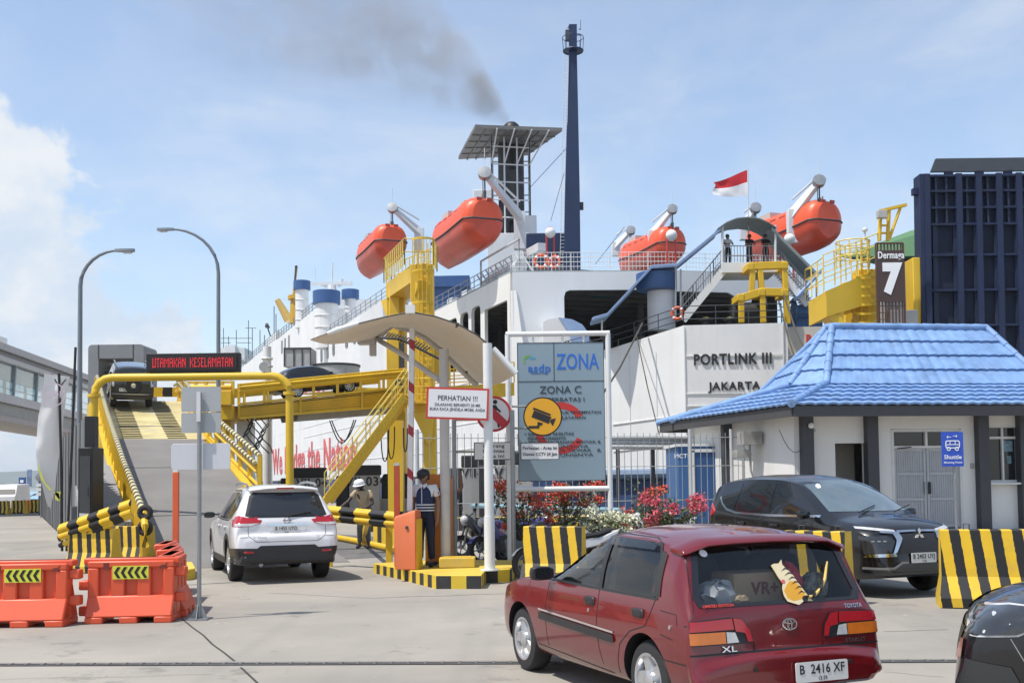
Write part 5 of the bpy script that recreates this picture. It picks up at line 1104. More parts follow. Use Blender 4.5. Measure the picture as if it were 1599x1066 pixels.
def stern_ramp():
 Y = 49; a = at(1445, 272, Y); b = at(1436, 560, Y); W_ = 9.6; R = thing('stern_ramp', 'raised navy blue stern ramp with ribbed underside and black flap on top', 'ship ramp', (a.x, Y, 0))
 z1, z0 = a.z, 1.2; lean = .9
 def P(u, z, d=0): return Vector((a.x + u - .25 * (z1 - z) / (z1 - z0), Y + d + lean * (z1 - z) / (z1 - z0) * -.2, z))
 p = MB(); p.loft([[P(0, z, .25), P(W_, z, .25), P(W_, z, .6), P(0, z, .6)] for z in (z0, z1)], True, True, True); p.build('plate', mat('ramp_plate', (.007, .015, .04), .8, var=.35, scale=.6), R, world=True, smooth=0)
 m_rib = m_navydk
 f = MB(); zr = [z1 - .12, at(1500, 310, Y).z + .5, at(1500, 322, Y).z, at(1500, 348, Y).z + .1, at(1500, 398, Y).z, at(1500, 453, Y).z, at(1500, 510, Y).z]
 zr = [at(1500, y, Y).z for y in (274, 298, 324, 350, 398, 453, 508, 565)]
 for z in zr: f.bar(P(0, z, .12), P(W_, z, .12), .3, .10)
 us = [at(px, 400, Y).x - a.x + .1 for px in (1447, 1497, 1528, 1560, 1591)] + [5.3, 6.3, 7.3, 8.3, 9.5]
 for u in us: f.bar(P(u, z0, .08), P(u, z1, .08), .26, .34)
 f.build('frame', m_rib, R, world=True, smooth=0)
 s = MB(); k = .5
 while k < W_: s.bar(P(k, zr[3], .14), P(k, z1, .14), .10, .16); k += .47
 k = .45
 while k < W_: s.bar(P(k, z0, .16), P(k, zr[3], .16), .22, .1); k += .93
 s.build('stiffener', mat('ramp_steel_blue_light', (.009, .021, .055), .7, var=.3, scale=.8, dirt=.4, dirtcol=(.12, .09, .07)), R, world=True, smooth=0)
 c = MB(); c.bar(P(-.14, z0, .35), P(-.14, z1, .35), .26, .8); c.box(P(-.35, at(1440, 297, Y).z, .3), (.3, .3, .3)); c.build('side_web', m_navydk, R, world=True)
 fl = MB(); zf0 = at(1500, 268, Y).z; zf1 = at(1500, 238, Y).z; fl.loft([[P(.25, zf0, .0), P(W_, zf0, .0), P(W_, zf0, .14), P(.25, zf0, .14)], [P(.85, zf1, .9), P(W_, zf1, .9), P(W_, zf1, 1.04), P(.85, zf1, 1.04)]], True, True, True); fo = fl.build('flap', mat('flap_black', (.014, .017, .02), .5, var=.3), R, world=True, smooth=0)
 h = MB()
 for u in (1.1, 2.5, 3.8, 5.2, 6.6, 8): h.box(P(u, (zf0 + z1) / 2, .12), (.35, .2, zf0 - z1 + .1))
 h.build('hinge', m_navydk, R, world=True)
 gr = thing('warehouse_roof', 'green metal roof behind the berth tower', 'building', (0, 0, 0)); Yg = 75
 g = MB(); a2, b2 = at(1380, 378, Yg), at(1445, 352, Yg); g.loft([[(a2.x - 3, Yg, a2.z - 1.0), (b2.x + 6, Yg, a2.z - 1.0), (b2.x + 6, Yg + 10, a2.z - 1)], [(b2.x - .3, Yg + 2, b2.z + .1), (b2.x + 6, Yg + 2, b2.z + 1.5), (b2.x + 6, Yg + 9, b2.z + 1.5)]], True, True, True); g.build('roof', mat('roof_green', (.09, .20, .09), .6), gr, smooth=0)
 w2 = MB(); w2.box((b2.x + 3, Yg + 5, (a2.z - 1.1) / 2), (10, 8, a2.z - 1.2)); w2.build('wall', m_conc, gr)
stern_ramp()
# ================================================================== STREET FURNITURE
m_wred = mat('barrier_red_plastic', (.70, .095, .035), .42, var=.08, scale=2, dirt=.2, dirtcol=(.42, .10, .07))
m_jst = stripes('barrier_stripes', .25, .5, (1, 0, .13), YEL, BLK); m_jst2 = stripes('barrier_stripes_small', .21, .5, (1, 0, .13), YEL, BLK)
m_jend = mat('barrier_yellow', (.66, .43, .03), .6, var=.15, scale=3, dirt=.4, dirtcol=(.30, .22, .08))
def jersey(loc, rz, L_, H, label, m=m_jst, group='yellow and black striped concrete barriers'):
 R = thing('concrete_barrier', label, 'barrier', loc, rz, group); w0, w1, w2 = .30, .30, .12
 prof = [(-.30, 0), (-.30, .13), (-.165, .40), (-.115, H), (.115, H), (.165, .40), (.30, .13), (.30, 0)]
 b = MB()
 def fl(x): return .04 * 0
 nx = 8; rings = [[(L_ * (i / nx - .5) * (1 if z > .3 else 1.05), y, z) for y, z in prof] for i in range(nx + 1)]
 b.use(0); b.loft(rings); b.use(1); b.face(rings[0]); b.face(rings[-1])
 b.build('body', [m, m_jend], R, smooth=20, bevel=.012)
 s = MB()
 for x in (-L_ * .22, L_ * .22): s.box((x, -.301, .05), (.22, .012, .085))
 s.box((0, -.301, .004), (L_, .01, .02)); s.build('lifting_slot', m_blk, R)
 k = MB()
 for x in (-L_ * .3, L_ * .3): k.tube([(x, 0, H - .02), (x, 0, H + .07), (x + .07, 0, H + .07), (x + .07, 0, H - .02)], .009, 6)
 k.build('lifting_loop', m_mid, R)
 return R
def gxy(px, py): p = gnd(px, py); return (p.x, p.y, 0)
p = gnd(868, 921); jersey((p.x, p.y + .32, 0), radians(-18), .96, .98, 'striped concrete barrier by the flower planters, left of the red hatchback')
p = gnd(1292, 946); jersey((p.x - .02, p.y + .33, 0), radians(-38), .86, .98, 'striped concrete barrier between the red hatchback and the black minivan')
p = gnd(1570, 952); jersey((p.x + .12, p.y + .33, 0), radians(-16), 1.5, 1.0, 'striped concrete barrier at the right edge before the guardhouse')
p = gnd(139, 895); jersey((p.x, p.y + .3, 0), radians(-14), .96, .86, 'striped concrete barrier behind the gap of the red plastic barriers', m_jst2)
p = gnd(203, 884); jersey((p.x, p.y + .3, 0), radians(-16), .80, .84, 'smaller striped concrete barrier at the foot of the ramp rail', m_jst2)
for px, py, lab in ((3, 803, 'far striped concrete barrier at the left edge of the photo'), (30, 801.5, 'far striped concrete barrier near the distant blue roofs'), (58, 800.5, 'far striped concrete barrier next to the corrugated wall')):
 p = gnd(px, py); jersey((p.x, p.y, 0), 0, .9, .85, lab)
def chevron_board(mb0, mb1, M, w, h):
 mb0.prism([(-w / 2, -h / 2), (w / 2, -h / 2), (w / 2, h / 2), (-w / 2, h / 2)], .008, M)
 n = 5; pw = w / (n + .35)
 for i in range(n):
  x = -w / 2 + pw * (i + .55); d = h * .42; t = pw * .48
  mb1.prism([(x, 0), (x + d * .62, d), (x + d * .62 + t, d), (x + t, 0), (x + d * .62 + t, -d), (x + d * .62, -d)], .010, M @ Matrix.Translation((-pw * .35, 0, .001)))
def water_barrier(loc, rz, label, sticker=True):
 R = thing('water_barrier', label, 'barrier', loc, rz, 'red plastic water barriers at the ramp entrance'); W_, H = 1.06, .80
 b = MB(); b.box((0, 0, .55), (W_, .16, .5)); b.box((0, 0, H - .04), (W_ + .12, .2, .08))
 slots = [(-.32, .075), (0, .075), (.32, .075)]
 for s in (-1, 1):
  M_ = plane_M((0, s * .08, 0), (1, 0, 0), (0, 0, 1)); hole = [rrect(x - w, .30, x + w, .60, .03, 2) for x, w in slots]
  edges = [-W_ / 2] + sum([[x - w, x + w] for x, w in slots], []) + [W_ / 2]
  if s < 0:
   for x0, x1 in zip(edges[::2], edges[1::2]): b.box(((x0 + x1) / 2, -.11, .49), (x1 - x0, .06, .38))
   b.box((0, -.11, .72), (W_, .06, .085))
   b.loft([[(-W_ / 2, -.14, .335), (W_ / 2, -.14, .335), (W_ / 2, -.05, .335), (-W_ / 2, -.05, .335)], [(-W_ / 2, -.265, .08), (W_ / 2, -.265, .08), (W_ / 2, -.05, .08), (-W_ / 2, -.05, .08)]], True, True, True)
   b.loft([[(-W_ / 2, -.085, .30), (W_ / 2, -.085, .30), (W_ / 2, 0, .30), (-W_ / 2, 0, .30)], [(-W_ / 2, -.25, .075), (W_ / 2, -.25, .075), (W_ / 2, 0, .075), (-W_ / 2, 0, .075)]], True, True, True)
  else:
   b.loft([[(-W_ / 2, .081, .5), (W_ / 2, .081, .5), (W_ / 2, 0, .5), (-W_ / 2, 0, .5)], [(-W_ / 2, .26, .075), (W_ / 2, .26, .075), (W_ / 2, 0, .075), (-W_ / 2, 0, .075)]], True, True, True)
 for x in (-.42, .0, .42): b.box((x, 0, .04), (.22, .525, .085))
 for x, s in ((W_ / 2 + .06, 1), (-W_ / 2 - .06, -1)):
  for z in ((.62, .3) if s > 0 else (.46, .14)): b.box((x, 0, z), (.14, .15, .12))
 b.build('shell', m_wred, R, smooth=30, bevel=.018)
 if sticker:
  M_ = plane_M((0, -.142, .62), (1, 0, 0), (0, 0, 1)); a, c = MB(), MB(); chevron_board(a, c, M_, .44, .165)
  s_ = a.build('arrow_board', mat('reflective_yellow', (.66, .66, .05), .4, var=.05), R); c.build('chevron', m_blk, s_)
  d = MB(); d.box((-.30, -.1405, .70), (.07, .004, .085)); d.prism([(-.05, -.02), (-.02, .0), (.02, .0), (.05, .035), (.03, -.01), (.04, -.05), (.02, -.05), (0, -.02), (-.03, -.05), (-.045, -.05)], .004, plane_M((.40, -.1415, .71), (1, 0, 0), (0, 0, 1))); d.build('moulded_mark', mat('mark_brown', (.16, .03, .02), .6), R)
 return R
p = gnd(31, 979); water_barrier((p.x, p.y + .2, 0), radians(2), 'red plastic water barrier with chevron board at the left edge')
p = gnd(200, 972); water_barrier((p.x, p.y + .2, 0), radians(4), 'red plastic water barrier with chevron board beside the grey sign post')
for px, Y, lab in ((267, 14.6, 'red plastic barrier seen end on, nearest of the row leading to the ramp'), (264, 15.9, 'red plastic barrier seen end on, middle of the row leading to the ramp'), (259, 17.3, 'red plastic barrier seen end on, farthest of the row leading to the ramp')):
 c = at(px, 930, Y); water_barrier((c.x, Y, 0), radians(100), lab, False)
c = gnd(45, 799); water_barrier((c.x, c.y + 1, 0), 0, 'far red plastic barrier between the distant striped barriers', False)
# ------------------------------------------------------------------ corrugated wall, banner, poles, left background
def corrugated():
 A, B = gnd(132, 872), gnd(60, 801.5); d = (B - A).normalized(); n = Vector((-d.y, d.x, 0)); L_ = (B - A).length; H = 3.35
 R = thing('corrugated_fence', 'tall grey corrugated metal fence with dark posts running back beside the ramp', 'fence', A)
 w = MB(); pts = []; k = 0
 rows = [[], []]
 while k < L_:
  for (dk, o) in ((0, 0), (.14, 0), (.18, -.09), (.32, -.09), (.36, 0)):
   for r_, z in ((0, .05), (1, H - .02 * k * 0)): rows[r_].append(A + d * (k + dk) + n * o + Vector((0, 0, z)))
  k += .36
 w.loft(rows, closed=False); w.build('sheet', mat('corrugated_grey', (.20, .205, .205), .5, metal=.2, var=.25, scale=.7, dirt=.35, dirtcol=(.16, .15, .14), streak=True), R, world=True, smooth=0)
 k = 0
 while k < L_:
  q = MB(); q.bar(A + d * k - n * .14 + Vector((0, 0, 0)), A + d * k - n * .14 + Vector((0, 0, H)), .24, .24); q.build('post', m_blk, R, world=True); k += 2.0
 rl = MB(); rl.bar(A - n * .13 + Vector((0, 0, 1.3)), B - n * .13 + Vector((0, 0, 1.3)), .05, .05); rl.build('rail', m_gal, R, world=True)
 kb = MB(); k = .3
 while k < L_: kb.box(A + d * k - n * .3 + Vector((0, 0, .08)), (.3, .3, .16), atan2(d.y, d.x)); k += .8
 kb.build('kerb_block', m_mid, R, world=True)
 cb = thing('equipment_cabinet', 'black equipment cabinet at the near end of the corrugated fence', 'cabinet', (at(134, 800, 25.2).x, 25.2, 0))
 b = MB(); b.box((0, .3, 1.3), (.34, .7, 2.6)); b.build('body', m_blk, cb, bevel=.02); b = MB(); b.box((.0, -.06, 1.7), (.24, .02, 1.4)); b.box((.06, -.075, 1.6), (.03, .02, .2)); b.build('door', m_mid, cb)
corrugated()
def banner():
 Y = 23.6; c = at(95, 870, Y); R = thing('flag_banner', 'faded tattered white feather banner leaning on thin poles beside the fence', 'banner', (c.x, Y, 0))
 pts_l = [(69, 583), (66, 612), (59, 650), (56, 690), (57, 718), (66, 755), (75, 790)]; pts_r = [(110, 588), (104, 615), (99, 650), (95, 690), (90, 720), (87, 760), (80, 795)]
 b = MB(); rows = []
 for i in range(25):
  t = i / 24 * 6; k = min(5, int(t)); f = t - k
  l = [pts_l[k][j] * (1 - f) + pts_l[k + 1][j] * f for j in (0, 1)]; r = [pts_r[k][j] * (1 - f) + pts_r[k + 1][j] * f for j in (0, 1)]
  a, e = at(*l, Y - .15), at(*r, Y + .1); rows.append([a.lerp(e, u / 10) + Vector((0, .035 * sin(u * .5 + i * .25) + .01 * sin(i * 1.3), 0)) for u in range(11)])
 m = mat('banner_cloth', (.82, .81, .78), .85, var=.08, scale=.8, dirt=.25, dirtcol=(.46, .36, .46)); m.use_backface_culling = False
 b.loft(rows, closed=False); cl = b.build('cloth', m, R, world=True, smooth=180)
 r = MB(); r.prism(circ(0, 0, .26, 24), .004, plane_M(at(83, 616, Y - .3), (1, 0, 0), (0, 0, 1)), [circ(0, 0, .235, 24)]); write(r, 'AQI', .2, plane_M(at(83, 616, Y - .3), (1, 0, 0), (0, 0, 1)), .01); r.build('faded_print', mat('faded_pink', (.55, .44, .52), .8), cl, world=True)
 y = MB(); ys = [(57, 720, 61, 728), (64, 748, 70, 752), (76, 764, 82, 766), (92, 770, 94, 782), (88, 784, 92, 784)]
 y.loft([[at(x0, y0, Y - .2), at(x1, y1, Y - .2)] for x0, y0, x1, y1 in ys[:4]] , closed=False); y.face([at(86, 768, Y - .2), at(95, 767, Y - .2), at(92, 782, Y - .2), at(86, 780, Y - .2)]); y.build('yellow_hem', mat('hem_yellow', (.50, .52, .10), .7), cl, world=True)
 for (x0, y0, x1, y1) in ((92, 583, 97, 860), (118, 542, 104, 860)):
  q = MB(); q.tube([at(x0, y0, Y), at((x0 + x1) / 2 + 1, (y0 + y1) / 2, Y), at(x1, y1, Y)], .03, 6); q.build('pole', m_blk, R, world=True)
 q = MB(); q.tube([at(81, 584, Y), at(92, 603, Y)], .02, 5); q.tube([at(103, 592, Y), at(94, 603, Y)], .012, 5); q.build('cross_stick', m_blk, R, world=True)
banner()
def left_background():
 def bldg(px0, px1, ytop, yeave, Y, mr, label, rcol):
  a, b = at(px0, yeave, Y), at(px1, yeave, Y); R = thing('warehouse', label, 'building', ((a.x + b.x) / 2, Y, 0)); w = b.x - a.x; zt = at(px0, ytop, Y).z
  m = MB(); m.box((0, 4, a.z / 2), (w, 8, a.z)); m.build('wall', mr, R)
  m = MB(); m.loft([[(-w / 2 - .3, -.5, a.z), (w / 2 + .3, -.5, a.z)], [(-w / 2 - .3, 4, zt), (w / 2 + .3, 4, zt)], [(-w / 2 - .3, 8.5, a.z), (w / 2 + .3, 8.5, a.z)]], closed=False); m.build('roof', rcol, R)
  d = MB()
  for i in range(5): d.box((-w / 2 + w * (i + .5) / 5, -.02, a.z * .45), (w / 9, .04, a.z * .8))
  d.build('opening', m_mid, R)
 mb_ = mat('roof_pale_blue', (.25, .40, .55), .6)
 bldg(14, 41, 768, 775, 150, m_conc, 'far low warehouse with pale blue roof near the hill', mb_); bldg(41, 60, 772, 779, 130, m_conc, 'far small warehouse with pale blue roof beside the fence', mb_); bldg(-30, 11, 764, 768, 210, m_white, 'far white port building at the left edge of the photo', m_white)
 Y = 140; a, b = at(30, 745, Y), at(40, 756, Y); R = thing('billboard', 'far blue billboard on posts against the hill', 'billboard', ((a.x + b.x) / 2, Y, 0)); w = b.x - a.x
 m = MB(); m.box((0, 0, (a.z + b.z) / 2), (w, .3, a.z - b.z)); m.build('panel', m_blue, R); m = MB(); m.box((w * .55, 1, a.z - .1), (w * .6, .3, 2.2)); m.build('panel', mat('panel_pale', (.2, .27, .42), .5, var=.4, scale=2), R)
 m = MB(); m.box((0, -.17, (a.z + b.z) / 2 - .05), (w * .5, .02, .35)); m.build('lettering', m_textw, R)
 for x in (-w * .2, w * .25): MB().tube([(x, 0, 0), (x, 0, b.z)], .15, 6).build('post', m_lamp, R)
 Y = 60; c = at(62, 745, Y); R = thing('round_sign', 'far round grey mirror sign on a pole beside the fence', 'sign', (c.x, Y, 0)); MB().lathe([(.02, 0), (.2, 0), (.22, .05), (.02, .08)], 18, Matrix.Translation((0, 0, c.z)) @ Matrix.Rotation(pi / 2, 4, 'X')).build('disc', m_gal, R); MB().tube([(.05, .05, 0), (.05, .05, c.z)], .03, 6).build('pole', m_gal, R)
 m = MB()
 for k in range(3): z = at(60, 757 + k * 7, Y).z; m.box((-.05, -.02, z), (.28, .02, .18))
 m.build('plate', m_white, R)
 for px, py, Y, hh in ((10, 776, 88, 2.0), (50, 778, 95, 1.8)):
  pass
left_background()
def small_truck():
 p = at(6, 790, 85); R = thing('parked_van', 'far white van parked behind the striped barriers at the left edge', 'van', (p.x, 85, 0), radians(8))
 b = MB(); b.loft([[(-.85, y, z0) , (.85, y, z0), (.85 - i, y, z1), (-.85 + i, y, z1)] for y, z0, z1, i in ((0, .3, 1.0, .02), (.35, .3, 1.15, .05), (.9, .3, 1.9, .12), (3.9, .3, 1.95, .12), (4.1, .35, 1.8, .14))], True, True, True); b.build('body', m_white, R, bevel=.05)
 g = MB(); g.face([(-.7, .33, 1.2), (.7, .33, 1.2), (.66, .82, 1.75), (-.66, .82, 1.75)]); g.build('windscreen', m_blk, R)
 for x in (-.7, .7):
  for y in (.8, 3.2): MB().lathe([(.05, -.1), (.3, -.1), (.3, .1), (.05, .1)], 14, Matrix.Translation((x, y, .3)) @ Matrix.Rotation(pi / 2, 4, 'Y')).build('wheel', m_rub, R)
small_truck()
# ------------------------------------------------------------------ left sign post, striped rails, posts of the lane
def left_signpost():
 p = gnd(311, 967); Y = p.y; R = thing('sign_post', 'galvanised sign post seen from behind with grey back plates', 'sign', (p.x, Y, 0)); zt = at(311, 613, Y).z; kx = Y / FPX
 MB().tube([(0, 0, .02), (0, 0, zt)], .028, 12).build('pole', m_gal, R)
 b = MB(); b.box((0, 0, .012), (.24, .2, .02))
 for a in range(4): an = a * pi / 2; b.prism([(.028, .02), (.11, .02), (.028, .2)], .008, plane_M((0.004 * sin(an), -.004 * cos(an), 0), (cos(an), sin(an), 0), (0, 0, 1)))
 b.build('base_plate', m_gal, R)
 m_bk = mat('plate_back', (.40, .415, .42), .45, metal=.25, var=.05, scale=2)
 for (x0, x1, y0, y1, m, dy, nm) in ((281, 343, 607, 646, m_bk, .045, 'sign_back'), (281, 343, 647.5, 679, m_bk, .045, 'sign_back')):
  w, h = (x1 - x0) * kx, (y1 - y0) * kx; q = MB(); q.prism(rrect((x0 - 311) * kx, at(0, y1, Y).z + (311 - 0) * 0, (x1 - 311) * kx, at(0, y0, Y).z, .01, 2), -.012, plane_M((0, dy, -.016 * 0), (1, 0, 0), (0, 0, 1))); q.build(nm, m, R)
 q = MB(); q.prism(rrect((265 - 311) * kx, at(300, 733, Y).z, (358 - 311) * kx, at(300, 692, Y).z, .04, 4), -.012, plane_M((0, .05, 0), (1, 0, 0), (0, 0, 1))); q.build('sign_back', mat('plate_white_back', (.56, .57, .60), .45, var=.04), R, bevel=.003)
 q = MB(); q.box((0, -.035, at(311, 635, Y).z), (.05, .02, .38)); q.build('bracket', mat('bracket_white', (.62, .62, .62), .5), R)
left_signpost()
def lane_post(px, ytop, ybot, Y, lab, z0=0.0):
 p = at(px, ybot, Y); R = thing('lane_post', lab, 'post', (p.x, Y, z0), 0, 'orange lane posts of the ticket gate'); z = at(px, ytop, Y).z - z0
 b = MB(); b.box((0, 0, z / 2), (.10, .08, z)); b.build('post', mat('post_orange', (.62, .11, .035), .5, var=.1, scale=2), R, bevel=.008); b = MB(); b.box((0, 0, z + .025), (.09, .07, .05)); b.build('cap', m_white, R, bevel=.008)
lane_post(274.5, 737, 885, 18.6, 'orange lane post left of the white car', .16)
def kerb_island(name, lab, poly, h, stripe, top_m, sides_from=0):
 """raised traffic island: yellow and black blocks painted round its kerb"""
 c = sum((Vector((p.x, p.y, 0)) for p in poly), Vector()) / len(poly); R = thing(name, lab, 'traffic island', c)
 side, top = MB(), MB(); n = len(poly); q = [Vector((p.x, p.y, 0)) - c for p in poly]
 hh = h if isinstance(h, (list, tuple)) else [h] * n; col = 0
 for i in range(n):
  a, b = q[i], q[(i + 1) % n]; L_ = (b - a).length; m = max(1, round(L_ / stripe))
  for k in range(m):
   p0, p1 = a.lerp(b, k / m), a.lerp(b, (k + 1) / m); z0 = hh[i] + (hh[(i + 1) % n] - hh[i]) * k / m; z1 = hh[i] + (hh[(i + 1) % n] - hh[i]) * (k + 1) / m
   side.use(col % 2); side.add([p0, p1, p1 + Vector((0, 0, z1 - .012)), p0 + Vector((0, 0, z0 - .012))], [(0, 1, 2, 3)]); col += 1
 cc = sum(q, Vector()) / n
 inner = [p + (cc - p).normalized() * .012 for p in q]
 side.use(0); side.loft([[p + Vector((0, 0, z - .012)) for p, z in zip(q, hh)], [p + Vector((0, 0, z)) for p, z in zip(inner, hh)]]);
 side.build('kerb', [mat('kerb_yellow', (.70, .49, .035), .6, var=.12, scale=3, dirt=.3, dirtcol=(.35, .25, .1)), mat('kerb_black', (.03, .03, .03), .65, var=.3, scale=4, dirt=.3, dirtcol=(.16, .15, .13))], R, smooth=0)
 top.face([p + Vector((0, 0, z + .001)) for p, z in zip(inner, hh)]); top.build('top', top_m, R, smooth=0)
 return R
m_itop = mat('island_top', (.60, .43, .06), .75, var=.2, scale=1.5, dirt=.6, dirtcol=(.36, .30, .2))
ih = .22
kerb_island('traffic_island', 'low yellow and black kerbed island carrying the barrier gate and guard', [gnd(583, 894), gnd(632, 906), gnd(681, 919), gnd(752, 919), gnd(759, 910), gnd(796, 908), Vector((gnd(796, 908).x + .35, 20.5, 0)), Vector((-1.6, 21.5, 0))], [.18, .2, ih, ih, ih, ih, ih, .18], .215, m_itop)
kerb_island('traffic_island', 'small yellow and black kerb end left of the white car', [gnd(247, 903), gnd(292, 906), gnd(305, 903), gnd(300, 892), gnd(252, 890)], .19, .36, m_itop)
def barrier_gate():
 p = gnd(636, 880, ih); Y = 18.9; x = at(636, 870, Y).x; R = thing('barrier_gate', 'orange barrier gate cabinet with red and white boom raised upright', 'barrier gate', (x, Y, ih - .01), radians(-12)); zt = at(636, 799, Y).z - ih
 b = MB(); b.loft([[(-.17, -.16, 0), (.20, -.16, 0), (.20, .18, 0), (-.17, .18, 0)], [(-.19, -.17, zt - .12), (.20, -.17, zt - .02), (.20, .18, zt - .02), (-.19, .18, zt - .12)], [(-.17, -.14, zt - .06), (.19, -.14, zt + .05), (.19, .15, zt + .05), (-.17, .15, zt - .06)]], True, True, True)
 b.build('cabinet', mat('gate_orange', (.66, .165, .06), .5, var=.08, scale=2, dirt=.15), R, bevel=.012)
 b = MB(); b.lathe([(.028, 0), (.028, .02)], 14, Matrix.Translation((.05, -.165, zt - .25)) @ Matrix.Rotation(pi / 2, 4, 'X')); b.build('lock', m_mid, R); b = MB(); b.box((.21, .02, .43), (.02, .3, .86)); b.build('side_trim', m_yel, R)
 b = MB(); b.box((.02, .25, .55), (.1, .2, .9)); b.build('boom_mount', m_gal, R)
 zb = at(641, 512, Y + .4).z - ih; bm_ = MB(); bm_.loft([[(-.145 + dx, .3, z), (-.055 + dx, .3, z), (-.055 + dx, .36, z), (-.145 + dx, .36, z)] for z, dx in ((.95, .05), (zb, .12))], True, True, True)
 m_b = stripes('boom_stripes', .78, .22, (.9, 0, 1), (.70, .70, .69), (.35, .025, .035)); bm_.build('boom', m_b, R)
barrier_gate()
lane_post(620.5, 727, 868, 19.2, 'orange lane post beside the orange barrier gate', ih)
def ticket_cabinet():
 Y = 19.9; x = at(687, 860, Y).x; R = thing('ticket_machine', 'tall orange ticket machine with sloped top behind the guard', 'ticket machine', (x, Y, ih - .01), radians(-8)); z = at(687, 738, Y).z - ih
 b = MB(); b.prism([(-.20, 0), (.20, 0), (.20, z - .10), (.16, z - .03), (-.20, z)], .42, plane_M((0, .21, 0), (1, 0, 0), (0, 0, 1))); b.build('cabinet', mat('machine_orange', (.60, .19, .03), .55, var=.08, scale=2, dirt=.12), R, bevel=.01)
 f = MB(); f.box((0, -.02, .03), (.44, .44, .07)); f.build('base', m_mid, R); s = MB(); s.box((-.02, -.215, z - .35), (.2, .012, .16)); s.build('screen', m_blk, R); s = MB(); s.box((-.215, 0, z * .5), (.025, .4, z * .96)); s.build('side_trim', m_yel, R)
 k = thing('concrete_block', 'yellow painted block at the foot of the white post', 'block', (at(714, 880, 19.0).x, 19.0, ih), 0); b = MB(); b.box((0, .1, .085), (.62, .42, .17)); b.build('block', m_itop, k, bevel=.015); k2 = MB(); k2.box((0, .1, .174), (.5, .3, .008)); k2.build('top_patch', m_yel, k)
ticket_cabinet()
# ------------------------------------------------------------------ gate canopy with its two posts
def canopy():
 R = thing('gate_canopy', 'curved beige fabric canopy on white posts over the ticket gate', 'canopy', (at(760, 880, 18.6).x, 18.6, ih - .01)); Yn, Yf = 18.4, 22.4
 near = [(484, 531), (505, 523), (527, 515), (560, 505), (600, 495), (641, 487), (680, 494), (715, 506), (745, 523), (770, 544), (790, 566), (806, 583)]
 low = [(553, 524), (575, 527), (590, 525), (603, 516), (617, 505), (640, 511), (665, 524), (690, 544), (712, 566), (728, 581), (738, 591), (746, 597)]
 m_f = mat('canopy_fabric', (.68, .61, .51), .8, var=.08, scale=.9, dirt=.2, dirtcol=(.33, .27, .2))
 n = MB(); A = [at(x, y, Yn) for x, y in near]; B = [at(x, y, Yf) for x, y in low]
 rows = [[A[i].lerp(B[i], k / 8) - Vector((0, 0, .12 * sin(pi * k / 8))) for i in range(len(A))] for k in range(9)]
 n.loft(rows, closed=False); n.loft([[p + Vector((0, 0, .012)) for p in r] for r in rows], closed=False); n.build('fabric', m_f, R, world=True, smooth=60)
 f = MB(); f.tube(A[9:], [.05, .055, .055], 10); f.build('edge_tube', m_white, R, world=True); f = MB(); f.tube(A[2:10], .014, 6); f.build('edge_cord', m_mid, R, world=True)
 f = MB(); f.tube([A[1].lerp(A[2], .3), A[2], A[3]], [.03, .05, .03], 10); f.build('tube_tip', m_white, R, world=True)
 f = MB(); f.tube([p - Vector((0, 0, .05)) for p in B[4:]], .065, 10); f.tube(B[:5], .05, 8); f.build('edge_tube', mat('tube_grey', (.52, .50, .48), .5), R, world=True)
 k = MB()
 for i in range(len(A)): 
  if i in (2, 5, 7, 9): k.tube([A[i], B[i]], .03, 6)
 for i in range(18): t = i / 18; a = at(592 + 75 * t, 525 + 12 * t + 14 * t * t, Yf + .2); k.tube([a, a + Vector((.12, .0, .10))], .016, 4)
 k.tube([at(588, 527, Yf + .2), at(625, 529, Yf + .2), at(668, 551, Yf + .2), at(690, 562, Yf + .2)], .03, 6); k.tube(B, .03, 6)
 k.build('purlin', m_mid, R, world=True)
 k = MB(); k.box(A[5] + Vector((0, -.02, .04)), (.16, .12, .14)); k.box(A[5] + Vector((0, 0, .12)), (.06, .06, .1)); k.build('crown_plate', m_white, R, world=True)
 k = MB(); c = at(573, 533, Yf - .5); k.box(c, (.35, .3, .12)); k.box(c + Vector((.12, 0, -.14)), (.12, .2, .3)); k.tube([at(585, 527, Yf), at(633, 556, Yf - 1.5), at(686, 593, 19.4)], .055, 8); k.build('strut', mat('tube_grey', (.52, .50, .48), .5), R, world=True)
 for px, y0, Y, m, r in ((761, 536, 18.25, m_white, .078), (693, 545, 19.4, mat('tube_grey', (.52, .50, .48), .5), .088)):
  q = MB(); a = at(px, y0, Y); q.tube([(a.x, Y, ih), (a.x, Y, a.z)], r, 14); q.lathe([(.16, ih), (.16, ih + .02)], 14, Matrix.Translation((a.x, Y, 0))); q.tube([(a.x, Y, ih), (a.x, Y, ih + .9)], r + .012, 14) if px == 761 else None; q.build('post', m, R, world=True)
canopy()
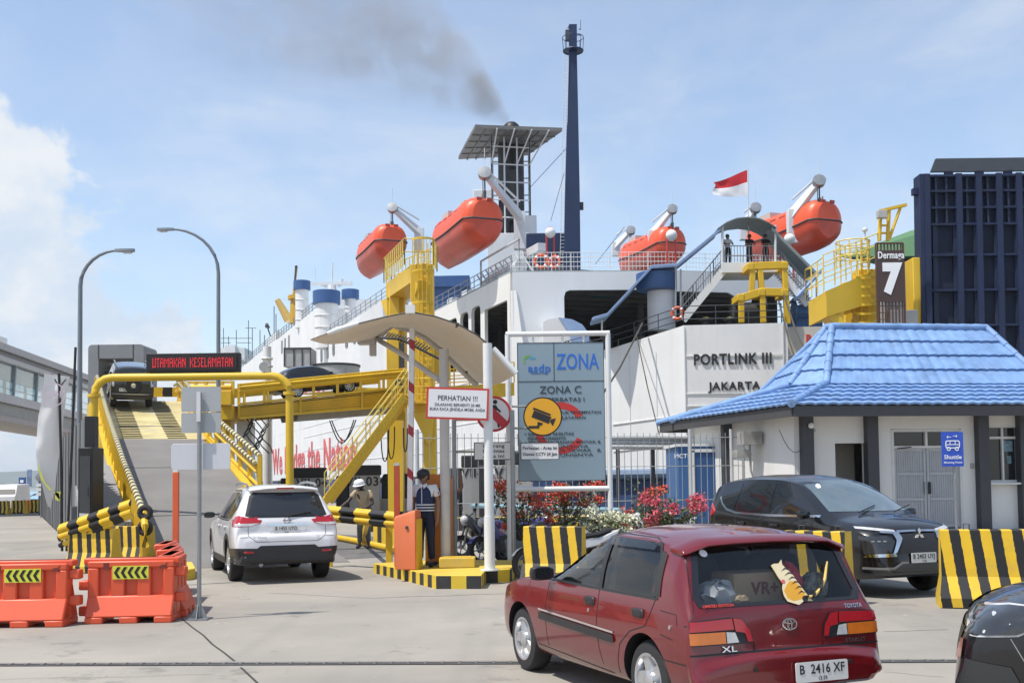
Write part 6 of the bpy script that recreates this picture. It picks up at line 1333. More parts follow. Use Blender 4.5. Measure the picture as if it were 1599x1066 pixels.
# ------------------------------------------------------------------ signs
def board(name, lab, corners, Y, cat='sign', thick=.02, frame=None, fw=.02, back=None, loc=None, r=.01, m=None):
 pass
def perhatian():
 Y = 18.1; kx = Y / FPX; c = at(714.5, 630, Y); R = thing('warning_sign', 'white warning board with red border reading PERHATIAN on the canopy posts', 'sign', (c.x, Y, c.z), radians(0)); w, h = 98 * kx, 50 * kx
 Mr = Matrix.Rotation(radians(2.5), 4, 'Y'); M_ = Mr @ plane_M((0, 0, 0), (1, 0, 0), (0, 0, 1))
 b = MB(); b.prism([(-w / 2, -h / 2), (w / 2, -h / 2), (w / 2, h / 2), (-w / 2, h / 2)], -.02, M_); b.build('border', m_red, R)
 t = .035; b = MB(); b.prism([(-w / 2 + t, -h / 2 + t), (w / 2 - t, -h / 2 + t), (w / 2 - t, h / 2 - t), (-w / 2 + t, h / 2 - t)], .004, M_); pn = b.build('panel', mat('sign_white', (.72, .72, .73), .4, var=.03), R)
 t = MB(); T = lambda y: M_ @ Matrix.Translation((0, y, .005)); write(t, 'PERHATIAN !!!', .115, T(.085), .012, .66); write(t, 'DILARANG BERHENTI 20 MR', .068, T(-.025), .012, .76); write(t, 'BUKA KACA JENDELA MOBIL ANDA', .068, T(-.10), .012, .92); t.build('lettering', mat('sign_ink', (.04, .04, .06), .6), pn)
 k = MB()
 for px in (693, 761): x = at(px, 630, Y).x - c.x; k.box((x, .08, .0), (.05, .14, .05))
 k.build('bracket', m_gal, R)
perhatian()
def grey_pole(px, ytop, Y, lab, arms):
 b = at(px, 880, Y); R = thing('sign_pole', lab, 'sign post', (b.x, Y, 0)); MB().tube([(0, 0, .0), (0, 0, at(px, ytop, Y).z)], .042, 12).build('pole', m_gal, R); k = MB()
 for (px2, py) in arms: a = at(px2, py, Y); k.tube([(0, 0, a.z), (a.x - b.x, 0, a.z)], .02, 8)
 k.build('arm', m_gal, R); return R
def no_walk():
 Y = 20.3; grey_pole(711, 655, Y, 'thin grey pole carrying the no walking sign', [(740, 641), (745, 655), (742, 705)]); c = at(771, 646, Y - .05); r = 28 / FPX * Y; R = thing('no_walking_sign', 'round white no walking sign with red ring behind the white post', 'sign', (c.x, Y - .05, c.z))
 M_ = plane_M((0, 0, 0), (1, 0, 0), (0, 0, 1)); b = MB(); b.prism(circ(0, 0, r * .98, 36), -.015, M_); dsc = b.build('disc', mat('sign_white', (.72, .72, .73), .4, var=.03), R)
 b = MB(); b.prism(circ(0, 0, r, 36), .006, M_, [circ(0, 0, r * .86, 36)]); d = .055 * r / .33; b.prism([(-r * .62 - d, r * .62 - d), (-r * .62 + d, r * .62 + d), (r * .62 + d, -r * .62 + d), (r * .62 - d, -r * .62 - d)], .005, M_); b.build('prohibition_ring', mat('ring_red', (.50, .03, .04), .5), dsc)
 f = MB(); s = r / .36
 f.prism(circ(.03 * s, .24 * s, .045 * s, 14), .004, M_); f.prism([(x * s, y * s) for x, y in ((-.03, .18), (.05, .18), (.08, .12), (.15, .05), (.13, .02), (.06, .08), (.055, .0), (.10, -.12), (.12, -.27), (.08, -.27), (.05, -.13), (0, -.05), (-.04, -.15), (-.12, -.27), (-.16, -.25), (-.09, -.13), (-.03, .02), (-.04, .08), (-.09, .03), (-.12, .06), (-.07, .13))], .004, M_); f.build('walker', m_textk, dsc)
 c = at(769, 704, Y - .05); R = thing('notice_sign', 'small white notice board under the no walking sign', 'sign', (c.x, Y - .05, c.z)); kx = Y / FPX; w, h = 58 * kx, 28 * kx
 b = MB(); b.prism(rrect(-w / 2, -h / 2, w / 2, h / 2, .02), -.015, M_); pn = b.build('panel', mat('sign_white', (.72, .72, .73), .4, var=.03), R); b = MB(); b.prism(rrect(-w / 2, -h / 2, w / 2, h / 2, .02), .004, M_, [rrect(-w / 2 + .015, -h / 2 + .015, w / 2 - .015, h / 2 - .015, .015)]); b.build('border', m_mid, pn)
 t = MB()
 for i, s_ in enumerate(('Dilarang', 'Melintas', 'Area ini')): write(t, s_, .09, M_ @ Matrix.Translation((.02, .095 - i * .095, .003)), .012, .40)
 t.build('lettering', m_textk, pn)
no_walk()
def cctv():
 Y = 19.8; grey_pole(802.5, 640, Y, 'thicker grey pole beside the zone board carrying the camera sign', [(830, 634), (832, 668), (825, 705)]); c = at(847.5, 650, Y - .06); r = 30.5 / FPX * Y; R = thing('camera_sign', 'round yellow security camera sign in front of the zone board', 'sign', (c.x, Y - .06, c.z)); M_ = plane_M((0, 0, 0), (1, 0, 0), (0, 0, 1))
 b = MB(); b.prism(circ(0, 0, r, 40), -.015, M_); b.build('rim', m_blk, R); b = MB(); b.prism(circ(0, 0, r * .93, 40), .004, M_); d = b.build('disc', mat('cctv_yellow', (.72, .36, .015), .4, var=.04), R)
 s = r / .38; f = MB(); Q = M_ @ Matrix.Translation((0, 0, .005)) @ Matrix.Rotation(radians(-22), 4, 'Z')
 f.prism([(x * s, y * s) for x, y in ((-.23, .06), (.13, .06), (.13, .10), (-.23, .10))], .003, Q); f.prism([(x * s, y * s) for x, y in ((-.20, -.09), (.16, -.09), (.16, .05), (-.20, .05))], .003, Q); f.prism([(x * s, y * s) for x, y in ((.17, -.05), (.25, -.10), (.25, .06), (.17, .01))], .003, Q)
 Q2 = M_ @ Matrix.Translation((0, 0, .005)); f.prism([(x * s, y * s) for x, y in ((-.10, -.10), (.0, -.13), (-.02, -.17), (-.07, -.18), (-.07, -.23), (-.28, -.23), (-.28, -.18), (-.11, -.18))], .003, Q2); f.build('camera_symbol', m_textk, d)
 c = at(843, 704, Y - .06); R = thing('notice_sign', 'small white camera notice board under the round yellow sign', 'sign', (c.x, Y - .06, c.z)); kx = Y / FPX; w, h = 60 * kx, 27 * kx
 b = MB(); b.prism(rrect(-w / 2, -h / 2, w / 2, h / 2, .02), -.015, M_); pn = b.build('panel', mat('sign_white', (.72, .72, .73), .4, var=.03), R); b = MB(); b.prism(rrect(-w / 2, -h / 2, w / 2, h / 2, .02), .004, M_, [rrect(-w / 2 + .013, -h / 2 + .013, w / 2 - .013, h / 2 - .013, .015)]); b.build('border', m_mid, pn)
 t = MB(); write(t, 'Perhatian : Area ini', .085, M_ @ Matrix.Translation((0, .055, .003)), .012, .62); write(t, 'Diawasi CCTV 24 Jam', .085, M_ @ Matrix.Translation((0, -.055, .003)), .012, .62); t.build('lettering', m_textk, pn)
cctv()
def zone_board():
 Y = 20.6; kx = Y / FPX; c = at(875, 880, Y); R = thing('zone_board', 'large grey blue ZONA C notice board in a white pipe frame', 'notice board', (c.x, Y, 0)); X = lambda px: at(px, 650, Y).x - c.x; Z = lambda py: at(877, py, Y).z
 f = MB()
 for px in (794, 951): f.tube([(X(px), 0, 0), (X(px) , 0, Z(521))], .05, 12)
 f.tube([(X(791), 0, Z(521)), (X(954), 0, Z(521))], .05, 12); f.tube([(X(794), 0, Z(763)), (X(951), 0, Z(763))], .05, 12); f.build('pipe_frame', mat('frame_white', (.70, .71, .71), .4, var=.06, scale=2, dirt=.2, dirtcol=(.4, .33, .26)), R)
 f = MB()
 for px in (834, 880, 913): f.tube([(X(px), 0, Z(521)), (X(px), 0, Z(537))], .022, 8)
 f.build('hanger', m_white, R)
 M_ = plane_M((0, -.02, 0), (1, 0, 0), (0, 0, 1)); b = MB(); b.prism([(X(809), Z(750)), (X(944), Z(750)), (X(944), Z(535)), (X(809), Z(535))], -.05, M_); p = b.build('panel', mat('board_bluegrey', (.235, .32, .38), .45, var=.06, scale=.7, dirt=.12, dirtcol=(.30, .36, .40), streak=True), R)
 l = MB()
 def ln(x0, y0, x1, y1, w=.012): l.box(((X(x0) + X(x1)) / 2, -.023, (Z(y0) + Z(y1)) / 2), (abs(X(x1) - X(x0)) + w, .006, abs(Z(y1) - Z(y0)) + w))
 ln(809, 535, 944, 535); ln(809, 750, 944, 750); ln(809, 535, 809, 750); ln(944, 535, 944, 750); ln(809, 595, 944, 595); ln(866, 535, 866, 595); l.build('rule', m_mid, p)
 def W_(mb, s, size, px, py, w, bold=.01, z=.004, al='CENTER'): write(mb, s, size, M_ @ Matrix.Translation((X(px), Z(py), z)), bold, w * kx, al)
 t = MB(); W_(t, 'ZONA', .42, 903, 566, 66, .008); t.build('lettering', mat('zona_blue', (.02, .14, .56), .5, var=.05), p)
 t = MB(); W_(t, 'asdp', .20, 843, 575, 35, .02); W_(t, 'Indonesia Ferry', .045, 843, 582, 26, .005); t.build('lettering', mat('logo_blue', (.02, .13, .48), .5), p)
 g = MB()
 def arc(cx, cy, r, a0, a1, w0, w1, n=12):
  o = [(cx + (r + w0 + (w1 - w0) * i / n) * cos(radians(a0 + (a1 - a0) * i / n)), cy + (r + w0 + (w1 - w0) * i / n) * sin(radians(a0 + (a1 - a0) * i / n))) for i in range(n + 1)]; q = [(cx + r * cos(radians(a0 + (a1 - a0) * i / n)), cy + r * sin(radians(a0 + (a1 - a0) * i / n))) for i in range(n, -1, -1)]; return o + q
 g.prism(arc(X(826), Z(561), .07, 40, 230, .01, .035), .004, M_); g.prism(arc(X(829), Z(565), .10, 50, 150, .005, .03), .005, M_); g.build('logo_leaf', mat('logo_green', (.16, .36, .08), .5), p)
 g = MB(); g.prism(arc(X(830), Z(560), .05, -10, 80, .02, .005), .004, M_); g.prism([(X(828), Z(556)), (X(838), Z(559)), (X(828), Z(560))], .005, M_); g.build('logo_wave', mat('logo_cyan', (.06, .34, .55), .5), p)
 g = MB(); g.prism(arc(X(875), Z(668), .36, 30, 330, .13, .13, 30), .003, M_); g.build('zone_letter', mat('zone_red', (.56, .035, .03), .5), p)
 t = MB(); W_(t, 'ZONA C', .20, 876, 609, 65, .006, .006); W_(t, 'TERBATAS I', .105, 884, 624, 58, .006, .006)
 for py, s_, x0, w in ((644, '\u2022 DERMAGA UNTUK PENEMPATAN', 819, 119), (652, '  KAPAL DAN PELAYANAN', 819, 90), (677, '\u2022 DERMAGA FASILITAS', 819, 76), (684, '  PENDUKUNGNYA', 819, 60), (690, '\u2022 PENGISIAN BAHAN MINYAK &', 819, 118), (697, '  PENDUKUNGNYA', 819, 92), (703, '\u2022 TEMPAT AIR TAWAR   &', 819, 118), (710, '  PENDUKUNGNYA', 819, 99)): W_(t, s_, .075, x0, py, w, .004, .006, 'LEFT')
 t.build('lettering', mat('board_ink', (.035, .05, .06), .6), p)
zone_board()
# ------------------------------------------------------------------ fence and things behind it
def fence():
 Y0, Y1 = 27.5, 29.5; A, B = at(650, 800, Y0), at(1192, 800, Y1); A.z = B.z = 0; d = (B - A).normalized(); L_ = (B - A).length; R = thing('mesh_fence', 'tall thin barred metal fence behind the motorcycles and flowers', 'fence', A); zt = at(900, 676, 28.4).z
 b = MB(); k = 0
 while k < L_: b.tube([A + d * k, A + d * k + Vector((0, 0, zt))], .0095, 4, cap=False); k += .178
 for z in (.25, 1.15, 2.05, zt - .12): b.tube([A + Vector((0, 0, z)), B + Vector((0, 0, z))], .010, 4)
 b.build('bars', mat('fence_grey', (.34, .35, .35), .5, metal=.3), R, world=True)
 for px in (652, 790, 920, 1073, 1141):
  t = (px - 650) / (1192 - 650); q = A + d * (L_ * t * 1.0); MB().tube([q, q + Vector((0, 0, zt + .1))], .05, 10).build('post', mat('post_pale', (.48, .49, .49), .5), R, world=True)
fence()
def behind_fence():
 Y = 31; a, b = at(1058, 697, Y), at(1150, 697, Y); R = thing('site_cabin', 'blue site cabin with white framed door behind the fence', 'cabin', ((a.x + b.x) / 2, Y, 0)); w = b.x - a.x; h = a.z
 m = MB(); m.box((0, 1.2, h / 2), (w, 2.4, h)); m.build('shell', mat('cabin_blue', (.035, .12, .30), .5, var=.12, dirt=.2), R, bevel=.02)
 xl, xr = at(1081, 700, Y).x - (a.x + b.x) / 2, at(1136, 700, Y).x - (a.x + b.x) / 2; zt = at(1110, 703, Y).z
 f = MB(); 
 for x in (xl, xr): f.box((x, -.02, zt / 2), (.09, .08, zt))
 f.box(((xl + xr) / 2, -.02, zt), (xr - xl + .09, .08, .09)); f.build('door_frame', m_white, R); m = MB(); m.box(((xl + xr) / 2, -.012, zt / 2), (xr - xl - .1, .03, zt - .06)); m.build('door', mat('cabin_door_blue', (.025, .085, .23), .45), R)
 t = MB(); write(t, 'MCTCT', .17, plane_M((-w / 2 + .2, -.012, at(1060, 712, Y).z), (1, 0, 0), (0, 0, 1)), .02); t.build('lettering', m_textw, R)
 m = MB(); m.box((0, 1.2, h + .04), (w + .12, 2.5, .08)); m.build('roof', m_white, R)
 Y = 35; R = thing('pipe_rack', 'pale steel pipe rack running along the quay behind the fence', 'pipe rack', (at(1000, 690, Y).x, Y, 0)); p = MB()
 for py, r in ((683, .10), (690, .07), (697, .09)): p.tube([at(952, py, Y), at(1075, py + 1, Y + .3), at(1182, py + 2, Y + .5)], r, 8)
 p.build('pipe', mat('pipe_pale', (.46, .47, .46), .5, var=.2), R, world=True); s = MB()
 for px in (965, 1020, 1080, 1135, 1176): q = at(px, 690, Y + .2); s.box((q.x, Y + .35, q.z / 2), (.12, .12, q.z + .3))
 s.build('support', m_mid, R, world=True)
 p2 = thing('pipe_rail', 'pale cyan pipe rail on the quay behind the motorcycles', 'rail', (at(860, 795, 33).x, 33, 0)); q = MB(); q.tube([at(735, 789, 33), at(975, 796, 33.5)], .07, 8); q.build('pipe', mat('pipe_cyan', (.30, .47, .52), .4), p2, world=True); q = MB()
 for px in (740, 800, 860, 920, 970): e = at(px, 792, 33.2); q.tube([(e.x, 33.2, 0), (e.x, 33.2, e.z)], .05, 6)
 q.build('leg', m_gal, p2, world=True)
 kerb_island('quay_kerb', 'long yellow and black painted quay kerb behind the fence', [Vector((at(560, 820, 38).x, 38, 0)), Vector((at(985, 820, 38).x, 38, 0)), Vector((at(985, 820, 38).x, 38.6, 0)), Vector((at(560, 820, 38).x, 38.6, 0))], .45, .36, m_itop)
 kerb_island('quay_kerb', 'yellow and black kerb blocks behind the striped guard rail', [gnd(583, 852), gnd(630, 858), gnd(640, 846), gnd(590, 842)], .55, .28, m_itop)
behind_fence()
def striped_guard_rail():
 Y0, Y1 = 22.4, 21.0; a, b = at(500, 800, Y0), at(620, 812, Y1); R = thing('guard_rail', 'black and yellow corrugated guard rail right of the white car', 'guard rail', (a.x, Y0, 0)); d = (b - a).normalized()
 m = stripes('rail_stripes', .86, .5, (d.x, d.y, 0), YEL, BLK, .2); w = MB(); wbeam(w, [a, b], (-d.y * -1, -d.x, 0), 1.05); w.build('beam', m, R, world=True)
 w = MB(); p0, p1 = at(508, 822, Y0 + .4), at(618, 862, Y1 - .6); w2 = [gnd(512, 841), gnd(560, 850), gnd(618, 864)]; w.tube([p + Vector((0, 0, .09)) for p in w2], .085, 10)
 q = at(575, 808, 21.6); e = gnd(566, 848); w.bar(q, e, .09, .09); w.build('foot_rail', m_yel, R, world=True)
 w = MB(); w.box(b + Vector((.05, .05, 0)), (.12, .1, .34)); w.build('end_plate', m_blk, R, world=True)
 for px in (512, 606): c = at(px, 805, 22.2 if px < 560 else 21.3); MB().box((c.x, c.y + .15, c.z / 2), (.12, .12, c.z)).build('post', m_yel, R, world=True)
 # short one on the left
 a, b = at(92, 832, 21.8), at(205, 792, 21.2); R = thing('guard_rail', 'short tilted black and yellow guard rail left of the ramp foot', 'guard rail', (a.x, 21.8, 0)); d = (b - a).normalized(); m = stripes('rail_stripes_left', .52, .5, (d.x, d.y, d.z), YEL, BLK); w = MB(); wbeam(w, [a, b], (0, -1, 0), 1.1); w.tube([a - Vector((0, -.05, .25)), b - Vector((0, -.05, .16))], .05, 8); w.build('beam', m, R, world=True)
 w = MB(); q = at(168, 812, 21.6); w.bar(q, Vector((q.x + .25, 21.6, 0)), .09, .09); q = at(110, 828, 21.75); w.bar(q, Vector((q.x, 21.8, 0)), .09, .09); w.build('leg', m_yel, R, world=True)
striped_guard_rail()
# ================================================================== VEHICLES
def pchip(tab):
 xs = [p[0] for p in tab]; ys = [p[1] for p in tab]; n = len(xs); h = [xs[i + 1] - xs[i] for i in range(n - 1)]; d = [(ys[i + 1] - ys[i]) / h[i] for i in range(n - 1)]; m = [0.0] * n
 m[0], m[-1] = d[0], d[-1]
 for i in range(1, n - 1):
  if d[i - 1] * d[i] > 0: w1, w2 = 2 * h[i] + h[i - 1], h[i] + 2 * h[i - 1]; m[i] = (w1 + w2) / (w1 / d[i - 1] + w2 / d[i])
 def f(x):
  if x <= xs[0]: return ys[0]
  if x >= xs[-1]: return ys[-1]
  i = max(k for k in range(n - 1) if xs[k] <= x); t = (x - xs[i]) / h[i]
  return ys[i] * (1 + 2 * t) * (1 - t) ** 2 + h[i] * m[i] * t * (1 - t) ** 2 + ys[i + 1] * t * t * (3 - 2 * t) + h[i] * m[i + 1] * t * t * (t - 1)
 return f
def evaluated(me, mods):
 o = bpy.data.objects.new('tmp', me); COL.objects.link(o); tmp = []
 for k in mods:
  c = bpy.data.objects.new('cut', k); COL.objects.link(c); tmp.append(c); b = o.modifiers.new('b', 'BOOLEAN'); b.operation = 'DIFFERENCE'; b.solver = 'EXACT'; b.object = c
 bpy.context.view_layer.update(); r = bpy.data.meshes.new_from_object(o.evaluated_get(bpy.context.evaluated_depsgraph_get()))
 for c in tmp + [o]: bpy.data.objects.remove(c)
 return r
def car_shell(S, inset=0.0, xr=None):
 T = {k: pchip(S[k]) for k in ('zb', 'zs', 'zt', 'ws', 'wt')}; x0, x1 = S['zt'][0][0], S['zt'][-1][0]
 xs = sorted(set([round(x0 + (x1 - x0) * i / 84, 4) for i in range(85)] + [round(p[0], 4) for p in S['zt']] + [round(a[0] + (b[0] - a[0]) * k / 4, 4) for a, b in zip(S['zt'][:-1], S['zt'][1:]) if b[0] - a[0] < .2 for k in range(1, 4)]))
 rings = []
 for x in xs:
  zb, zs, zt, ws, wt = [T[k](x) for k in ('zb', 'zs', 'zt', 'ws', 'wt')]; zs = min(zs, zt - .05); wb = ws - .05; half = [(0, zb), (wb * .5, zb), (wb - .03, zb + .0), (wb, zb + .03)]
  nb = S.get('barrel', .035); n = 9
  for i in range(1, n + 1):
   t = i / n; z = zb + .03 + (zs - zb - .03) * t; w = ws * (1 - nb * ((t - .55) / .5) ** 2) if t > .0 else wb; w = w - (1 - min(1, t / .16)) * .012; half.append((w, z))
  w0 = half[-1][0]; cr = min(.075, (zt - zs) * .5) * S.get('crown', 1); n = 8
  for i in range(1, n + 1):
   t = i / n; z = zs + (zt - cr - zs) * t; bow = .02 * sin(pi * t) * min(1, (zt - zs) / .4); half.append((w0 + (wt - w0) * t + bow, z))
  for u in (.06, .16, .32, .52, .74, 1): half.append((wt * (1 - u), zt - cr * (1 - u) ** 2.6))
  rings.append([Vector((x, y, z)) for y, z in half] + [Vector((x, -y, z)) for y, z in half[-2:0:-1]])
 m = MB(); m.loft(rings, True, True, True); return m, T
def drape(bvh, poly, axis, sgn, off, g=.05):
 """fill a 2-D outline with a fine grid and lay it on the body: axis 'y' side view (x,z), 'x' end view (y,z), 'z' plan (x,y)"""
 P = [Vector(p) for p in poly]; out = []
 for a, b in zip(P, P[1:] + P[:1]):
  k = max(1, int((b - a).length / g))
  for i in range(k): out.append(a.lerp(b, i / k))
 n = len(out); x0, x1 = min(p.x for p in P), max(p.x for p in P); y0, y1 = min(p.y for p in P), max(p.y for p in P)
 def inside(q):
  c = False
  for a, b in zip(out, out[1:] + out[:1]):
   if (a.y > q.y) != (b.y > q.y) and q.x < (b.x - a.x) * (q.y - a.y) / (b.y - a.y) + a.x: c = not c
  return c
 pts = list(out); gx = x0 + g * .5
 while gx < x1:
  gy = y0 + g * .5
  while gy < y1:
   q = Vector((gx, gy))
   if inside(q) and min((q - e).length for e in out) > g * .45: pts.append(q)
   gy += g
  gx += g
 v, e, f, _, _, _ = delaunay_2d_cdt(pts, [(i, (i + 1) % n) for i in range(n)], [], 1, 1e-5)
 vs = []
 for p in v:
  if axis == 'y': o, d = Vector((p.x, sgn * 3, p.y)), Vector((0, -sgn, 0))
  elif axis == 'x': o, d = Vector((sgn * 9, p.x, p.y)), Vector((-sgn, 0, 0))
  else: o, d = Vector((p.x, p.y, 4)), Vector((0, 0, -1))
  h, nn, _, _ = bvh.ray_cast(o, d)
  if h is None:
   q = Vector((p.x, sgn * .7, p.y)) if axis == 'y' else (Vector((sgn * 3 if sgn > 0 else -.8, p.x, p.y)) if axis == 'x' else Vector((p.x, p.y, 1))); h, nn, _, _ = bvh.find_nearest(q)
  if nn.dot(d) > 0: nn = -nn
  vs.append(h + nn * off)
 return vs, [list(t) for t in f if len(t) >= 3]
def ribbon(pts, w):
 P = [Vector(p) for p in pts]; L_, R_ = [], []
 for i, p in enumerate(P):
  d = (P[min(len(P) - 1, i + 1)] - P[max(0, i - 1)]).normalized(); n = Vector((-d.y, d.x)) * w / 2; L_.append(p + n); R_.append(p - n)
 return [tuple(p) for p in L_ + R_[::-1]]
class Car:
 def __init__(s, S, label, cat, loc, a, paint, cabin=False, group=None, name='parked_car'):
  s.S = S; s.R = thing(name, label, cat, loc, a + pi / 2, group); hull, s.T = car_shell(S); me = hull.mesh('h', [paint], 0); s.bvh = BVHTree.FromPolygons([v.co.copy() for v in me.vertices], [list(p.vertices) for p in me.polygons])
  cuts = []; W_ = S['W'] / 2
  for x in (0, S['wb']):
   for sg in (-1, 1):
    c = MB(); c.use(1); c.lathe([(S['ra'], 0), (S['ra'], .34)], 40, Matrix.Translation((x, sg * (W_ - .26) if sg > 0 else -W_ - .08, S['rw'])) @ Matrix.Rotation(-pi / 2, 4, 'X')); cuts.append(c.mesh('c', [paint, m_blk], 0))
  if cabin:
   for k, p in enumerate(S['cabin']): cuts.append(p.mesh('c', [paint, m_blk], 0))
  me.materials.append(m_blk); s.mesh = evaluated(me, cuts)
  s.mesh.polygons.foreach_set('use_smooth', [True] * len(s.mesh.polygons)); s.mesh.set_sharp_from_angle(angle=radians(S.get('sharp', 32)))
  s.body = bpy.data.objects.new('body', s.mesh); COL.objects.link(s.body); s.body.parent = s.R
 def panel(s, name, polys, axis, sgn, m, off=.004, g=.05, parent=None, smooth=60):
  mb = MB()
  for p in (polys if isinstance(polys[0][0], (tuple, list, Vector)) else [polys]): mb.add(*drape(s.bvh, p, axis, sgn, off, g))
  return mb.build(name, m, parent or s.R, smooth=smooth, fix=False)
 def lines(s, polylines, axis, sgn, w=.007, off=.002, m=None, name='panel_gap', parent=None):
  mb = MB()
  for pl in polylines: mb.add(*drape(s.bvh, ribbon(pl, w), axis, sgn, off, .035))
  return mb.build(name, m or m_blk, parent or s.body, fix=False)
 def wheels(s, spokes=5, rim=.62, m_rim=None, which=None, style=0):
  r = s.S['rw']; m_rim = m_rim or m_alu; y = s.S['W'] / 2 - .035
  if not hasattr(s, 'wm'):
   t = MB(); w = s.S.get('tw', .185); t.lathe([(r * rim, 0), (r * .80, -.002), (r * .93, .006), (r * .985, .03), (r, .055), (r, w - .055), (r * .985, w - .03), (r * .93, w), (r * rim, w)], 36, cap=False); 
   R_ = r * rim; k = MB(); k.lathe([(R_ + .004, .0), (R_ + .004, -.004), (R_ * .92, .0), (R_ * .89, .03), (R_ * .86, .07)], 36, cap=False)
   k.use(0)
   for i in range(spokes):
    a = 2 * pi * i / spokes; M_ = Matrix.Rotation(a, 4, 'Z'); w0, w1 = (.052, .036) if spokes <= 6 else (.026, .02)
    k.add([(.03, -w0 * .7, .012), (R_ * .93, -w1 * 1.1, .012), (R_ * .93, w1 * 1.1, .012), (.03, w0 * .7, .012), (.03, -w0, .05), (R_ * .93, -w1 * 1.5, .05), (R_ * .93, w1 * 1.5, .05), (.03, w0, .05)], [(0, 1, 2, 3), (4, 7, 6, 5), (0, 4, 5, 1), (1, 5, 6, 2), (2, 6, 7, 3), (3, 7, 4, 0)], M_)
   k.lathe([(.068, .05), (.068, .0), (.055, -.008), (.001, -.01)], 20)
   b = MB(); b.lathe([(R_ * .86, .085), (.001, .085)], 24); b.lathe([(R_ * .6, .07), (.05, .065)], 24)
   s.wm = (t.mesh('tyre', m_rub), k.mesh('rim', m_rim, 35), b.mesh('brake', mat('brake_dark', (.035, .035, .036), .6)))
  for x in (0, s.S['wb']):
   for sg in (1, -1):
    M_ = Matrix.Translation((x, sg * y, r)) @ (Matrix.Rotation(pi / 2, 4, 'X') if sg > 0 else Matrix.Rotation(-pi / 2, 4, 'X'))
    w = bpy.data.objects.new('wheel', s.wm[0]); COL.objects.link(w); w.parent = s.R; w.matrix_basis = M_
    for nm, me in (('rim', s.wm[1]), ('brake', s.wm[2])): q = bpy.data.objects.new(nm, me); COL.objects.link(q); q.parent = w
 def plate(s, x, y, z, txt, sub, nrm=-1, w=.43, h=.135, tilt=0, white=True):
  M_ = plane_M((x, y, z), (0, -1, 0) if nrm < 0 else (0, 1, 0), (tilt, 0, 1)); p = MB(); p.prism(rrect(-w / 2, -h / 2, w / 2, h / 2, .012, 3), .006, M_); o = p.build('number_plate', mat('plate_white', (.70, .70, .68), .45, var=.04), s.R)
  t = MB(); write(t, txt, .088, M_ @ Matrix.Translation((0, .016, .007)), .012, w * .86, depth=.0012); write(t, sub, .034, M_ @ Matrix.Translation((0, -.045, .007)), .004, depth=.001); t.build('lettering', m_textk, o); return o
 def mirror(s, x, y, z, m, sg=1):
  b = MB(); b.loft([[(x + dx * k, y + sg * o, z + dz * k) for dx, dz in ((-.03, -.055), (.05, -.06), (.07, 0), (.05, .06), (-.03, .06))] for o, k in ((-.02, .6), (.03, .95), (.12, 1), (.17, .85), (.185, .5))], True, True, True); o = b.build('wing_mirror', m, s.R, smooth=50, bevel=.008); b = MB(); b.add([(x - .034, y + sg * .03, z - .04), (x - .034, y + sg * .155, z - .04), (x - .034, y + sg * .155, z + .045), (x - .034, y + sg * .03, z + .045)], [(0, 1, 2, 3)]); b.build('glass', m_dkglass, o)
def band(bvh_car, tab): pass
m_pink = None
m_dkglass = mat('privacy_glass', (.012, .013, .015), .05, var=.02, coat=.3)
m_trim = mat('black_trim', (.02, .02, .021), .45, var=.1)
m_lens_r = mat('lamp_red', (.42, .012, .02), .12, var=.1, scale=8, coat=.6); m_lens_a = mat('lamp_amber', (.62, .16, .015), .15, var=.1, scale=20, coat=.5); m_lens_w = mat('lamp_clear', (.55, .55, .55), .12, var=.25, scale=14, coat=.6); m_lens_d = mat('lamp_dark', (.03, .032, .035), .08, var=.4, scale=6, coat=.8)
def carpaint(name, col, metal=.3, rough=.32, coat=1.0, dirt=0): return mat(name, col, rough, metal=metal, var=.04, scale=1.2, coat=coat, dirt=dirt, dirtcol=(.20, .16, .13))
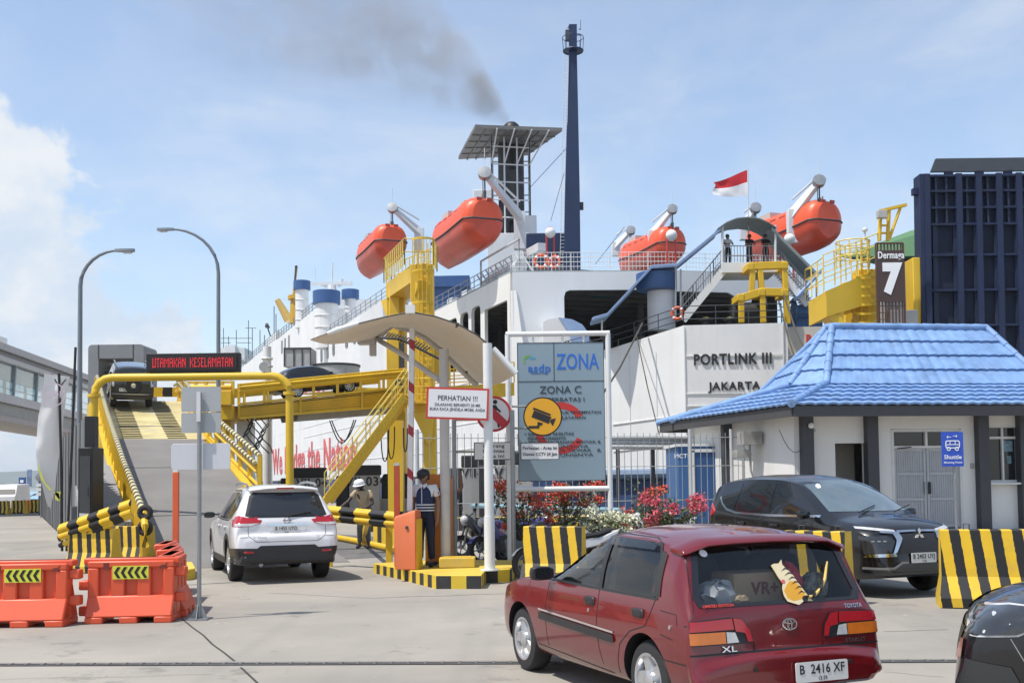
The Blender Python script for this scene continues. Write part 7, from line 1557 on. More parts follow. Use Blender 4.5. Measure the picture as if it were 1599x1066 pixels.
# ------------------------------------------------------------------ the red hatchback
def red_car():
 S = dict(wb=2.3, W=1.60, rw=.285, ra=.335, tw=.18,
  zb=[(-.66, .30), (-.45, .24), (2.6, .21), (3.04, .26)],
  zt=[(-.665, .42), (-.655, .50), (-.63, .52), (-.60, .54), (-.585, .63), (-.56, .80), (-.545, .84), (-.44, 1.06), (-.35, 1.245), (-.32, 1.275), (-.15, 1.31), (.2, 1.345), (.6, 1.35), (.85, 1.325), (1.05, 1.265), (1.70, .965), (1.82, .93), (2.3, .865), (2.80, .77), (2.95, .66), (3.03, .50), (3.04, .44)],
  zs=[(-.665, .36), (-.60, .45), (-.55, .74), (-.3, .835), (.3, .855), (2.0, .845), (2.5, .78), (2.85, .66), (3.04, .38)],
  ws=[(-.665, .69), (-.64, .755), (-.55, .782), (-.2, .80), (2.3, .80), (2.7, .77), (2.9, .70), (3.0, .58), (3.04, .48)],
  wt=[(-.665, .66), (-.60, .72), (-.545, .72), (-.34, .655), (-.15, .64), (.5, .63), (.85, .62), (1.05, .62), (1.75, .69), (2.6, .68), (2.9, .60), (3.04, .42)])
 paint = carpaint('paint_maroon', (.145, .006, .009), metal=.05, rough=.24, coat=.8, dirt=.05)
 # cabin void: inner loft plus the openings of the windows
 inner = MB(); rings = []
 T = {k: pchip(S[k]) for k in ('zs', 'zt', 'ws', 'wt')}
 for x in (-.50, -.42, -.32, -.1, .2, .6, .95, 1.25, 1.52):
  zt = T['zt'](x) - .055; z0 = .78; w0 = .72; w1 = T['wt'](x) - .055; zz = max(zt, z0 + .05)
  rings.append([(x, -w0, z0), (x, w0, z0), (x, w0, min(.86, zz - .02)), (x, w1, zz - .03), (x, w1 * .8, zz), (x, -w1 * .8, zz), (x, -w1, zz - .03), (x, -w0, min(.86, zz - .02))])
 inner.use(1); inner.loft(rings, True, True, True)
 fw = [(1.68, .875), (.74, .875), (.78, 1.265), (1.0, 1.245), (1.08, 1.21)]; rw = [(.69, .875), (-.10, .88), (-.07, 1.14), (-.01, 1.225), (.12, 1.25), (.73, 1.265)]
 rear = [(-.60, .855), (.60, .855), (.635, .90), (.565, 1.195), (.52, 1.225), (-.52, 1.225), (-.565, 1.195), (-.635, .90)]
 front = [(-.60, .955), (.60, .955), (.50, 1.27), (-.50, 1.27)]
 cut = [inner]
 for p in (fw, rw):
  c = MB(); c.use(1); c.prism(p, 3.0, plane_M((0, 1.5, 0), (1, 0, 0), (0, 0, 1))); cut.append(c)
 c = MB(); c.use(1); c.prism(rear, 1.0, plane_M((-1.1, 0, 0), (0, 1, 0), (0, 0, 1))); cut.append(c)
 c = MB(); c.use(1); c.prism(front, 1.0, plane_M((.98, 0, 0), (0, 1, 0), (0, 0, 1))); cut.append(c)
 S['cabin'] = cut
 C = Car(S, 'dark red hatchback seen from behind with a tiger sticker on its rear window', 'car', (1.65, 8.05, 0), .385, paint, True, name='hatchback')
 gl = glassmat('side_glass', (.50, .54, .53), .10); gr = glassmat('rear_glass', (.80, .82, .82), .04, .03)
 for sg in (1, -1):
  C.panel('side_window', fw, 'y', sg, gl, -.004); C.panel('side_window', rw, 'y', sg, gl, -.004)
  # black surrounds: belt weatherstrip, pillars, quarter vent
  ed = [ribbon([(1.70, .868), (.7, .868), (-.17, .872)], .018), ribbon([(1.71, .87), (1.10, 1.21), (1.0, 1.258), (.73, 1.278), (.11, 1.264), (-.03, 1.235), (-.09, 1.14), (-.12, .88)], .03), ribbon([(.715, .872), (.755, 1.27)], .065)]
  C.panel('window_trim', ed, 'y', sg, m_trim, .004, .04); C.panel('quarter_vent', [(-.11, .885), (-.20, .89), (-.155, 1.17), (-.08, 1.20)], 'y', sg, mat('vent_mesh', (.03, .03, .03), .7), .006, .04)
  C.lines([ribbon_pts for ribbon_pts in ([(.72, .86), (.74, .62), (.72, .45), (.68, .30)], [(-.14, .865), (-.08, .75), (-.02, .67), (.2, .61), (.36, .50), (.42, .36), (.43, .27)], [(1.66, .85), (1.72, .6), (1.70, .3)], [(1.93, .29), (.54, .25)], [(-.55, .47), (-.10, .475)])], 'y', sg)
  C.panel('side_moulding', [(1.84, .52), (.46, .49), (.44, .515), (.46, .55), (1.84, .58)], 'y', sg, m_trim, .012, .06); C.panel('moulding_line', ribbon([(1.86, .60), (.46, .568)], .016), 'y', sg, mat('pinstripe', (.42, .36, .34), .4), .006, .06)
  C.lines([[(-.22, .80), (-.42, .79), (-.44, .72)], [(-.24, .64), (-.40, .62)]], 'y', sg, .005)
  for x, z in ((.86, .765), (.08, .752)):
   h = MB(); yv = 1.0
   hit, nn, _, _ = C.bvh.ray_cast(Vector((x, sg * 3, z)), Vector((0, -sg, 0))); h.box((x, hit.y + sg * .006, z), (.155, .03, .065)); ho = h.build('door_handle', m_trim, C.R, bevel=.016)
  for x, z in ((.88, .69), (-.36, .70)):
   hit, nn, _, _ = C.bvh.ray_cast(Vector((x, sg * 3, z)), Vector((0, -sg, 0))); l = MB(); l.lathe([(.014, -.004), (.016, .006), (.004, .008)], 12, Matrix.Translation(hit) @ Matrix.Rotation(-sg * pi / 2, 4, 'X')); l.build('lock', m_chrome, C.body)
  # tail lamp: red over amber with a white reversing cell
  C.panel('tail_light', [(sg * .765, .595), (sg * .755, .755), (sg * .47, .770), (sg * .36, .760), (sg * .30, .685), (sg * .285, .615), (sg * .30, .595)], 'x', -1, m_trim, .006, .04)
  C.panel('tail_light', [(sg * .762, .687), (sg * .752, .750), (sg * .44, .762), (sg * .43, .690)], 'x', -1, m_lens_r, .014, .03); C.panel('tail_light', [(sg * .43, .763), (sg * .365, .755), (sg * .308, .680), (sg * .292, .605), (sg * .33, .605), (sg * .35, .665), (sg * .42, .677)], 'x', -1, m_lens_r, .014, .03)
  C.panel('indicator', [(sg * .765, .602), (sg * .763, .679), (sg * .50, .678), (sg * .50, .602)], 'x', -1, m_lens_a, .014, .03); C.panel('reversing_light', [(sg * .493, .603), (sg * .493, .677), (sg * .425, .670), (sg * .40, .605)], 'x', -1, m_lens_w, .014, .03)
  C.panel('headlight', [(sg * .70, .56), (sg * .70, .68), (sg * .40, .66), (sg * .40, .56)], 'x', 1, m_lens_w, .004, .05)
 sg = 1; C.panel('wind_deflector', [(.70, 1.195), (.0, 1.19), (-.01, 1.22), (.12, 1.248), (.72, 1.262)], 'y', 1, glassmat('deflector', (.62, .64, .70), .35), .03, .06)
 # rear: glass, wide black band round it, lip spoiler, bumper crease, gap lines
 C.panel('rear_window', rear, 'x', -1, gr, -.003, .06)
 fr = []
 o = [(-.66, .835), (.66, .835), (.685, .90), (.605, 1.21), (.54, 1.238), (-.54, 1.238), (-.605, 1.21), (-.685, .90)]
 for k in range(8): a, b = o[k], o[(k + 1) % 8]; c_, d_ = rear[(k + 1) % 8], rear[k]; fr.append([a, b, c_, d_])
 C.panel('window_seal', fr, 'x', -1, mat('ceramic_band', (.015, .015, .016), .15, coat=.5), .003, .05)
 sp_m = MB(); prof = [(-.22, 1.305), (-.40, 1.285), (-.43, 1.258), (-.39, 1.245), (-.27, 1.26)]
 sp_m.loft([[(x + .05 * (abs(y) / .66) ** 3, y, z - .03 * (abs(y) / .66) ** 2.2 - (.04 if abs(y) > .65 else 0)) for x, z in prof] for y in (-.68, -.655, -.5, -.3, 0, .3, .5, .655, .68)], True, True, True); sp_m.build('roof_spoiler', paint, C.R, smooth=50, bevel=.008)
 C.lines([[(-.77, .535), (-.5, .538), (0, .54), (.5, .538), (.77, .535)]], 'x', -1, .012); C.lines([[(-.28, .60), (-.28, .54)], [(.28, .60), (.28, .54)]], 'x', -1, .006)
 C.lines([[(-.7, .455), (0, .46), (.7, .455)]], 'x', -1, .006, .001, paint); C.lines([[(-.655, 1.20), (-.69, .9), (-.70, .83), (-.77, .72)], [(.655, 1.20), (.69, .9), (.70, .83), (.77, .72)]], 'x', -1, .006)
 bh = C.bvh
 def on_rear(y, z, off=.004): h, n_, _, _ = bh.ray_cast(Vector((-5, y, z)), Vector((1, 0, 0))); return h - Vector((off, 0, 0)), n_
 p, n_ = on_rear(-.17, .385, .02); C.plate(p.x, -.20, .385, 'B  2416 XF', '12\u00b729', -1, tilt=.05)
 def Mr(y, z, off=.004): p, n_ = on_rear(y, z, off); n_ = -n_ if n_.x > 0 else n_; y_ = Vector((0, 0, 1)); x_ = Vector((0, -1, 0)); return plane_M(p, x_, n_.cross(x_) if True else y_)
 e = MB(); M_ = Mr(-.02, .70); ov = lambda cx, cy, a, b, n=28: [(cx + a * cos(2 * pi * i / n), cy + b * sin(2 * pi * i / n)) for i in range(n)]
 e.prism(ov(0, 0, .062, .042), .006, M_, [ov(0, 0, .052, .033)]); e.prism(ov(0, -.002, .02, .036), .006, M_, [ov(0, -.002, .013, .029)]); e.prism(ov(0, .018, .043, .018), .006, M_, [ov(0, .018, .036, .011)]); e.build('emblem', m_chrome, C.body)
 t = MB(); write(t, 'TOYOTA', .042, Mr(-.58, .795), .015, .15); write(t, 'XL', .055, Mr(.48, .565, .012), .012, .12); write(t, 'STARLET', .04, Mr(-.56, .563, .012), .008, .17); t.build('badge_lettering', m_chrome, C.body)
 t = MB(); write(t, 'LIMITED EDITION', .028, Mr(.52, .848, .010), .01, .24); t.build('decal_lettering', m_textr, C.body)
 for y in (.32, -.46): sn = MB(); p, n_ = on_rear(y, .43, .003); sn.lathe([(.016, -.004), (.016, .004), (.004, .005)], 12, Matrix.Translation(p) @ Matrix.Rotation(-pi / 2, 4, 'Y')); sn.build('parking_sensor', m_trim, C.body)
 # tiger decal over glass and tailgate, its tail riding on the wiper arm
 M_ = Mr(-.09, .92, .012) @ Matrix.Scale(1.12, 4); tg = MB(); body = [(-.10, .17), (-.085, .13), (-.07, .085), (-.05, .05), (-.065, .02), (-.07, -.03), (-.055, -.07), (-.01, -.085), (.02, -.095), (.06, -.075), (.13, -.075), (.10, -.03), (.085, .0), (.06, .05), (.04, .10), (.01, .14), (-.015, .17), (-.01, .205), (-.04, .18), (-.075, .18)]
 tg.prism(body, .004, M_); to = tg.build('tiger_sticker', mat('sticker_cream', (.70, .60, .38), .5, var=.08, scale=10), C.R)
 q = MB(); q.prism([(-.06, .0), (-.05, -.05), (-.01, -.07), (.05, -.06), (.09, -.04), (.07, .01), (.045, .06), (-.0, .06), (-.035, .03)], .0045, M_); q.build('orange_patch', mat('sticker_orange', (.66, .33, .03), .5), to)
 q = MB()
 for x, y, w in ((-.03, .135, .05), (-.015, .105, .06), (.0, .075, .06), (.015, .045, .06), (.03, .012, .06), (.04, -.02, .055)): q.prism([(x - .01, y - .008), (x + w * .5, y + .006), (x + w, y - .002), (x + w * .5, y + .016)], .0055, M_)
 q.prism(circ(.075, -.06, .02, 12), .006, M_); q.build('stripe', m_textk, to); q = MB(); q.prism(circ(-.045, .06, .014, 10), .0055, M_); q.build('pink_spot', mat('sticker_pink', (.62, .12, .12), .5), to)
 wp = MB(); pts = [M_ @ Vector((.08, -.05, .012))] + [on_rear(-.09 - dx, z, .03)[0] for dx, z in ((.15, .875), (.24, .925), (.30, .985), (.345, 1.06), (.37, 1.10))]; wp.tube(pts, [.011, .012, .012, .011, .009, .006], 8); wp.build('wiper_tail', stripes('tail_stripes', .055, .5, (0, 1, .6), (.64, .45, .12), BLK), C.R)
 # things in the boot
 it = MB(); it.box((-.24, .06, .93), (.30, .46, .22)); io = it.build('cardboard_box', mat('cardboard', (.36, .27, .17), .8, var=.06), C.R, bevel=.006); tt = MB(); write(tt, 'VR+', .12, plane_M((-.395, .04, .93), (0, -1, 0), (0, 0, 1)), .02); tt.build('lettering', mat('box_print', (.16, .05, .04), .8), io)
 def blob(name, c, r, m, sd, n=22): 
  random.seed(sd); b = MB(); rr_ = []
  for i in range(9):
   f = pi * i / 8; rr_.append([Vector(c) + Vector((r[0] * max(.03, sin(f)) * cos(2 * pi * j / n), r[1] * max(.03, sin(f)) * sin(2 * pi * j / n), -r[2] * cos(f))) * 1.0 + Vector((random.uniform(-1, 1) * r[0], random.uniform(-1, 1) * r[1], random.uniform(-1, 1) * r[2])) * .16 for j in range(n)])
  b.loft(rr_, True, True, True); b.build(name, m, C.R, smooth=20)
 blob('shopping_bag', (-.28, -.23, .95), (.08, .10, .14), mat('bag_red', (.58, .03, .06), .45), 3); blob('plastic_bag', (-.30, .37, .89), (.12, .17, .10), mat('bag_grey', (.45, .46, .48), .3), 4); blob('patterned_bag', (-.28, -.45, .90), (.1, .12, .11), mat('bag_pattern', (.2, .2, .17), .7, var=.95, scale=26), 5); blob('bread_bag', (-.36, .24, .86), (.05, .09, .045), mat('bag_tan', (.5, .36, .22), .5), 6)
 sh = MB(); sh.box((-.2, 0, .79), (.6, 1.34, .02)); sh.build('parcel_shelf', mat('seat_cloth', (.04, .04, .042), .9), C.R)
 for x in (.18, .85):
  for y in (-.36, .36): st = MB(); st.loft([[(x - .05 + dz * -.25, y + dy * w, .74 + dz) for dy in (-1, 1)] + [(x + .09 - .25 * dz, y + dy * w, .74 + dz) for dy in (1, -1)] for dz, w in ((0, .25), (.3, .24), (.38, .2), (.40, .13), (.52, .12), (.55, .08))], True, True, True); st.build('seat', mat('seat_cloth', (.04, .04, .042), .9), C.R, bevel=.02)
 rd = MB(); rd.box((1.25, .4, .87), (.12, .2, .03)); rd.sphere((.1, .58, .90), (.08, .07, .08), 10, 8); rd.build('cushion', mat('cushion_red', (.5, .05, .03), .8), C.R)
 st = MB(); p, n_ = on_rear(.52, 1.19, .005); st.lathe([(.03, -.002), (.03, .002)], 16, Matrix.Translation(p) @ Matrix.Rotation(-radians(50), 4, 'Y')); st.build('round_sticker', m_textw, C.R)
 C.panel('windscreen', [(-.60, .965), (.60, .965), (.52, 1.265), (-.52, 1.265)], 'x', 1, gr, -.003, .08)
 C.mirror(1.58, .80, .925, m_trim, 1); C.mirror(1.58, -.80, .925, m_trim, -1); C.wheels(5, .66)
red_car()
# ------------------------------------------------------------------ the white crossover
def white_suv():
 S = dict(wb=2.705, W=1.82, rw=.355, ra=.405, tw=.225, barrel=.04,
  zb=[(-1.03, .42), (-.6, .40), (-.3, .28), (3.0, .24), (3.6, .30)],
  zt=[(-1.04, .62), (-1.03, .80), (-1.0, .84), (-.965, .88), (-.955, 1.02), (-.93, 1.10), (-.72, 1.46), (-.66, 1.56), (-.60, 1.615), (-.3, 1.665), (.3, 1.70), (.9, 1.695), (1.4, 1.62), (2.35, 1.10), (2.5, 1.06), (3.1, .98), (3.42, .86), (3.55, .68), (3.6, .5)],
  zs=[(-1.04, .55), (-1.0, .78), (-.95, .95), (-.7, 1.06), (0, 1.06), (2.3, 1.0), (3.0, .9), (3.4, .74), (3.6, .44)],
  ws=[(-1.04, .74), (-1.0, .83), (-.9, .885), (-.5, .91), (2.7, .91), (3.2, .86), (3.45, .72), (3.6, .5)],
  wt=[(-1.04, .70), (-.96, .80), (-.72, .66), (-.6, .62), (0, .62), (1, .61), (1.5, .62), (2.4, .76), (3.2, .72), (3.6, .42)])
 paint = carpaint('paint_white', (.72, .72, .735), metal=0, rough=.3, dirt=.04)
 C = Car(S, 'white crossover car driving up to the ramp with its rear to the camera', 'car', (-4.24, 19.7, 0), .372, paint, name='crossover_car'); R = C.R
 for sg in (1, -1):
  C.panel('side_window', [(2.05, 1.11), (1.08, 1.09), (1.04, 1.555), (1.38, 1.53), (1.5, 1.49)], 'y', sg, m_dkglass, .004); C.panel('side_window', [(1.0, 1.09), (.13, 1.09), (.06, 1.56), (.96, 1.565)], 'y', sg, m_dkglass, .004); C.panel('side_window', [(.07, 1.09), (-.34, 1.15), (-.50, 1.30), (-.42, 1.43), (0, 1.55)], 'y', sg, m_dkglass, .004)
  C.panel('window_trim', [ribbon([(2.1, 1.09), (1.0, 1.07), (0, 1.07), (-.36, 1.13), (-.54, 1.29), (-.44, 1.45), (.02, 1.59), (1.0, 1.59)], .02)], 'y', sg, m_trim, .005, .05)
  C.panel('sill_trim', [(2.3, .24), (.42, .24), (.42, .40), (2.28, .40)], 'y', sg, m_trim, .008, .07); C.panel('arch_trim', [ribbon([(.45 * cos(a) + x, .355 + .45 * sin(a)) for a in [radians(k) for k in range(-8, 190, 12)]], .075) for x in (0, 2.705)], 'y', sg, m_trim, .010, .05)
  C.lines([[(1.03, 1.07), (1.05, .7), (1.0, .40)], [(.1, 1.07), (.18, .85), (.42, .70), (.47, .42)], [(2.2, 1.05), (2.2, .6), (2.1, .4)], [(-.42, 1.12), (-.45, .80), (-.62, .74)]], 'y', sg)
  for x in (1.2, .3): hit = C.bvh.ray_cast(Vector((x, sg * 3, .95)), Vector((0, -sg, 0)))[0]; h = MB(); h.box((x, hit.y + sg * .02, .95), (.19, .03, .035)); h.build('door_handle', paint, R, bevel=.012)
  rr_ = MB(); rr_.tube([(-.45, sg * .60, 1.66), (-.3, sg * .60, 1.70), (.4, sg * .595, 1.73), (1.0, sg * .59, 1.712), (1.15, sg * .585, 1.68)], .022, 8); rr_.build('roof_rail', m_gal, R)
  # tail lamps wrap round the corner
  C.panel('tail_light', [(sg * .86, .975), (sg * .875, 1.12), (sg * .80, 1.165), (sg * .62, 1.115), (sg * .42, 1.085), (sg * .46, 1.03), (sg * .60, .985)], 'x', -1, m_lens_r, .006, .035); C.panel('indicator', [(sg * .86, .985), (sg * .865, 1.03), (sg * .66, 1.03), (sg * .47, 1.035), (sg * .60, .99)], 'x', -1, m_lens_w, .012, .03); C.panel('tail_light', [(-.96 + .30, .98), (-.96 + .34, 1.06), (-.72, 1.15), (-.90, 1.14), (-.98, .98)], 'y', sg, m_lens_r, .006, .04)
  C.panel('headlight', [(sg * .80, .74), (sg * .80, .88), (sg * .48, .84), (sg * .5, .76)], 'x', 1, m_lens_w, .004, .05); C.panel('reflector', [(sg * .74, .535), (sg * .74, .57), (sg * .58, .565), (sg * .58, .53)], 'x', -1, m_lens_r, .012, .04)
 C.panel('rear_window', [(-.60, 1.125), (.60, 1.125), (.70, 1.16), (.60, 1.50), (.53, 1.555), (-.53, 1.555), (-.60, 1.50), (-.70, 1.16)], 'x', -1, m_trim, .004, .06); C.panel('rear_window', [(-.56, 1.15), (.56, 1.15), (.64, 1.19), (.55, 1.47), (.49, 1.52), (-.49, 1.52), (-.55, 1.47), (-.64, 1.19)], 'x', -1, mat('rear_privacy_glass', (.02, .022, .024), .06, var=.1, coat=.6), .008, .06)
 sp_m = MB(); prof = [(-.30, 1.685), (-.72, 1.66), (-.76, 1.635), (-.72, 1.60), (-.4, 1.63)]
 sp_m.loft([[(x + .10 * (abs(y) / .6) ** 3, y, z - .05 * (abs(y) / .62) ** 2.5) for x, z in prof] for y in (-.60, -.56, -.3, 0, .3, .56, .60)], True, True, True); sp_m.build('roof_spoiler', paint, R, smooth=50, bevel=.01); b = MB(); b.box((-.745, 0, 1.627), (.05, .30, .028)); b.build('brake_light', m_lens_r, R)
 b = MB(); b.loft([[(.05, 0, 1.70), (-.1, .012, 1.70), (-.1, -.012, 1.70)], [(-.09, 0, 1.77), (-.12, .004, 1.77), (-.12, -.004, 1.77)]], True, True, True); b.build('aerial_fin', m_trim, R)
 C.panel('bumper_skirt', [(-.80, .40), (.80, .40), (.84, .62), (.52, .61), (.46, .655), (-.46, .655), (-.52, .61), (-.84, .62)], 'x', -1, m_trim, .01, .06); C.panel('bumper_skirt', [(-1.02, .36), (-.40, .28), (-.44, .60), (-1.0, .62)], 'y', 1, m_trim, .01, .06); C.panel('bumper_skirt', [(-1.02, .36), (-.40, .28), (-.44, .60), (-1.0, .62)], 'y', -1, m_trim, .01, .06)
 C.lines([[(-.66, 1.0), (-.66, .82), (-.52, .72), (.52, .72), (.66, .82), (.66, 1.0)]], 'x', -1, .008); C.lines([[(-.80, .80), (-.67, .80)], [(.80, .80), (.67, .80)]], 'x', -1, .006)
 C.panel('chrome_bar', [(-.36, .985), (.36, .985), (.33, 1.02), (-.33, 1.02)], 'x', -1, m_chrome, .018, .05); C.panel('plate_recess', [(-.30, .86), (.30, .86), (.34, .98), (-.34, .98)], 'x', -1, paint, .003, .05)
 h = C.bvh.ray_cast(Vector((-5, -.0, .92)), Vector((1, 0, 0)))[0]; C.plate(h.x - .012, 0.02, .92, 'B 1455 UYO', '12\u00b728', -1)
 def Mz(y, z): h = C.bvh.ray_cast(Vector((-5, y, z)), Vector((1, 0, 0)))[0]; return plane_M(h - Vector((.014, 0, 0)), (0, -1, 0), (0, 0, 1))
 e = MB(); M_ = Mz(0, 1.075); e.prism(circ(0, 0, .058, 24), .01, M_, [circ(0, 0, .044, 24)]); e.prism([(-.075, -.011), (.075, -.011), (.075, .011), (-.075, .011)], .012, M_); e.build('emblem', m_chrome, C.body); t = MB(); write(t, 'X-TRAIL', .045, Mz(.47, .79), .01, .24); write(t, '2.5', .045, Mz(-.52, .79), .012); t.build('badge_lettering', m_chrome, C.body)
 b = MB(); b.box((-.985, 0, .78), (.03, .16, .035)); b.build('camera_handle', m_gal, R); w = MB(); h1 = C.bvh.ray_cast(Vector((-5, 0, 1.15)), Vector((1, 0, 0)))[0]; h2 = C.bvh.ray_cast(Vector((-5, -.42, 1.22)), Vector((1, 0, 0)))[0]; w.tube([h1 - Vector((.03, 0, 0)), h2 - Vector((.03, 0, 0))], .014, 6); w.build('wiper', m_trim, R)
 b = MB(); b.loft([[(x, y * w, z) for x, z, w in ((-1.03, .50, .78), (-1.05, .40, .78), (-.98, .33, .80), (-.8, .33, .86), (-.8, .5, .86))] for y in (-1, 1)], True, True, True); b.build('bumper_valance', m_trim, R, bevel=.02)
 b = MB(); b.tube([(-.92, .45, .33), (-1.0, .45, .33)], .035, 10); b.build('exhaust', m_gal, R)
 C.panel('windscreen', [(-.66, 1.12), (.66, 1.12), (.56, 1.60), (-.56, 1.60)], 'x', 1, m_dkglass, .004, .08); C.mirror(1.95, .92, 1.12, m_trim, 1); C.mirror(1.95, -.92, 1.12, m_trim, -1); C.wheels(5, .64)
white_suv()
# ------------------------------------------------------------------ black minivan in front of the guardhouse
MPV = dict(wb=2.775, W=1.75, rw=.325, ra=.37, tw=.2, barrel=.035,
 zb=[(-.86, .40), (-.6, .30), (3.0, .24), (3.5, .28), (3.62, .36)],
 zt=[(-.87, .62), (-.86, .95), (-.83, 1.0), (-.78, 1.10), (-.70, 1.46), (-.62, 1.585), (-.42, 1.65), (.4, 1.70), (1.0, 1.69), (1.55, 1.63), (2.62, 1.15), (2.72, 1.115), (3.12, 1.05), (3.38, .975), (3.50, .89), (3.56, .80), (3.60, .66), (3.62, .52)],
 zs=[(-.87, .55), (-.8, .98), (-.5, 1.10), (.5, 1.06), (2.4, .98), (3.1, .93), (3.45, .80), (3.62, .44)],
 ws=[(-.87, .72), (-.8, .82), (-.5, .865), (2.8, .875), (3.2, .85), (3.45, .76), (3.56, .68), (3.62, .60)],
 wt=[(-.87, .66), (-.78, .74), (-.55, .64), (0, .61), (1, .61), (1.6, .62), (2.65, .75), (3.1, .74), (3.4, .68), (3.62, .50)])
def minivan():
 paint = carpaint('paint_black', (.006, .006, .0075), metal=0, rough=.22, coat=.5); C = Car(MPV, 'black minivan parked facing right before the guardhouse', 'car', (4.48, 18.75, 0), 3.50, paint, name='minivan'); R = C.R
 for sg in (1, -1):
  C.panel('side_window', [(2.38, 1.11), (1.18, 1.09), (1.14, 1.55), (1.5, 1.545), (1.66, 1.49)], 'y', sg, m_dkglass, .004); C.panel('side_window', [(1.1, 1.09), (.15, 1.11), (.18, 1.56), (1.06, 1.56)], 'y', sg, m_dkglass, .004); C.panel('side_window', [(.07, 1.12), (-.30, 1.22), (-.52, 1.42), (-.44, 1.50), (.10, 1.56)], 'y', sg, m_dkglass, .004)
  C.panel('chrome_belt', ribbon([(2.4, 1.085), (1.1, 1.07), (.15, 1.09), (-.16, 1.14), (-.34, 1.23), (-.46, 1.34)], .034), 'y', sg, m_chrome, .008, .05); C.lines([[(1.14, 1.07), (1.15, .7), (1.08, .3)], [(.12, 1.08), (.2, .8), (.42, .66), (.45, .3)], [(2.25, 1.0), (2.28, .6), (2.2, .3)]], 'y', sg, .008, m=m_mid)
  for x in (1.3, .35): hit = C.bvh.ray_cast(Vector((x, sg * 3, .93)), Vector((0, -sg, 0)))[0]; h = MB(); h.box((x, hit.y + sg * .02, .93), (.19, .03, .04)); h.build('door_handle', paint, R, bevel=.012)
  C.panel('tail_light', [(-.80, 1.0), (-.58, 1.05), (-.50, 1.12), (-.72, 1.28), (-.80, 1.2)], 'y', sg, m_lens_r, .006, .04)
  # front: slim lamp over a big dark lamp pocket, bright C-shaped wing
  C.panel('daytime_light', [(sg * .36, .915), (sg * .60, .945), (sg * .78, .965), (sg * .80, .935), (sg * .58, .905), (sg * .34, .875)], 'x', 1, m_lens_w, .008, .03); C.panel('headlight', [(sg * .80, .60), (sg * .82, .84), (sg * .52, .84), (sg * .42, .77), (sg * .52, .62)], 'x', 1, m_lens_d, .006, .04)
  hl = MB()
  for k in range(3): h = C.bvh.ray_cast(Vector((9, sg * (.58 + .075 * k), .775)), Vector((-1, 0, 0)))[0]; hl.box((h.x + .012, h.y, .775), (.012, .042, .018))
  hl.build('led_cell', m_lens_w, R)
  C.panel('chrome_wing', [[(sg * .32, .855), (sg * .34, .885), (sg * .58, .90), (sg * .60, .875)], [(sg * .32, .885), (sg * .30, .80), (sg * .44, .62), (sg * .50, .605), (sg * .40, .78), (sg * .42, .86)], [(sg * .44, .565), (sg * .46, .61), (sg * .78, .60), (sg * .80, .56)]], 'x', 1, m_chrome, .022, .03)
  C.panel('chrome_bar', [(sg * .02, .905), (sg * .34, .90), (sg * .33, .875), (sg * .02, .882)], 'x', 1, m_chrome, .022, .03); C.panel('bumper_bar', [(sg * .80, .40), (sg * .50, .40), (sg * .36, .47), (sg * .26, .475), (sg * .26, .50), (sg * .38, .50), (sg * .52, .43), (sg * .80, .43)], 'x', 1, m_gal, .02, .03)
 C.panel('grille', [(-.40, .60), (.40, .60), (.31, .79), (.33, .86), (-.33, .86), (-.31, .79)], 'x', 1, m_trim, .008, .04); C.panel('lower_grille', [(-.70, .32), (.70, .32), (.76, .40), (.5, .40), (.36, .47), (-.36, .47), (-.5, .40), (-.76, .40)], 'x', 1, mat('bumper_grey', (.06, .065, .07), .5), .010, .05)
 h = C.bvh.ray_cast(Vector((9, 0, .60)), Vector((-1, 0, 0)))[0]; C.plate(h.x + .03, 0, .545, 'B 2403 UYJ', '11\u00b728', 1); e = MB(); h = C.bvh.ray_cast(Vector((9, 0, .855)), Vector((-1, 0, 0)))[0]; M_ = plane_M(h + Vector((.03, 0, 0)), (0, 1, 0), (0, 0, 1))
 for a in (90, 210, 330): M2 = M_ @ Matrix.Rotation(radians(a - 90), 4, 'Z'); e.prism([(0, 0), (.026, .045), (0, .09), (-.026, .045)], .008, M2)
 e.build('emblem', m_chrome, C.body)
 C.panel('windscreen', [(-.70, 1.15), (.70, 1.15), (.56, 1.60), (-.56, 1.60)], 'x', 1, mat('windscreen_glass', (.10, .14, .16), .06, var=.3, scale=1.5, coat=1.0), .004, .07); st = MB(); h = C.bvh.ray_cast(Vector((9, -.45, 1.50)), Vector((-1, 0, 0)))[0]; st.lathe([(.045, .0), (.045, .012)], 16, Matrix.Translation(h + Vector((.01, 0, .01))) @ Matrix.Rotation(radians(60), 4, 'Y')); st.build('round_sticker', m_textw, R)
 C.panel('rear_window', [(-.6, 1.15), (.6, 1.15), (.54, 1.5), (-.54, 1.5)], 'x', -1, m_dkglass, .004, .08); w = MB()
 for y in (.3, -.35): w.tube([(2.70, y, 1.14), (2.5, y + .45, 1.23)], .010, 6)
 w.build('wiper', m_trim, R); C.mirror(2.22, .90, 1.11, paint, 1); C.mirror(2.22, -.90, 1.11, paint, -1); C.wheels(10, .68); R.scale = (1, 1, 1.035); return C
minivan()
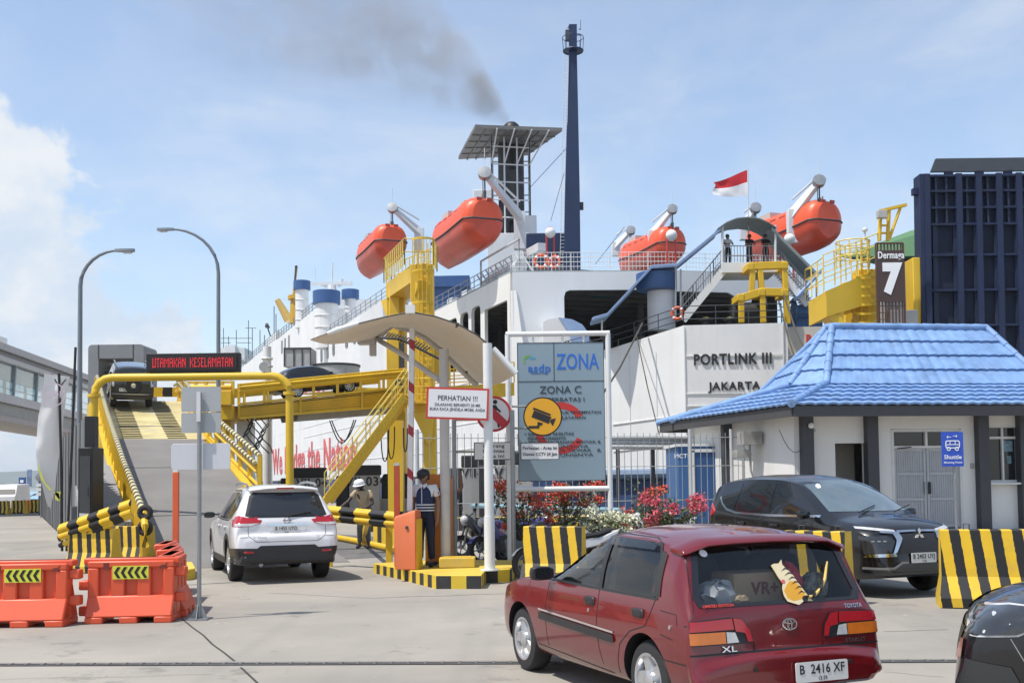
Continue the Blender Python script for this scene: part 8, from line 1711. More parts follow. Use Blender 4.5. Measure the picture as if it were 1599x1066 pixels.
# ------------------------------------------------------------------ nose of the black car at the lower right
def black_car():
 S = dict(MPV); S['zt'] = [(-.87, .62), (-.86, .95), (-.83, 1.0), (-.78, 1.10), (-.60, 1.50), (-.52, 1.60), (-.3, 1.655), (.4, 1.70), (1.0, 1.66), (1.3, 1.58), (2.1, 1.14), (2.25, 1.10), (2.8, 1.055), (3.2, .99), (3.42, .91), (3.54, .82), (3.60, .66), (3.62, .50)]
 S['zs'] = [(-.87, .55), (-.8, .98), (-.5, 1.06), (2.2, 1.0), (2.8, .94), (3.2, .86), (3.5, .72), (3.62, .44)]
 paint = carpaint('paint_black', (.006, .006, .0075), metal=0, rough=.22, coat=.5); p = gnd(1560, 1085); C = Car(S, 'nose of a glossy black car entering at the lower right corner', 'car', (6.25, 5.82, 0), radians(66), paint, name='black_car'); R = C.R
 for sg in (1, -1):
  C.panel('headlight', [(3.52, .73), (3.56, .80), (3.48, .885), (3.30, .925), (2.92, .945), (3.06, .86), (3.26, .76)], 'y', sg, m_lens_w, .006, .04); C.panel('headlight', [(3.51, .742), (3.545, .80), (3.475, .876), (3.30, .915), (2.96, .936), (3.07, .862), (3.265, .77)], 'y', sg, m_lens_d, .012, .04); C.panel('headlight', [(sg * .50, .74), (sg * .72, .74), (sg * .74, .84), (sg * .50, .82)], 'x', 1, m_lens_d, .008, .04)
  C.panel('fog_light_trim', [(3.585, .58), (3.60, .60), (3.57, .70), (3.555, .70), (3.57, .60)], 'y', sg, mat('lamp_strip', (.30, .08, .06), .2, coat=.5), .012, .03)
  C.lines([[(3.30, .745), (3.22, .60), (3.12, .43)], [(2.25, 1.0), (2.28, .6), (2.2, .3)]], 'y', sg, .006, .003, m_gal); C.panel('side_window', [(1.9, 1.10), (1.0, 1.09), (1.0, 1.52), (1.3, 1.48)], 'y', sg, m_dkglass, .004); C.panel('side_window', [(.95, 1.09), (-.3, 1.2), (-.45, 1.45), (.1, 1.54), (.95, 1.53)], 'y', sg, m_dkglass, .004); C.panel('bumper_trim', [(3.60, .40), (3.3, .30), (3.22, .42), (3.3, .58), (3.55, .60)], 'y', sg, mat('bumper_dark', (.03, .032, .034), .35), .008, .05)
 C.panel('grille', [(-.46, .56), (.46, .56), (.46, .76), (-.46, .76)], 'x', 1, m_trim, .008, .05); C.panel('windscreen', [(-.68, 1.16), (.68, 1.16), (.56, 1.56), (-.56, 1.56)], 'x', 1, m_dkglass, .004, .08); C.wheels(5, .66)
black_car()
# ------------------------------------------------------------------ cars on the ramp and on the bridge
def ramp_suv():
 S = dict(wb=2.42, W=1.70, rw=.36, ra=.41, tw=.24, barrel=.03, zb=[(-.8, .45), (-.5, .36), (3.1, .36)], zt=[(-.80, .6), (-.79, 1.05), (-.77, 1.15), (-.66, 1.62), (-.58, 1.70), (-.2, 1.74), (1.0, 1.74), (1.3, 1.68), (1.95, 1.14), (2.1, 1.10), (2.9, 1.0), (3.08, .8), (3.1, .55)], zs=[(-.8, .55), (-.78, 1.0), (-.6, 1.08), (2, 1.02), (2.9, .9), (3.1, .5)], ws=[(-.8, .78), (-.76, .83), (2.7, .85), (3.0, .75), (3.1, .6)], wt=[(-.8, .74), (-.7, .70), (-.5, .67), (1.2, .66), (2, .74), (2.9, .68), (3.1, .5)])
 paint = carpaint('paint_dark_green_black', (.010, .012, .010), metal=.1, rough=.3); t = 24.4; p = rp_(t, 1.12); al = math.atan2(rz_(25) - rz_(22), 3.0)
 C = Car(S, 'black off-road car with spare wheel on its tailgate at the top of the ramp', 'car', (p.x, p.y, p.z + .02), atan2(-RD.x, RD.y), paint, name='offroad_car'); C.R.matrix_basis = Matrix.Translation((p.x, p.y, p.z + .03)) @ Matrix.Rotation(atan2(RD.y, RD.x), 4, 'Z') @ Matrix.Rotation(-al, 4, 'Y'); R = C.R
 C.panel('rear_window', [(-.58, 1.2), (.58, 1.2), (.54, 1.56), (-.54, 1.56)], 'x', -1, m_dkglass, .006, .08); C.plate(-.83, .3, .82, 'B 1872 TF', '09\u00b727', -1, white=False)
 sw = MB(); sw.lathe([(.08, 0), (.30, 0), (.34, .05), (.34, .15), (.28, .2), (.08, .19)], 28, Matrix.Translation((-.98, -.02, 1.02)) @ Matrix.Rotation(pi / 2, 4, 'Y')); so_ = sw.build('spare_wheel', m_rub, R); sw = MB(); sw.lathe([(.04, .0), (.10, -.005), (.10, .01)], 16, Matrix.Translation((-.985, -.02, 1.02)) @ Matrix.Rotation(pi / 2, 4, 'Y')); sw.build('hub', m_chrome, so_)
 for sg in (1, -1):
  C.panel('tail_light', [(sg * .83, .95), (sg * .80, 1.25), (sg * .70, 1.25), (sg * .70, .95)], 'x', -1, m_lens_w, .008, .05); C.panel('side_window', [(1.8, 1.15), (.2, 1.13), (-.5, 1.15), (-.45, 1.55), (1.2, 1.58)], 'y', sg, m_dkglass, .005, .08); C.panel('tail_light', [(sg * .82, .56), (sg * .82, .60), (sg * .4, .60), (sg * .4, .56)], 'x', -1, m_lens_r, .012, .05); rl = MB(); rl.tube([(-.5, sg * .62, 1.74), (-.4, sg * .62, 1.80), (1.0, sg * .62, 1.80), (1.1, sg * .62, 1.73)], .025, 6); rl.build('roof_rail', m_gal, R); C.mirror(1.7, sg * .85, 1.2, m_trim, sg)
 b = MB(); b.box((-.86, 0, .60), (.12, 1.6, .16)); b.build('bumper', m_trim, R, bevel=.03); b = MB()
 for z in (.66,): b.box((-.925, 0, z), (.012, 1.3, .02))
 b.build('chrome_strip', m_chrome, R); C.panel('roof_panel', [(-.5, -.6), (1.1, -.6), (1.1, .6), (-.5, .6)], 'z', 1, carpaint('paint_roof_grey', (.06, .075, .10), metal=.4, rough=.2), .003, .1); C.wheels(5, .6)
ramp_suv()
def bridge_car():
 S = dict(wb=2.65, W=1.78, rw=.33, ra=.375, tw=.2, zb=[(-.9, .36), (-.6, .26), (3.3, .22), (3.5, .3)], zt=[(-.92, .6), (-.9, .9), (-.85, .98), (-.5, 1.28), (-.25, 1.42), (.3, 1.52), (.9, 1.52), (1.3, 1.44), (2.15, 1.02), (2.3, .98), (3.0, .86), (3.35, .74), (3.5, .5)], zs=[(-.92, .55), (-.85, .9), (-.4, .98), (2.2, .92), (3, .8), (3.5, .42)], ws=[(-.92, .72), (-.85, .8), (-.4, .88), (2.7, .89), (3.2, .8), (3.5, .5)], wt=[(-.92, .66), (-.6, .62), (0, .60), (1, .60), (2.2, .72), (3, .66), (3.5, .4)])
 paint = carpaint('paint_midnight', (.010, .014, .024), metal=.3, rough=.25); a = at(449, 617, 52.6); b = at(537, 611, 53.6); dx = (b - a); p = a + Vector((0, .5, 0)); Lf, Rt = at(373, 633, 50.0), at(634, 606, 54.0); dv = (Rt - Lf).normalized(); s = (p - Lf).dot(dv); q = Lf + dv * s; nb = Vector((-dv.y, dv.x, 0)).normalized(); q = q + nb * 1.5 + Vector((0, 0, .12))
 C = Car(S, 'dark saloon car driving across the yellow link bridge', 'car', (q.x, q.y, q.z), 0, paint, name='saloon_car'); C.R.matrix_basis = Matrix.Translation(q) @ Matrix.Rotation(atan2(dv.y, dv.x), 4, 'Z') @ Matrix.Rotation(-math.asin(dv.z), 4, 'Y'); R = C.R
 for sg in (-1, 1): C.panel('side_window', [(1.95, 1.0), (.9, 1.0), (.9, 1.42), (1.25, 1.40)], 'y', sg, m_dkglass, .004, .08); C.panel('side_window', [(.84, 1.0), (-.2, 1.04), (-.32, 1.2), (.2, 1.42), (.84, 1.43)], 'y', sg, m_dkglass, .004, .08); C.panel('tail_light', [(-.88, .8), (-.6, .86), (-.6, .95), (-.86, .94)], 'y', sg, m_lens_r, .006, .05); C.mirror(1.75, sg * .9, 1.03, m_trim, sg); C.panel('headlight', [(3.1, .74), (3.38, .68), (3.36, .62), (3.0, .68)], 'y', sg, m_lens_w, .006, .05)
 C.panel('windscreen', [(-.66, 1.05), (.66, 1.05), (.56, 1.45), (-.56, 1.45)], 'x', 1, m_dkglass, .004, .08); C.panel('rear_window', [(-.6, 1.02), (.6, 1.02), (.54, 1.4), (-.54, 1.4)], 'x', -1, m_dkglass, .004, .08); C.wheels(10, .72)
bridge_car()
# ================================================================== PEOPLE
def skinned(name, pts, edges, m, parent, sub=2, root=0):
 me = bpy.data.meshes.new(name); me.from_pydata([p[:3] for p in pts], edges, []); me.materials.append(m); o = bpy.data.objects.new(name, me); COL.objects.link(o); o.parent = parent
 md = o.modifiers.new('skin', 'SKIN'); md.use_smooth_shade = True; sv = me.skin_vertices[0].data
 for i, p in enumerate(pts): sv[i].radius = (p[3], p[4] if len(p) > 4 else p[3]); sv[i].use_root = i == root
 s = o.modifiers.new('sub', 'SUBSURF'); s.levels = sub; s.render_levels = sub; return o
def arm_pts(sh, el, wr, hd, sx):
 """upper arm, forearm, palm and five fingers as one chain tree; returns points and local edges"""
 sh, el, wr, hd = [Vector(p) for p in (sh, el, wr, hd)]; P = [(*sh, .062), (*sh.lerp(el, .5), .05), (*el, .043), (*el.lerp(wr, .4), .042), (*wr, .028)]; d = (hd - wr).normalized(); pc = wr + d * .055
 P.append((*pc, .034, .022)); E = [(0, 1), (1, 2), (2, 3), (3, 4), (4, 5)]; side = d.cross(Vector((1, 0, 0))); side = side.normalized() if side.length > .1 else Vector((0, 1, 0)); cu = Vector((-sx, 0, 0)) * .25
 for k, (o, l) in enumerate(((-.027, .062), (-.009, .074), (.009, .07), (.026, .055))):
  b = pc + d * .03 + side * o; i = len(P); P += [(*b, .0105), (*(b + (d + cu * .5) * l * .5), .0095), (*(b + (d + cu * 1.4) * l), .008)]; E += [(5, i), (i, i + 1), (i + 1, i + 2)]
 i = len(P); b = wr + d * .03 - side * .03; P += [(*b, .012), (*(b + (d * .7 - side * .6) * .04), .0105), (*(b + (d - side * .5) * .065), .0085)]; E += [(4, i), (i, i + 1), (i + 1, i + 2)]
 return P, E
def person(label, loc, rz, J, top, bottom, sleeve=.5, hat=None, shoes=None, k=1.0, group=None, skin=None, topname='shirt'):
 R = thing('person', label, 'person', loc, rz, group); V = lambda n: Vector(J[n]); skin = skin or m_skin
 P = [(*V('pel'), .125, .10), (*V('pel').lerp(V('che'), .5), .118, .095), (*V('che'), .135, .10), (*V('nec'), .06), (*(V('nec').lerp(V('hea'), .55)), .055), (*V('hea'), .088, .10), (*(V('hea') + (V('hea') - V('nec')).normalized() * .075), .072, .082)]
 E = [(i, i + 1) for i in range(6)]; f = V('face').normalized(); h = V('hea'); i = len(P); P.append((*(h + f * .112 - Vector((0, 0, .018))), .014)); E.append((5, i)); i = len(P); P.append((*(h + f * .06 - Vector((0, 0, .075))), .038)); E.append((5, i)); s_ = f.cross(Vector((0, 0, 1))).normalized()
 for sg in (1, -1): i = len(P); P.append((*(h + s_ * sg * .098 - f * .005 - Vector((0, 0, .01))), .017)); E.append((5, i))
 arms = {}
 for n, sg in (('l', 1), ('r', -1)):
  ap, ae = arm_pts(J['sh' + n], J['el' + n], J['wr' + n], J['ha' + n], sg); o = len(P); P += ap; E += [(2, o)] + [(a + o, b + o) for a, b in ae]; arms[n] = ap
  hp, kn, an, to = [V(q + n) for q in ('hi', 'kn', 'an', 'to')]; o = len(P); P += [(*hp, .085), (*hp.lerp(kn, .5), .075), (*kn, .056), (*kn.lerp(an, .35), .054), (*an, .036), (*to, .032)]; E += [(0, o)] + [(o + q, o + q + 1) for q in range(5)]
 skinned('body', P, E, skin, R)
 # shirt over trunk and part of the arms
 Q = [(*(V('pel') - Vector((0, 0, .03))), .16, .135), (*V('pel').lerp(V('che'), .5), .15, .125), (*V('che'), .16, .125), (*V('nec').lerp(V('che'), .25), .085)]; F = [(0, 1), (1, 2), (2, 3)]
 for n in 'lr':
  sh, el, wr = V('sh' + n), V('el' + n), V('wr' + n); o = len(Q); Q.append((*sh, .078)); F.append((2, o))
  if sleeve <= .6: Q.append((*sh.lerp(el, .62), .072)); F.append((o, o + 1))
  else: Q += [(*sh.lerp(el, .5), .064), (*el, .056), (*el.lerp(wr, .92), .042)]; F += [(o, o + 1), (o + 1, o + 2), (o + 2, o + 3)]
 skinned(topname, Q, F, top, R)
 Q = [(*(V('pel') + Vector((0, 0, .13))), .14, .12), (*V('pel'), .14, .12)]; F = [(0, 1)]
 for n in 'lr': hp, kn, an = V('hi' + n), V('kn' + n), V('an' + n); o = len(Q); Q += [(*hp, .10), (*hp.lerp(kn, .5), .092), (*kn, .076), (*kn.lerp(an, .5), .068), (*an.lerp(kn, .10), .062)]; F += [(1, o)] + [(o + q, o + q + 1) for q in range(4)]
 skinned('trousers', Q, F, bottom, R)
 for n in 'lr': an, to = V('an' + n), V('to' + n); skinned('shoe', [(*(an + (an - to).normalized() * .05 - Vector((0, 0, .035))), .045), (*(an.lerp(to, .4) - Vector((0, 0, .02))), .052), (*(to + (to - an).normalized() * .02), .043)], [(0, 1), (1, 2)], shoes or m_blk, R)
 e = MB()
 for sg in (1, -1): e.sphere(h + f * .088 + s_ * sg * .034 + Vector((0, 0, .012)), .012, 8, 6)
 e.build('eyes', m_blk, R); mo = MB(); c = h + f * .092 - Vector((0, 0, .062)); mo.tube([c - s_ * .024, c + f * .004, c + s_ * .024], .006, 6); mo.build('mouth', mat('lips', (.20, .08, .06), .5), R)
 up = (h - V('nec')).normalized(); up = Vector((0, 0, 1)).lerp(up, .5).normalized(); y_ = (f - up * f.dot(up)).normalized(); Mh = plane_M(h + up * .045, s_ * -1, y_); Mh = Matrix(((Mh[0][0], y_.x, up.x, (h + up * .035).x), (Mh[1][0], y_.y, up.y, (h + up * .035).y), (Mh[2][0], y_.z, up.z, (h + up * .035).z), (0, 0, 0, 1)))
 q = MB(); prof = [(.112, -.02), (.114, .02), (.106, .05), (.082, .078), (.04, .094), (.005, .098)]
 if hat is None or hat[0] == 'hair': q.lathe([(.085, -.09), (.102, -.04), (.108, .02), (.098, .07), (.06, .105), (.005, .115)], 16, Mh @ Matrix.Translation((0, -.022, 0))); q.build('hair', m_blk, R)
 else:
  ho = MB(); ho.lathe([(.09, -.10), (.10, -.04), (.10, .0)], 14, Mh @ Matrix.Translation((0, -.02, 0)), cap=False); ho.build('hair', m_blk, R)
  k_ = 1.16 if hat[0] == 'helmet' else 1.02; q.lathe([(r * k_, z * k_) for r, z in prof], 20, Mh)
  if hat[0] == 'helmet': q.lathe([(.13, -.025), (.155, -.03), (.155, -.022), (.13, -.01)], 20, Mh @ Matrix.Translation((0, .015, 0)))
  else: q.loft([[Mh @ Vector((.105 * cos(a) * w, .06 + d + .05 * sin(a), z - .02 * abs(cos(a)))) for a in [pi * i / 8 for i in range(9)]] for d, z, w in ((.0, .0, 1), (.09, -.03, .85), (.09, -.036, .85), (0, -.01, 1))], closed=False)
  q.build(hat[0], hat[1], R)
 return R
def stand(**kw):
 J = dict(pel=(0, 0, .94), che=(0, .01, 1.30), nec=(0, .0, 1.47), hea=(0, -.02, 1.605), face=(0, -1, -.1), shl=(.175, .01, 1.40), shr=(-.175, .01, 1.40), ell=(.235, .03, 1.12), elr=(-.235, .03, 1.12), wrl=(.235, -.03, .87), wrr=(-.235, -.03, .87), hal=(.23, -.06, .76), har=(-.23, -.06, .76), hil=(.085, 0, .88), hir=(-.085, 0, .88), knl=(.10, -.01, .49), knr=(-.10, -.01, .49), anl=(.11, .02, .09), anr=(-.11, .02, .09), tol=(.13, -.13, .04), tor=(-.13, -.13, .04)); J.update(kw); return J
m_navyc = mat('cloth_navy', (.012, .018, .045), .85, var=.2, scale=8); m_dkc = mat('cloth_black', (.014, .014, .018), .85, var=.2, scale=8); m_whc = mat('cloth_white', (.62, .63, .66), .85, var=.06, scale=8); m_khaki = mat('cloth_khaki', (.42, .33, .22), .85, var=.12, scale=8); m_gryc = mat('cloth_grey', (.10, .105, .10), .9, var=.2, scale=8)
def guard():
 p = gnd(665, 885, .2); R = person('security guard in navy vest and black cap standing on the striped island', (p.x, p.y, .205), radians(-14), stand(face=(-.35, -1, -.38), hea=(-.015, -.045, 1.60)), m_whc, m_navyc, .5, ('cap', m_blk))
 V = [(0, 0, .93, .185, .16), (0, 0, 1.10, .178, .152), (0, .01, 1.30, .19, .152), (0, .005, 1.40, .12, .115), (.12, .01, 1.41, .10), (-.12, .01, 1.41, .10)]; skinned('vest', V, [(0, 1), (1, 2), (2, 3), (2, 4), (2, 5)], mat('vest_navy', (.012, .022, .075), .8, var=.15, scale=6), R)
 b = MB()
 for z, h in ((1.0, .022), (1.05, .022), (1.10, .022)): b.loft([[(.180 * cos(2 * pi * i / 24), .156 * sin(2 * pi * i / 24), z + dz) for i in range(24)] for dz in (-h / 2, h / 2)])
 b.build('reflective_band', mat('reflective_silver', (.55, .57, .62), .4), R)
 c = MB()
 for s in (1, -1): c.prism([(0, 0), (s * .075, .035), (s * .06, -.035), (s * .02, -.07)], .01, plane_M((0, -.115, 1.445), (1, 0, 0), (0, .45, 1)))
 c.build('collar', m_whc, R); t = MB(); t.box((.155, -.02, 1.31), (.012, .035, .15), 0); t.box((-.02, -.135, 1.25), (.012, .006, .26)); t.build('vest_trim', mat('reflective_silver', (.55, .57, .62), .4), R); a = MB(); a.prism(circ(0, 0, .03, 14), .006, plane_M((.268, -.05, 1.30), (.5, -.85, 0), (0, 0, 1))); a.build('arm_badge', m_red, R)
guard()
def worker():
 p = at(568, 800, 26.5); R = person('port worker in white helmet and khaki shirt leaning on the striped rail', (p.x, 26.5, .12), radians(-8), stand(pel=(.03, .06, .93), che=(-.01, -.06, 1.26), nec=(-.02, -.12, 1.41), hea=(-.05, -.19, 1.53), face=(-.45, -1, -.3), shl=(.17, -.08, 1.35), shr=(-.19, -.09, 1.35), ell=(.26, -.12, 1.09), elr=(-.33, -.20, 1.14), wrl=(.14, -.33, .98), wrr=(-.48, -.34, 1.0), hal=(.05, -.43, .95), har=(-.57, -.42, .95), hil=(.11, .06, .87), hir=(-.05, .06, .87)), m_khaki, m_gryc, .5, ('helmet', mat('helmet_white', (.74, .74, .74), .3)), skin=mat('skin_dark', (.05, .035, .03), .6))
worker()
p = gnd(700, 866); person('person in dark clothes raising an arm behind the orange ticket machine', (at(699, 800, 23).x, 23, 0), radians(10), stand(ell=(.30, -.02, 1.58), wrl=(.28, -.06, 1.80), hal=(.27, -.07, 1.92), elr=(-.26, -.08, 1.55), wrr=(-.20, -.12, 1.78), har=(-.16, -.13, 1.90)), mat('cloth_brown', (.10, .08, .06), .85), m_dkc, .5)
for px, lab, tp, f, dz in ((1137, 'passenger in white shirt leaning on the ship rail under the stair canopy', m_whc, .8, 0), (1171, 'passenger in dark top beside the canopy post on the ship platform', m_dkc, -.3, -.06), (1196, 'passenger in black at the right end of the ship platform', m_dkc, .5, 0)):
 q = at(px, 413, 60.2); person(lab, (q.x, 60.2, q.z - .05), radians(10), stand(face=(f, -1, 0), ell=(.27, -.12, 1.16), wrl=(.16, -.36, 1.13), hal=(.08, -.44, 1.13), elr=(-.27, -.12, 1.16), wrr=(-.16, -.36, 1.13), har=(-.08, -.44, 1.13)), tp, m_dkc, .5, group='passengers on the ship platform')
# ================================================================== MOTORCYCLES
def motorcycle(label, loc, rz, m, m2, scooter=False, lean=.12):
 R = thing('motorcycle', label, 'motorcycle', loc, rz, 'motorcycles parked by the fence'); R.matrix_basis = R.matrix_basis @ Matrix.Rotation(lean, 4, 'X'); r = .29 if not scooter else .26
 for x in (0, 1.25):
  w = MB(); Mw = Matrix.Translation((x, 0, r)) @ Matrix.Rotation(pi / 2, 4, 'X'); w.torus(r - .05, .055, Mw, 28, 8); wo = w.build('wheel', m_rub, R); k = MB(); k.torus(r - .105, .014, Mw, 24, 6)
  for i in range(5): a = 2 * pi * i / 5; k.tube([(x, 0, r), (x + (r - .1) * cos(a), 0, r + (r - .1) * sin(a))], .014, 5)
  k.lathe([(.05, -.05), (.05, .05)], 12, Mw); k.build('rim', m_gal, wo)
 f = MB()
 for s in (-.09, .09): f.tube([(1.25, s, r), (1.05, s, .86)], .026, 8)
 f.tube([(1.06, -.3, .98), (1.0, -.1, .97), (1.02, 0, .93), (1.0, .1, .97), (1.06, .3, .98)][::1], .014, 6); f.build('fork', m_mid, R)
 b = MB(); b.box((.62, 0, .40), (.42, .28, .34)); b.tube([(.55, .14, .28), (.1, .16, .34), (-.25, .17, .42)], .045, 8); b.build('engine', m_mid, R, bevel=.04)
 t = MB(); t.loft([[(x, w * cos(2 * pi * i / 12), z + h * sin(2 * pi * i / 12)) for i in range(12)] for x, z, w, h in (((.32, .66, .05, .03), (.45, .72, .13, .10), (.75, .78, .15, .13), (.95, .76, .12, .10), (1.04, .74, .05, .04)) if not scooter else ((.2, .5, .1, .1), (.5, .42, .14, .12), (.85, .5, .17, .2), (1.0, .72, .18, .22), (1.08, .92, .1, .08)))], True, True, True)
 t.loft([[(x, s * .13, z) for x, z in ((1.18, .80), (.95, .52), (.55, .34), (.5, .44), (.75, .66), (1.02, .92))] for s in (-1, 1)], True, True, True); t.build('fairing', m, R, smooth=50, bevel=.015)
 q = MB(); q.loft([[(x, w * cos(2 * pi * i / 10), z + .05 * sin(2 * pi * i / 10)) for i in range(10)] for x, z, w in ((.5, .72, .08), (.3, .72, .13), (-.05, .76, .14), (-.32, .84, .08))], True, True, True); q.build('seat', m_blk, R); q = MB(); q.loft([[(x, s * w, z) for x, z in ((.4, .66), (-.05, .70), (-.45, .84), (-.42, .76), (-.02, .56), (.35, .5))] for s, w in ((-1, .12), (1, .12))], True, True, True); q.build('tail_fairing', m2, R, bevel=.02)
 g = MB(); g.loft([[(1.25 + (r + .02) * cos(a), y, r + (r + .02) * sin(a)) for a in [radians(k) for k in range(30, 156, 15)]] for y in (-.07, .07)], closed=False); g.build('mudguard', m2, R); h = MB(); h.sphere((1.14, 0, .86), (.09, .11, .10), 12, 8); h.build('headlight', m_lens_w, R)
 mi = MB()
 for s in (-.3, .3): mi.tube([(1.03, s, .98), (1.0, s * 1.15, 1.14)], .008, 5); mi.sphere((1.0, s * 1.2, 1.16), (.02, .06, .04), 10, 6)
 mi.build('mirror', m_blk, R); return R
m_purp = mat('bike_purple', (.045, .03, .22), .3, coat=.6); m_bw = mat('bike_white', (.66, .66, .67), .35, coat=.4); m_bb = mat('bike_black', (.02, .02, .022), .3, coat=.5); m_grn = mat('bike_green', (.10, .30, .03), .35)
for px, py, an, lab, a, b, sc in ((752, 881, 222, 'purple sport motorcycle behind the white canopy post', m_purp, m_purp, False), (722, 872, 210, 'black scooter left of the purple motorcycle', m_bb, m_bb, True), (795, 874, 205, 'black and green motorcycle under the bougainvillea', m_bb, m_grn, False), (826, 908, 200, 'motorcycle with white front mudguard beside the striped barrier', m_bb, m_bw, False), (855, 872, 40, 'motorcycle with white tail among the flowers', m_purp, m_bw, False), (992, 866, 205, 'white scooter behind the white flowers', m_bw, m_bw, True), (1048, 860, 30, 'dark motorcycle with a red tail behind the red hatchback roof', m_bb, m_red, False)):
 p = gnd(px, py); an = radians(an); motorcycle(lab, (p.x - 1.25 * cos(an), p.y - 1.25 * sin(an), 0), an, a, b, sc)
# ================================================================== PLANTS
m_leaf = mat('leaf_green', (.06, .105, .03), .6, var=.5, scale=6); m_leaf2 = mat('leaf_olive', (.12, .14, .05), .6, var=.4, scale=6); m_bract = {'red': mat('bract_red', (.70, .11, .06), .7, var=.25, scale=9), 'pink': mat('bract_pink', (.64, .10, .14), .7, var=.25, scale=9), 'white': mat('bract_white', (.66, .66, .48), .7, var=.12, scale=9)}
def bush(label, px, py, Y, w, h, fl, nl, nf, sd, clumps, planter=True):
 random.seed(sd); b = gnd(px, py); R = thing('flowering_plant', label, 'plant', (b.x, Y, 0), 0, 'potted bougainvilleas by the fence'); z0 = .55 if planter else .1
 if planter: q = MB(); q.loft([[(s * w_, t * w_ * .8, z) for s, t in ((-1, -1), (1, -1), (1, 1), (-1, 1))] for w_, z in ((.28, 0), (.36, .55), (.32, .55), (.3, .46))], True, True, True); q.build('planter', mat('planter_grey', (.20, .22, .24), .7, var=.12), R, bevel=.015)
 st, lf, fw = MB(), MB(), MB(); cl = []
 for i in range(clumps):
  c = Vector((random.uniform(-.5, .5) * w, random.uniform(-.3, .3) * min(w, 1.0), z0 + h * random.uniform(.12, 1) ** .8)); cl.append(c); st.tube([(random.uniform(-.08, .08), 0, z0 - .15), (c.x * .45, c.y * .5, z0 + (c.z - z0) * .6), c], [.016, .011, .005], 5)
 def quad(mb, p, s):
  n = Vector((random.gauss(0, 1), random.gauss(0, 1), random.gauss(.4, 1))).normalized(); u = n.orthogonal().normalized(); a = random.uniform(0, 6.3); u = (u * cos(a) + n.cross(u) * sin(a)); v = n.cross(u); mb.face([p - u * s, p - v * s * .55 + n * s * .2, p + u * s, p + v * s * .55 + n * s * .2])
 for i in range(nl):
  c = random.choice(cl); c2 = Vector((0, 0, z0)).lerp(c, random.uniform(.35, 1.05)); lf.use(i % 2); quad(lf, c2 + Vector((random.gauss(0, .11), random.gauss(0, .11), random.gauss(0, .09))), random.uniform(.025, .05))
 for i in range(nf): c = random.choice(cl[: max(2, int(clumps * .7))]); quad(fw, c + Vector((random.gauss(0, .07), random.gauss(0, .07), random.gauss(.03, .05))), random.uniform(.026, .046))
 st.build('stem', mat('stem_brown', (.10, .07, .045), .9), R); lf.build('foliage', [m_leaf, m_leaf2], R, smooth=0, fix=False); fw.build('flowers', m_bract[fl], R, smooth=0, fix=False)
bush('tall red bougainvillea in a grey planter under the zone board', 818, 892, 21.4, 1.1, 1.15, 'red', 700, 700, 1, 16); bush('wide red bougainvillea behind the striped barrier', 885, 885, 22.0, 1.5, 1.25, 'red', 650, 1300, 2, 20); bush('white flowering bush right of the striped barrier', 945, 895, 20.2, 1.05, .55, 'white', 520, 900, 3, 20); bush('pink bougainvillea between the white flowers and the black minivan', 1050, 880, 21.9, 1.35, .8, 'pink', 800, 800, 4, 18); bush('small red bougainvillea at the corner of the black minivan', 1012, 876, 23.0, .8, 1.0, 'red', 300, 260, 5, 10)
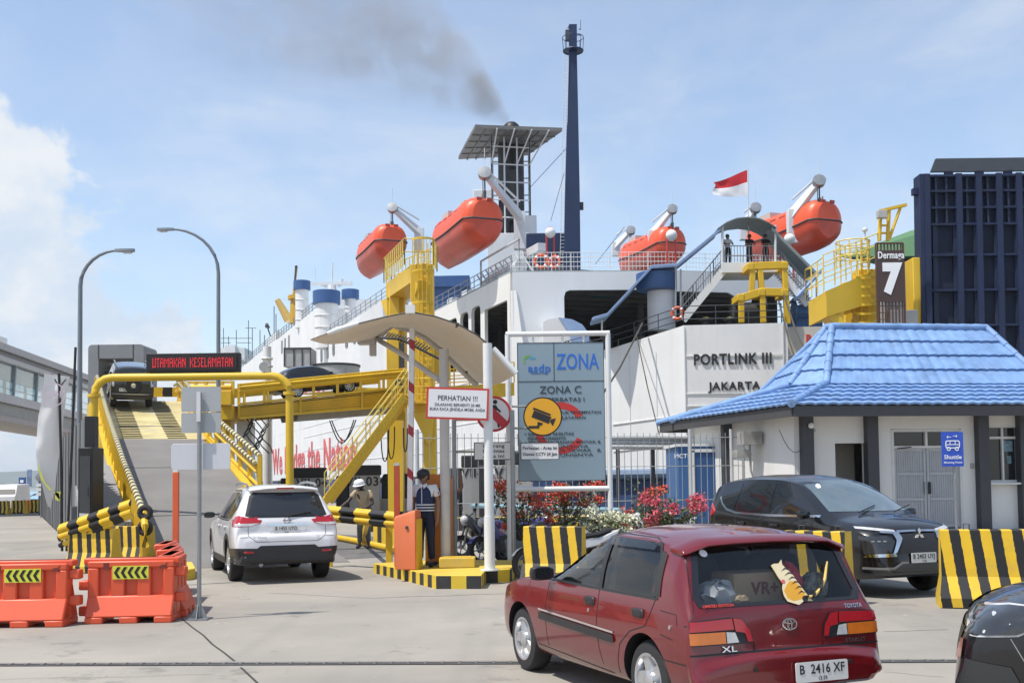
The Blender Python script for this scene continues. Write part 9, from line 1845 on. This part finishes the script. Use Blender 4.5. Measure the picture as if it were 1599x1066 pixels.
# ================================================================== FUNNEL SMOKE
def smoke():
 pts = [(794, 188, 88, .75), (776, 164, 88, 1.3), (748, 134, 88, 2.3), (705, 103, 89, 3.4), (645, 74, 90, 4.4), (560, 50, 91, 5.2), (450, 26, 92, 5.8), (330, 4, 93, 6.2), (190, -18, 94, 6.6)]
 C = [(at(px, py, Y), r) for px, py, Y, r in pts]; m = MB(); m.loft([[c + Vector((.9 * r * cos(2 * pi * j / 16), 1.3 * r * sin(2 * pi * j / 16), 1.35 * r * cos(2 * pi * j / 16))) for j in range(16)] for c, r in C], True, True, True)
 M_ = bpy.data.materials.new('smoke'); M_.use_nodes = True; nt = M_.node_tree; N = nt.nodes; L = nt.links; N.remove(N['Principled BSDF']); v = N.new('ShaderNodeVolumePrincipled'); v.inputs['Color'].default_value = (.58, .51, .43, 1); tc = N.new('ShaderNodeTexCoord'); sx = N.new('ShaderNodeSeparateXYZ'); L.new(tc.outputs['Object'], sx.inputs[0])
 def mth(op, a, b=0.0, c=None):
  q = N.new('ShaderNodeMath'); q.operation = op
  for i, x in enumerate((a, b, c)):
   if x is None: continue
   if isinstance(x, (int, float)): q.inputs[i].default_value = x
   else: L.new(x, q.inputs[i])
  return q.outputs[0]
 x0, x1 = C[0][0].x, C[-1][0].x; u = mth('DIVIDE', mth('SUBTRACT', sx.outputs['X'], x0), x1 - x0)
 def curve(vals):
  lo, hi = min(vals), max(vals); q = N.new('ShaderNodeFloatCurve'); cv = q.mapping.curves[0]
  for i, (k, val) in enumerate(zip(C, vals)):
   X, Y_ = (k[0].x - x0) / (x1 - x0), (val - lo) / (hi - lo)
   if i == 0: cv.points[0].location = (X, Y_)
   elif i == len(C) - 1: cv.points[-1].location = (X, Y_)
   else: cv.points.new(X, Y_)
  q.mapping.update(); L.new(u, q.inputs['Value']); return mth('MULTIPLY_ADD', q.outputs[0], hi - lo, lo)
 zc, r = curve([k[0].z for k in C]), curve([k[1] for k in C]); dz = mth('DIVIDE', mth('SUBTRACT', sx.outputs['Z'], zc), mth('MULTIPLY', r, 1.3)); dy = mth('DIVIDE', mth('SUBTRACT', sx.outputs['Y'], mth('MULTIPLY_ADD', u, 6, 88)), r)
 fall = mth('MAXIMUM', mth('SUBTRACT', 1, mth('ADD', mth('MULTIPLY', dz, dz), mth('MULTIPLY', dy, dy))), 0)
 n = N.new('ShaderNodeTexNoise'); n.inputs['Scale'].default_value = .36; n.inputs['Detail'].default_value = 5; n.inputs['Distortion'].default_value = .9; L.new(tc.outputs['Object'], n.inputs['Vector']); rg = N.new('ShaderNodeMapRange'); rg.inputs['From Min'].default_value = .34; rg.inputs['From Max'].default_value = .7; L.new(n.outputs['Fac'], rg.inputs['Value'])
 g = mth('MAXIMUM', mth('SUBTRACT', 1, u), 0); amp = mth('MULTIPLY_ADD', mth('POWER', g, 14), .75, mth('MULTIPLY', mth('POWER', g, 1.3), .24)); L.new(mth('MULTIPLY', mth('MULTIPLY', rg.outputs[0], fall), amp), v.inputs['Density']); L.new(v.outputs[0], N['Material Output'].inputs['Volume'])
 tag(m.build('smoke', M_), 'thin grey brown smoke trailing left from the ship funnel', 'smoke', kind='stuff')
smoke()
# ================================================================== SEA AIR
def air():
 m = bpy.data.materials.new('sea_air'); m.use_nodes = True; N = m.node_tree.nodes; N.remove(N['Principled BSDF']); v = N.new('ShaderNodeVolumePrincipled'); v.inputs['Color'].default_value = (.86, .92, 1, 1); v.inputs['Density'].default_value = .00016; m.node_tree.links.new(v.outputs[0], N['Material Output'].inputs['Volume'])
 b = MB(); b.box((0, 4300, 78), (19000, 9600, 164)); tag(b.build('haze', m, smooth=0), 'thin pale sea haze', 'haze', kind='stuff')
air()
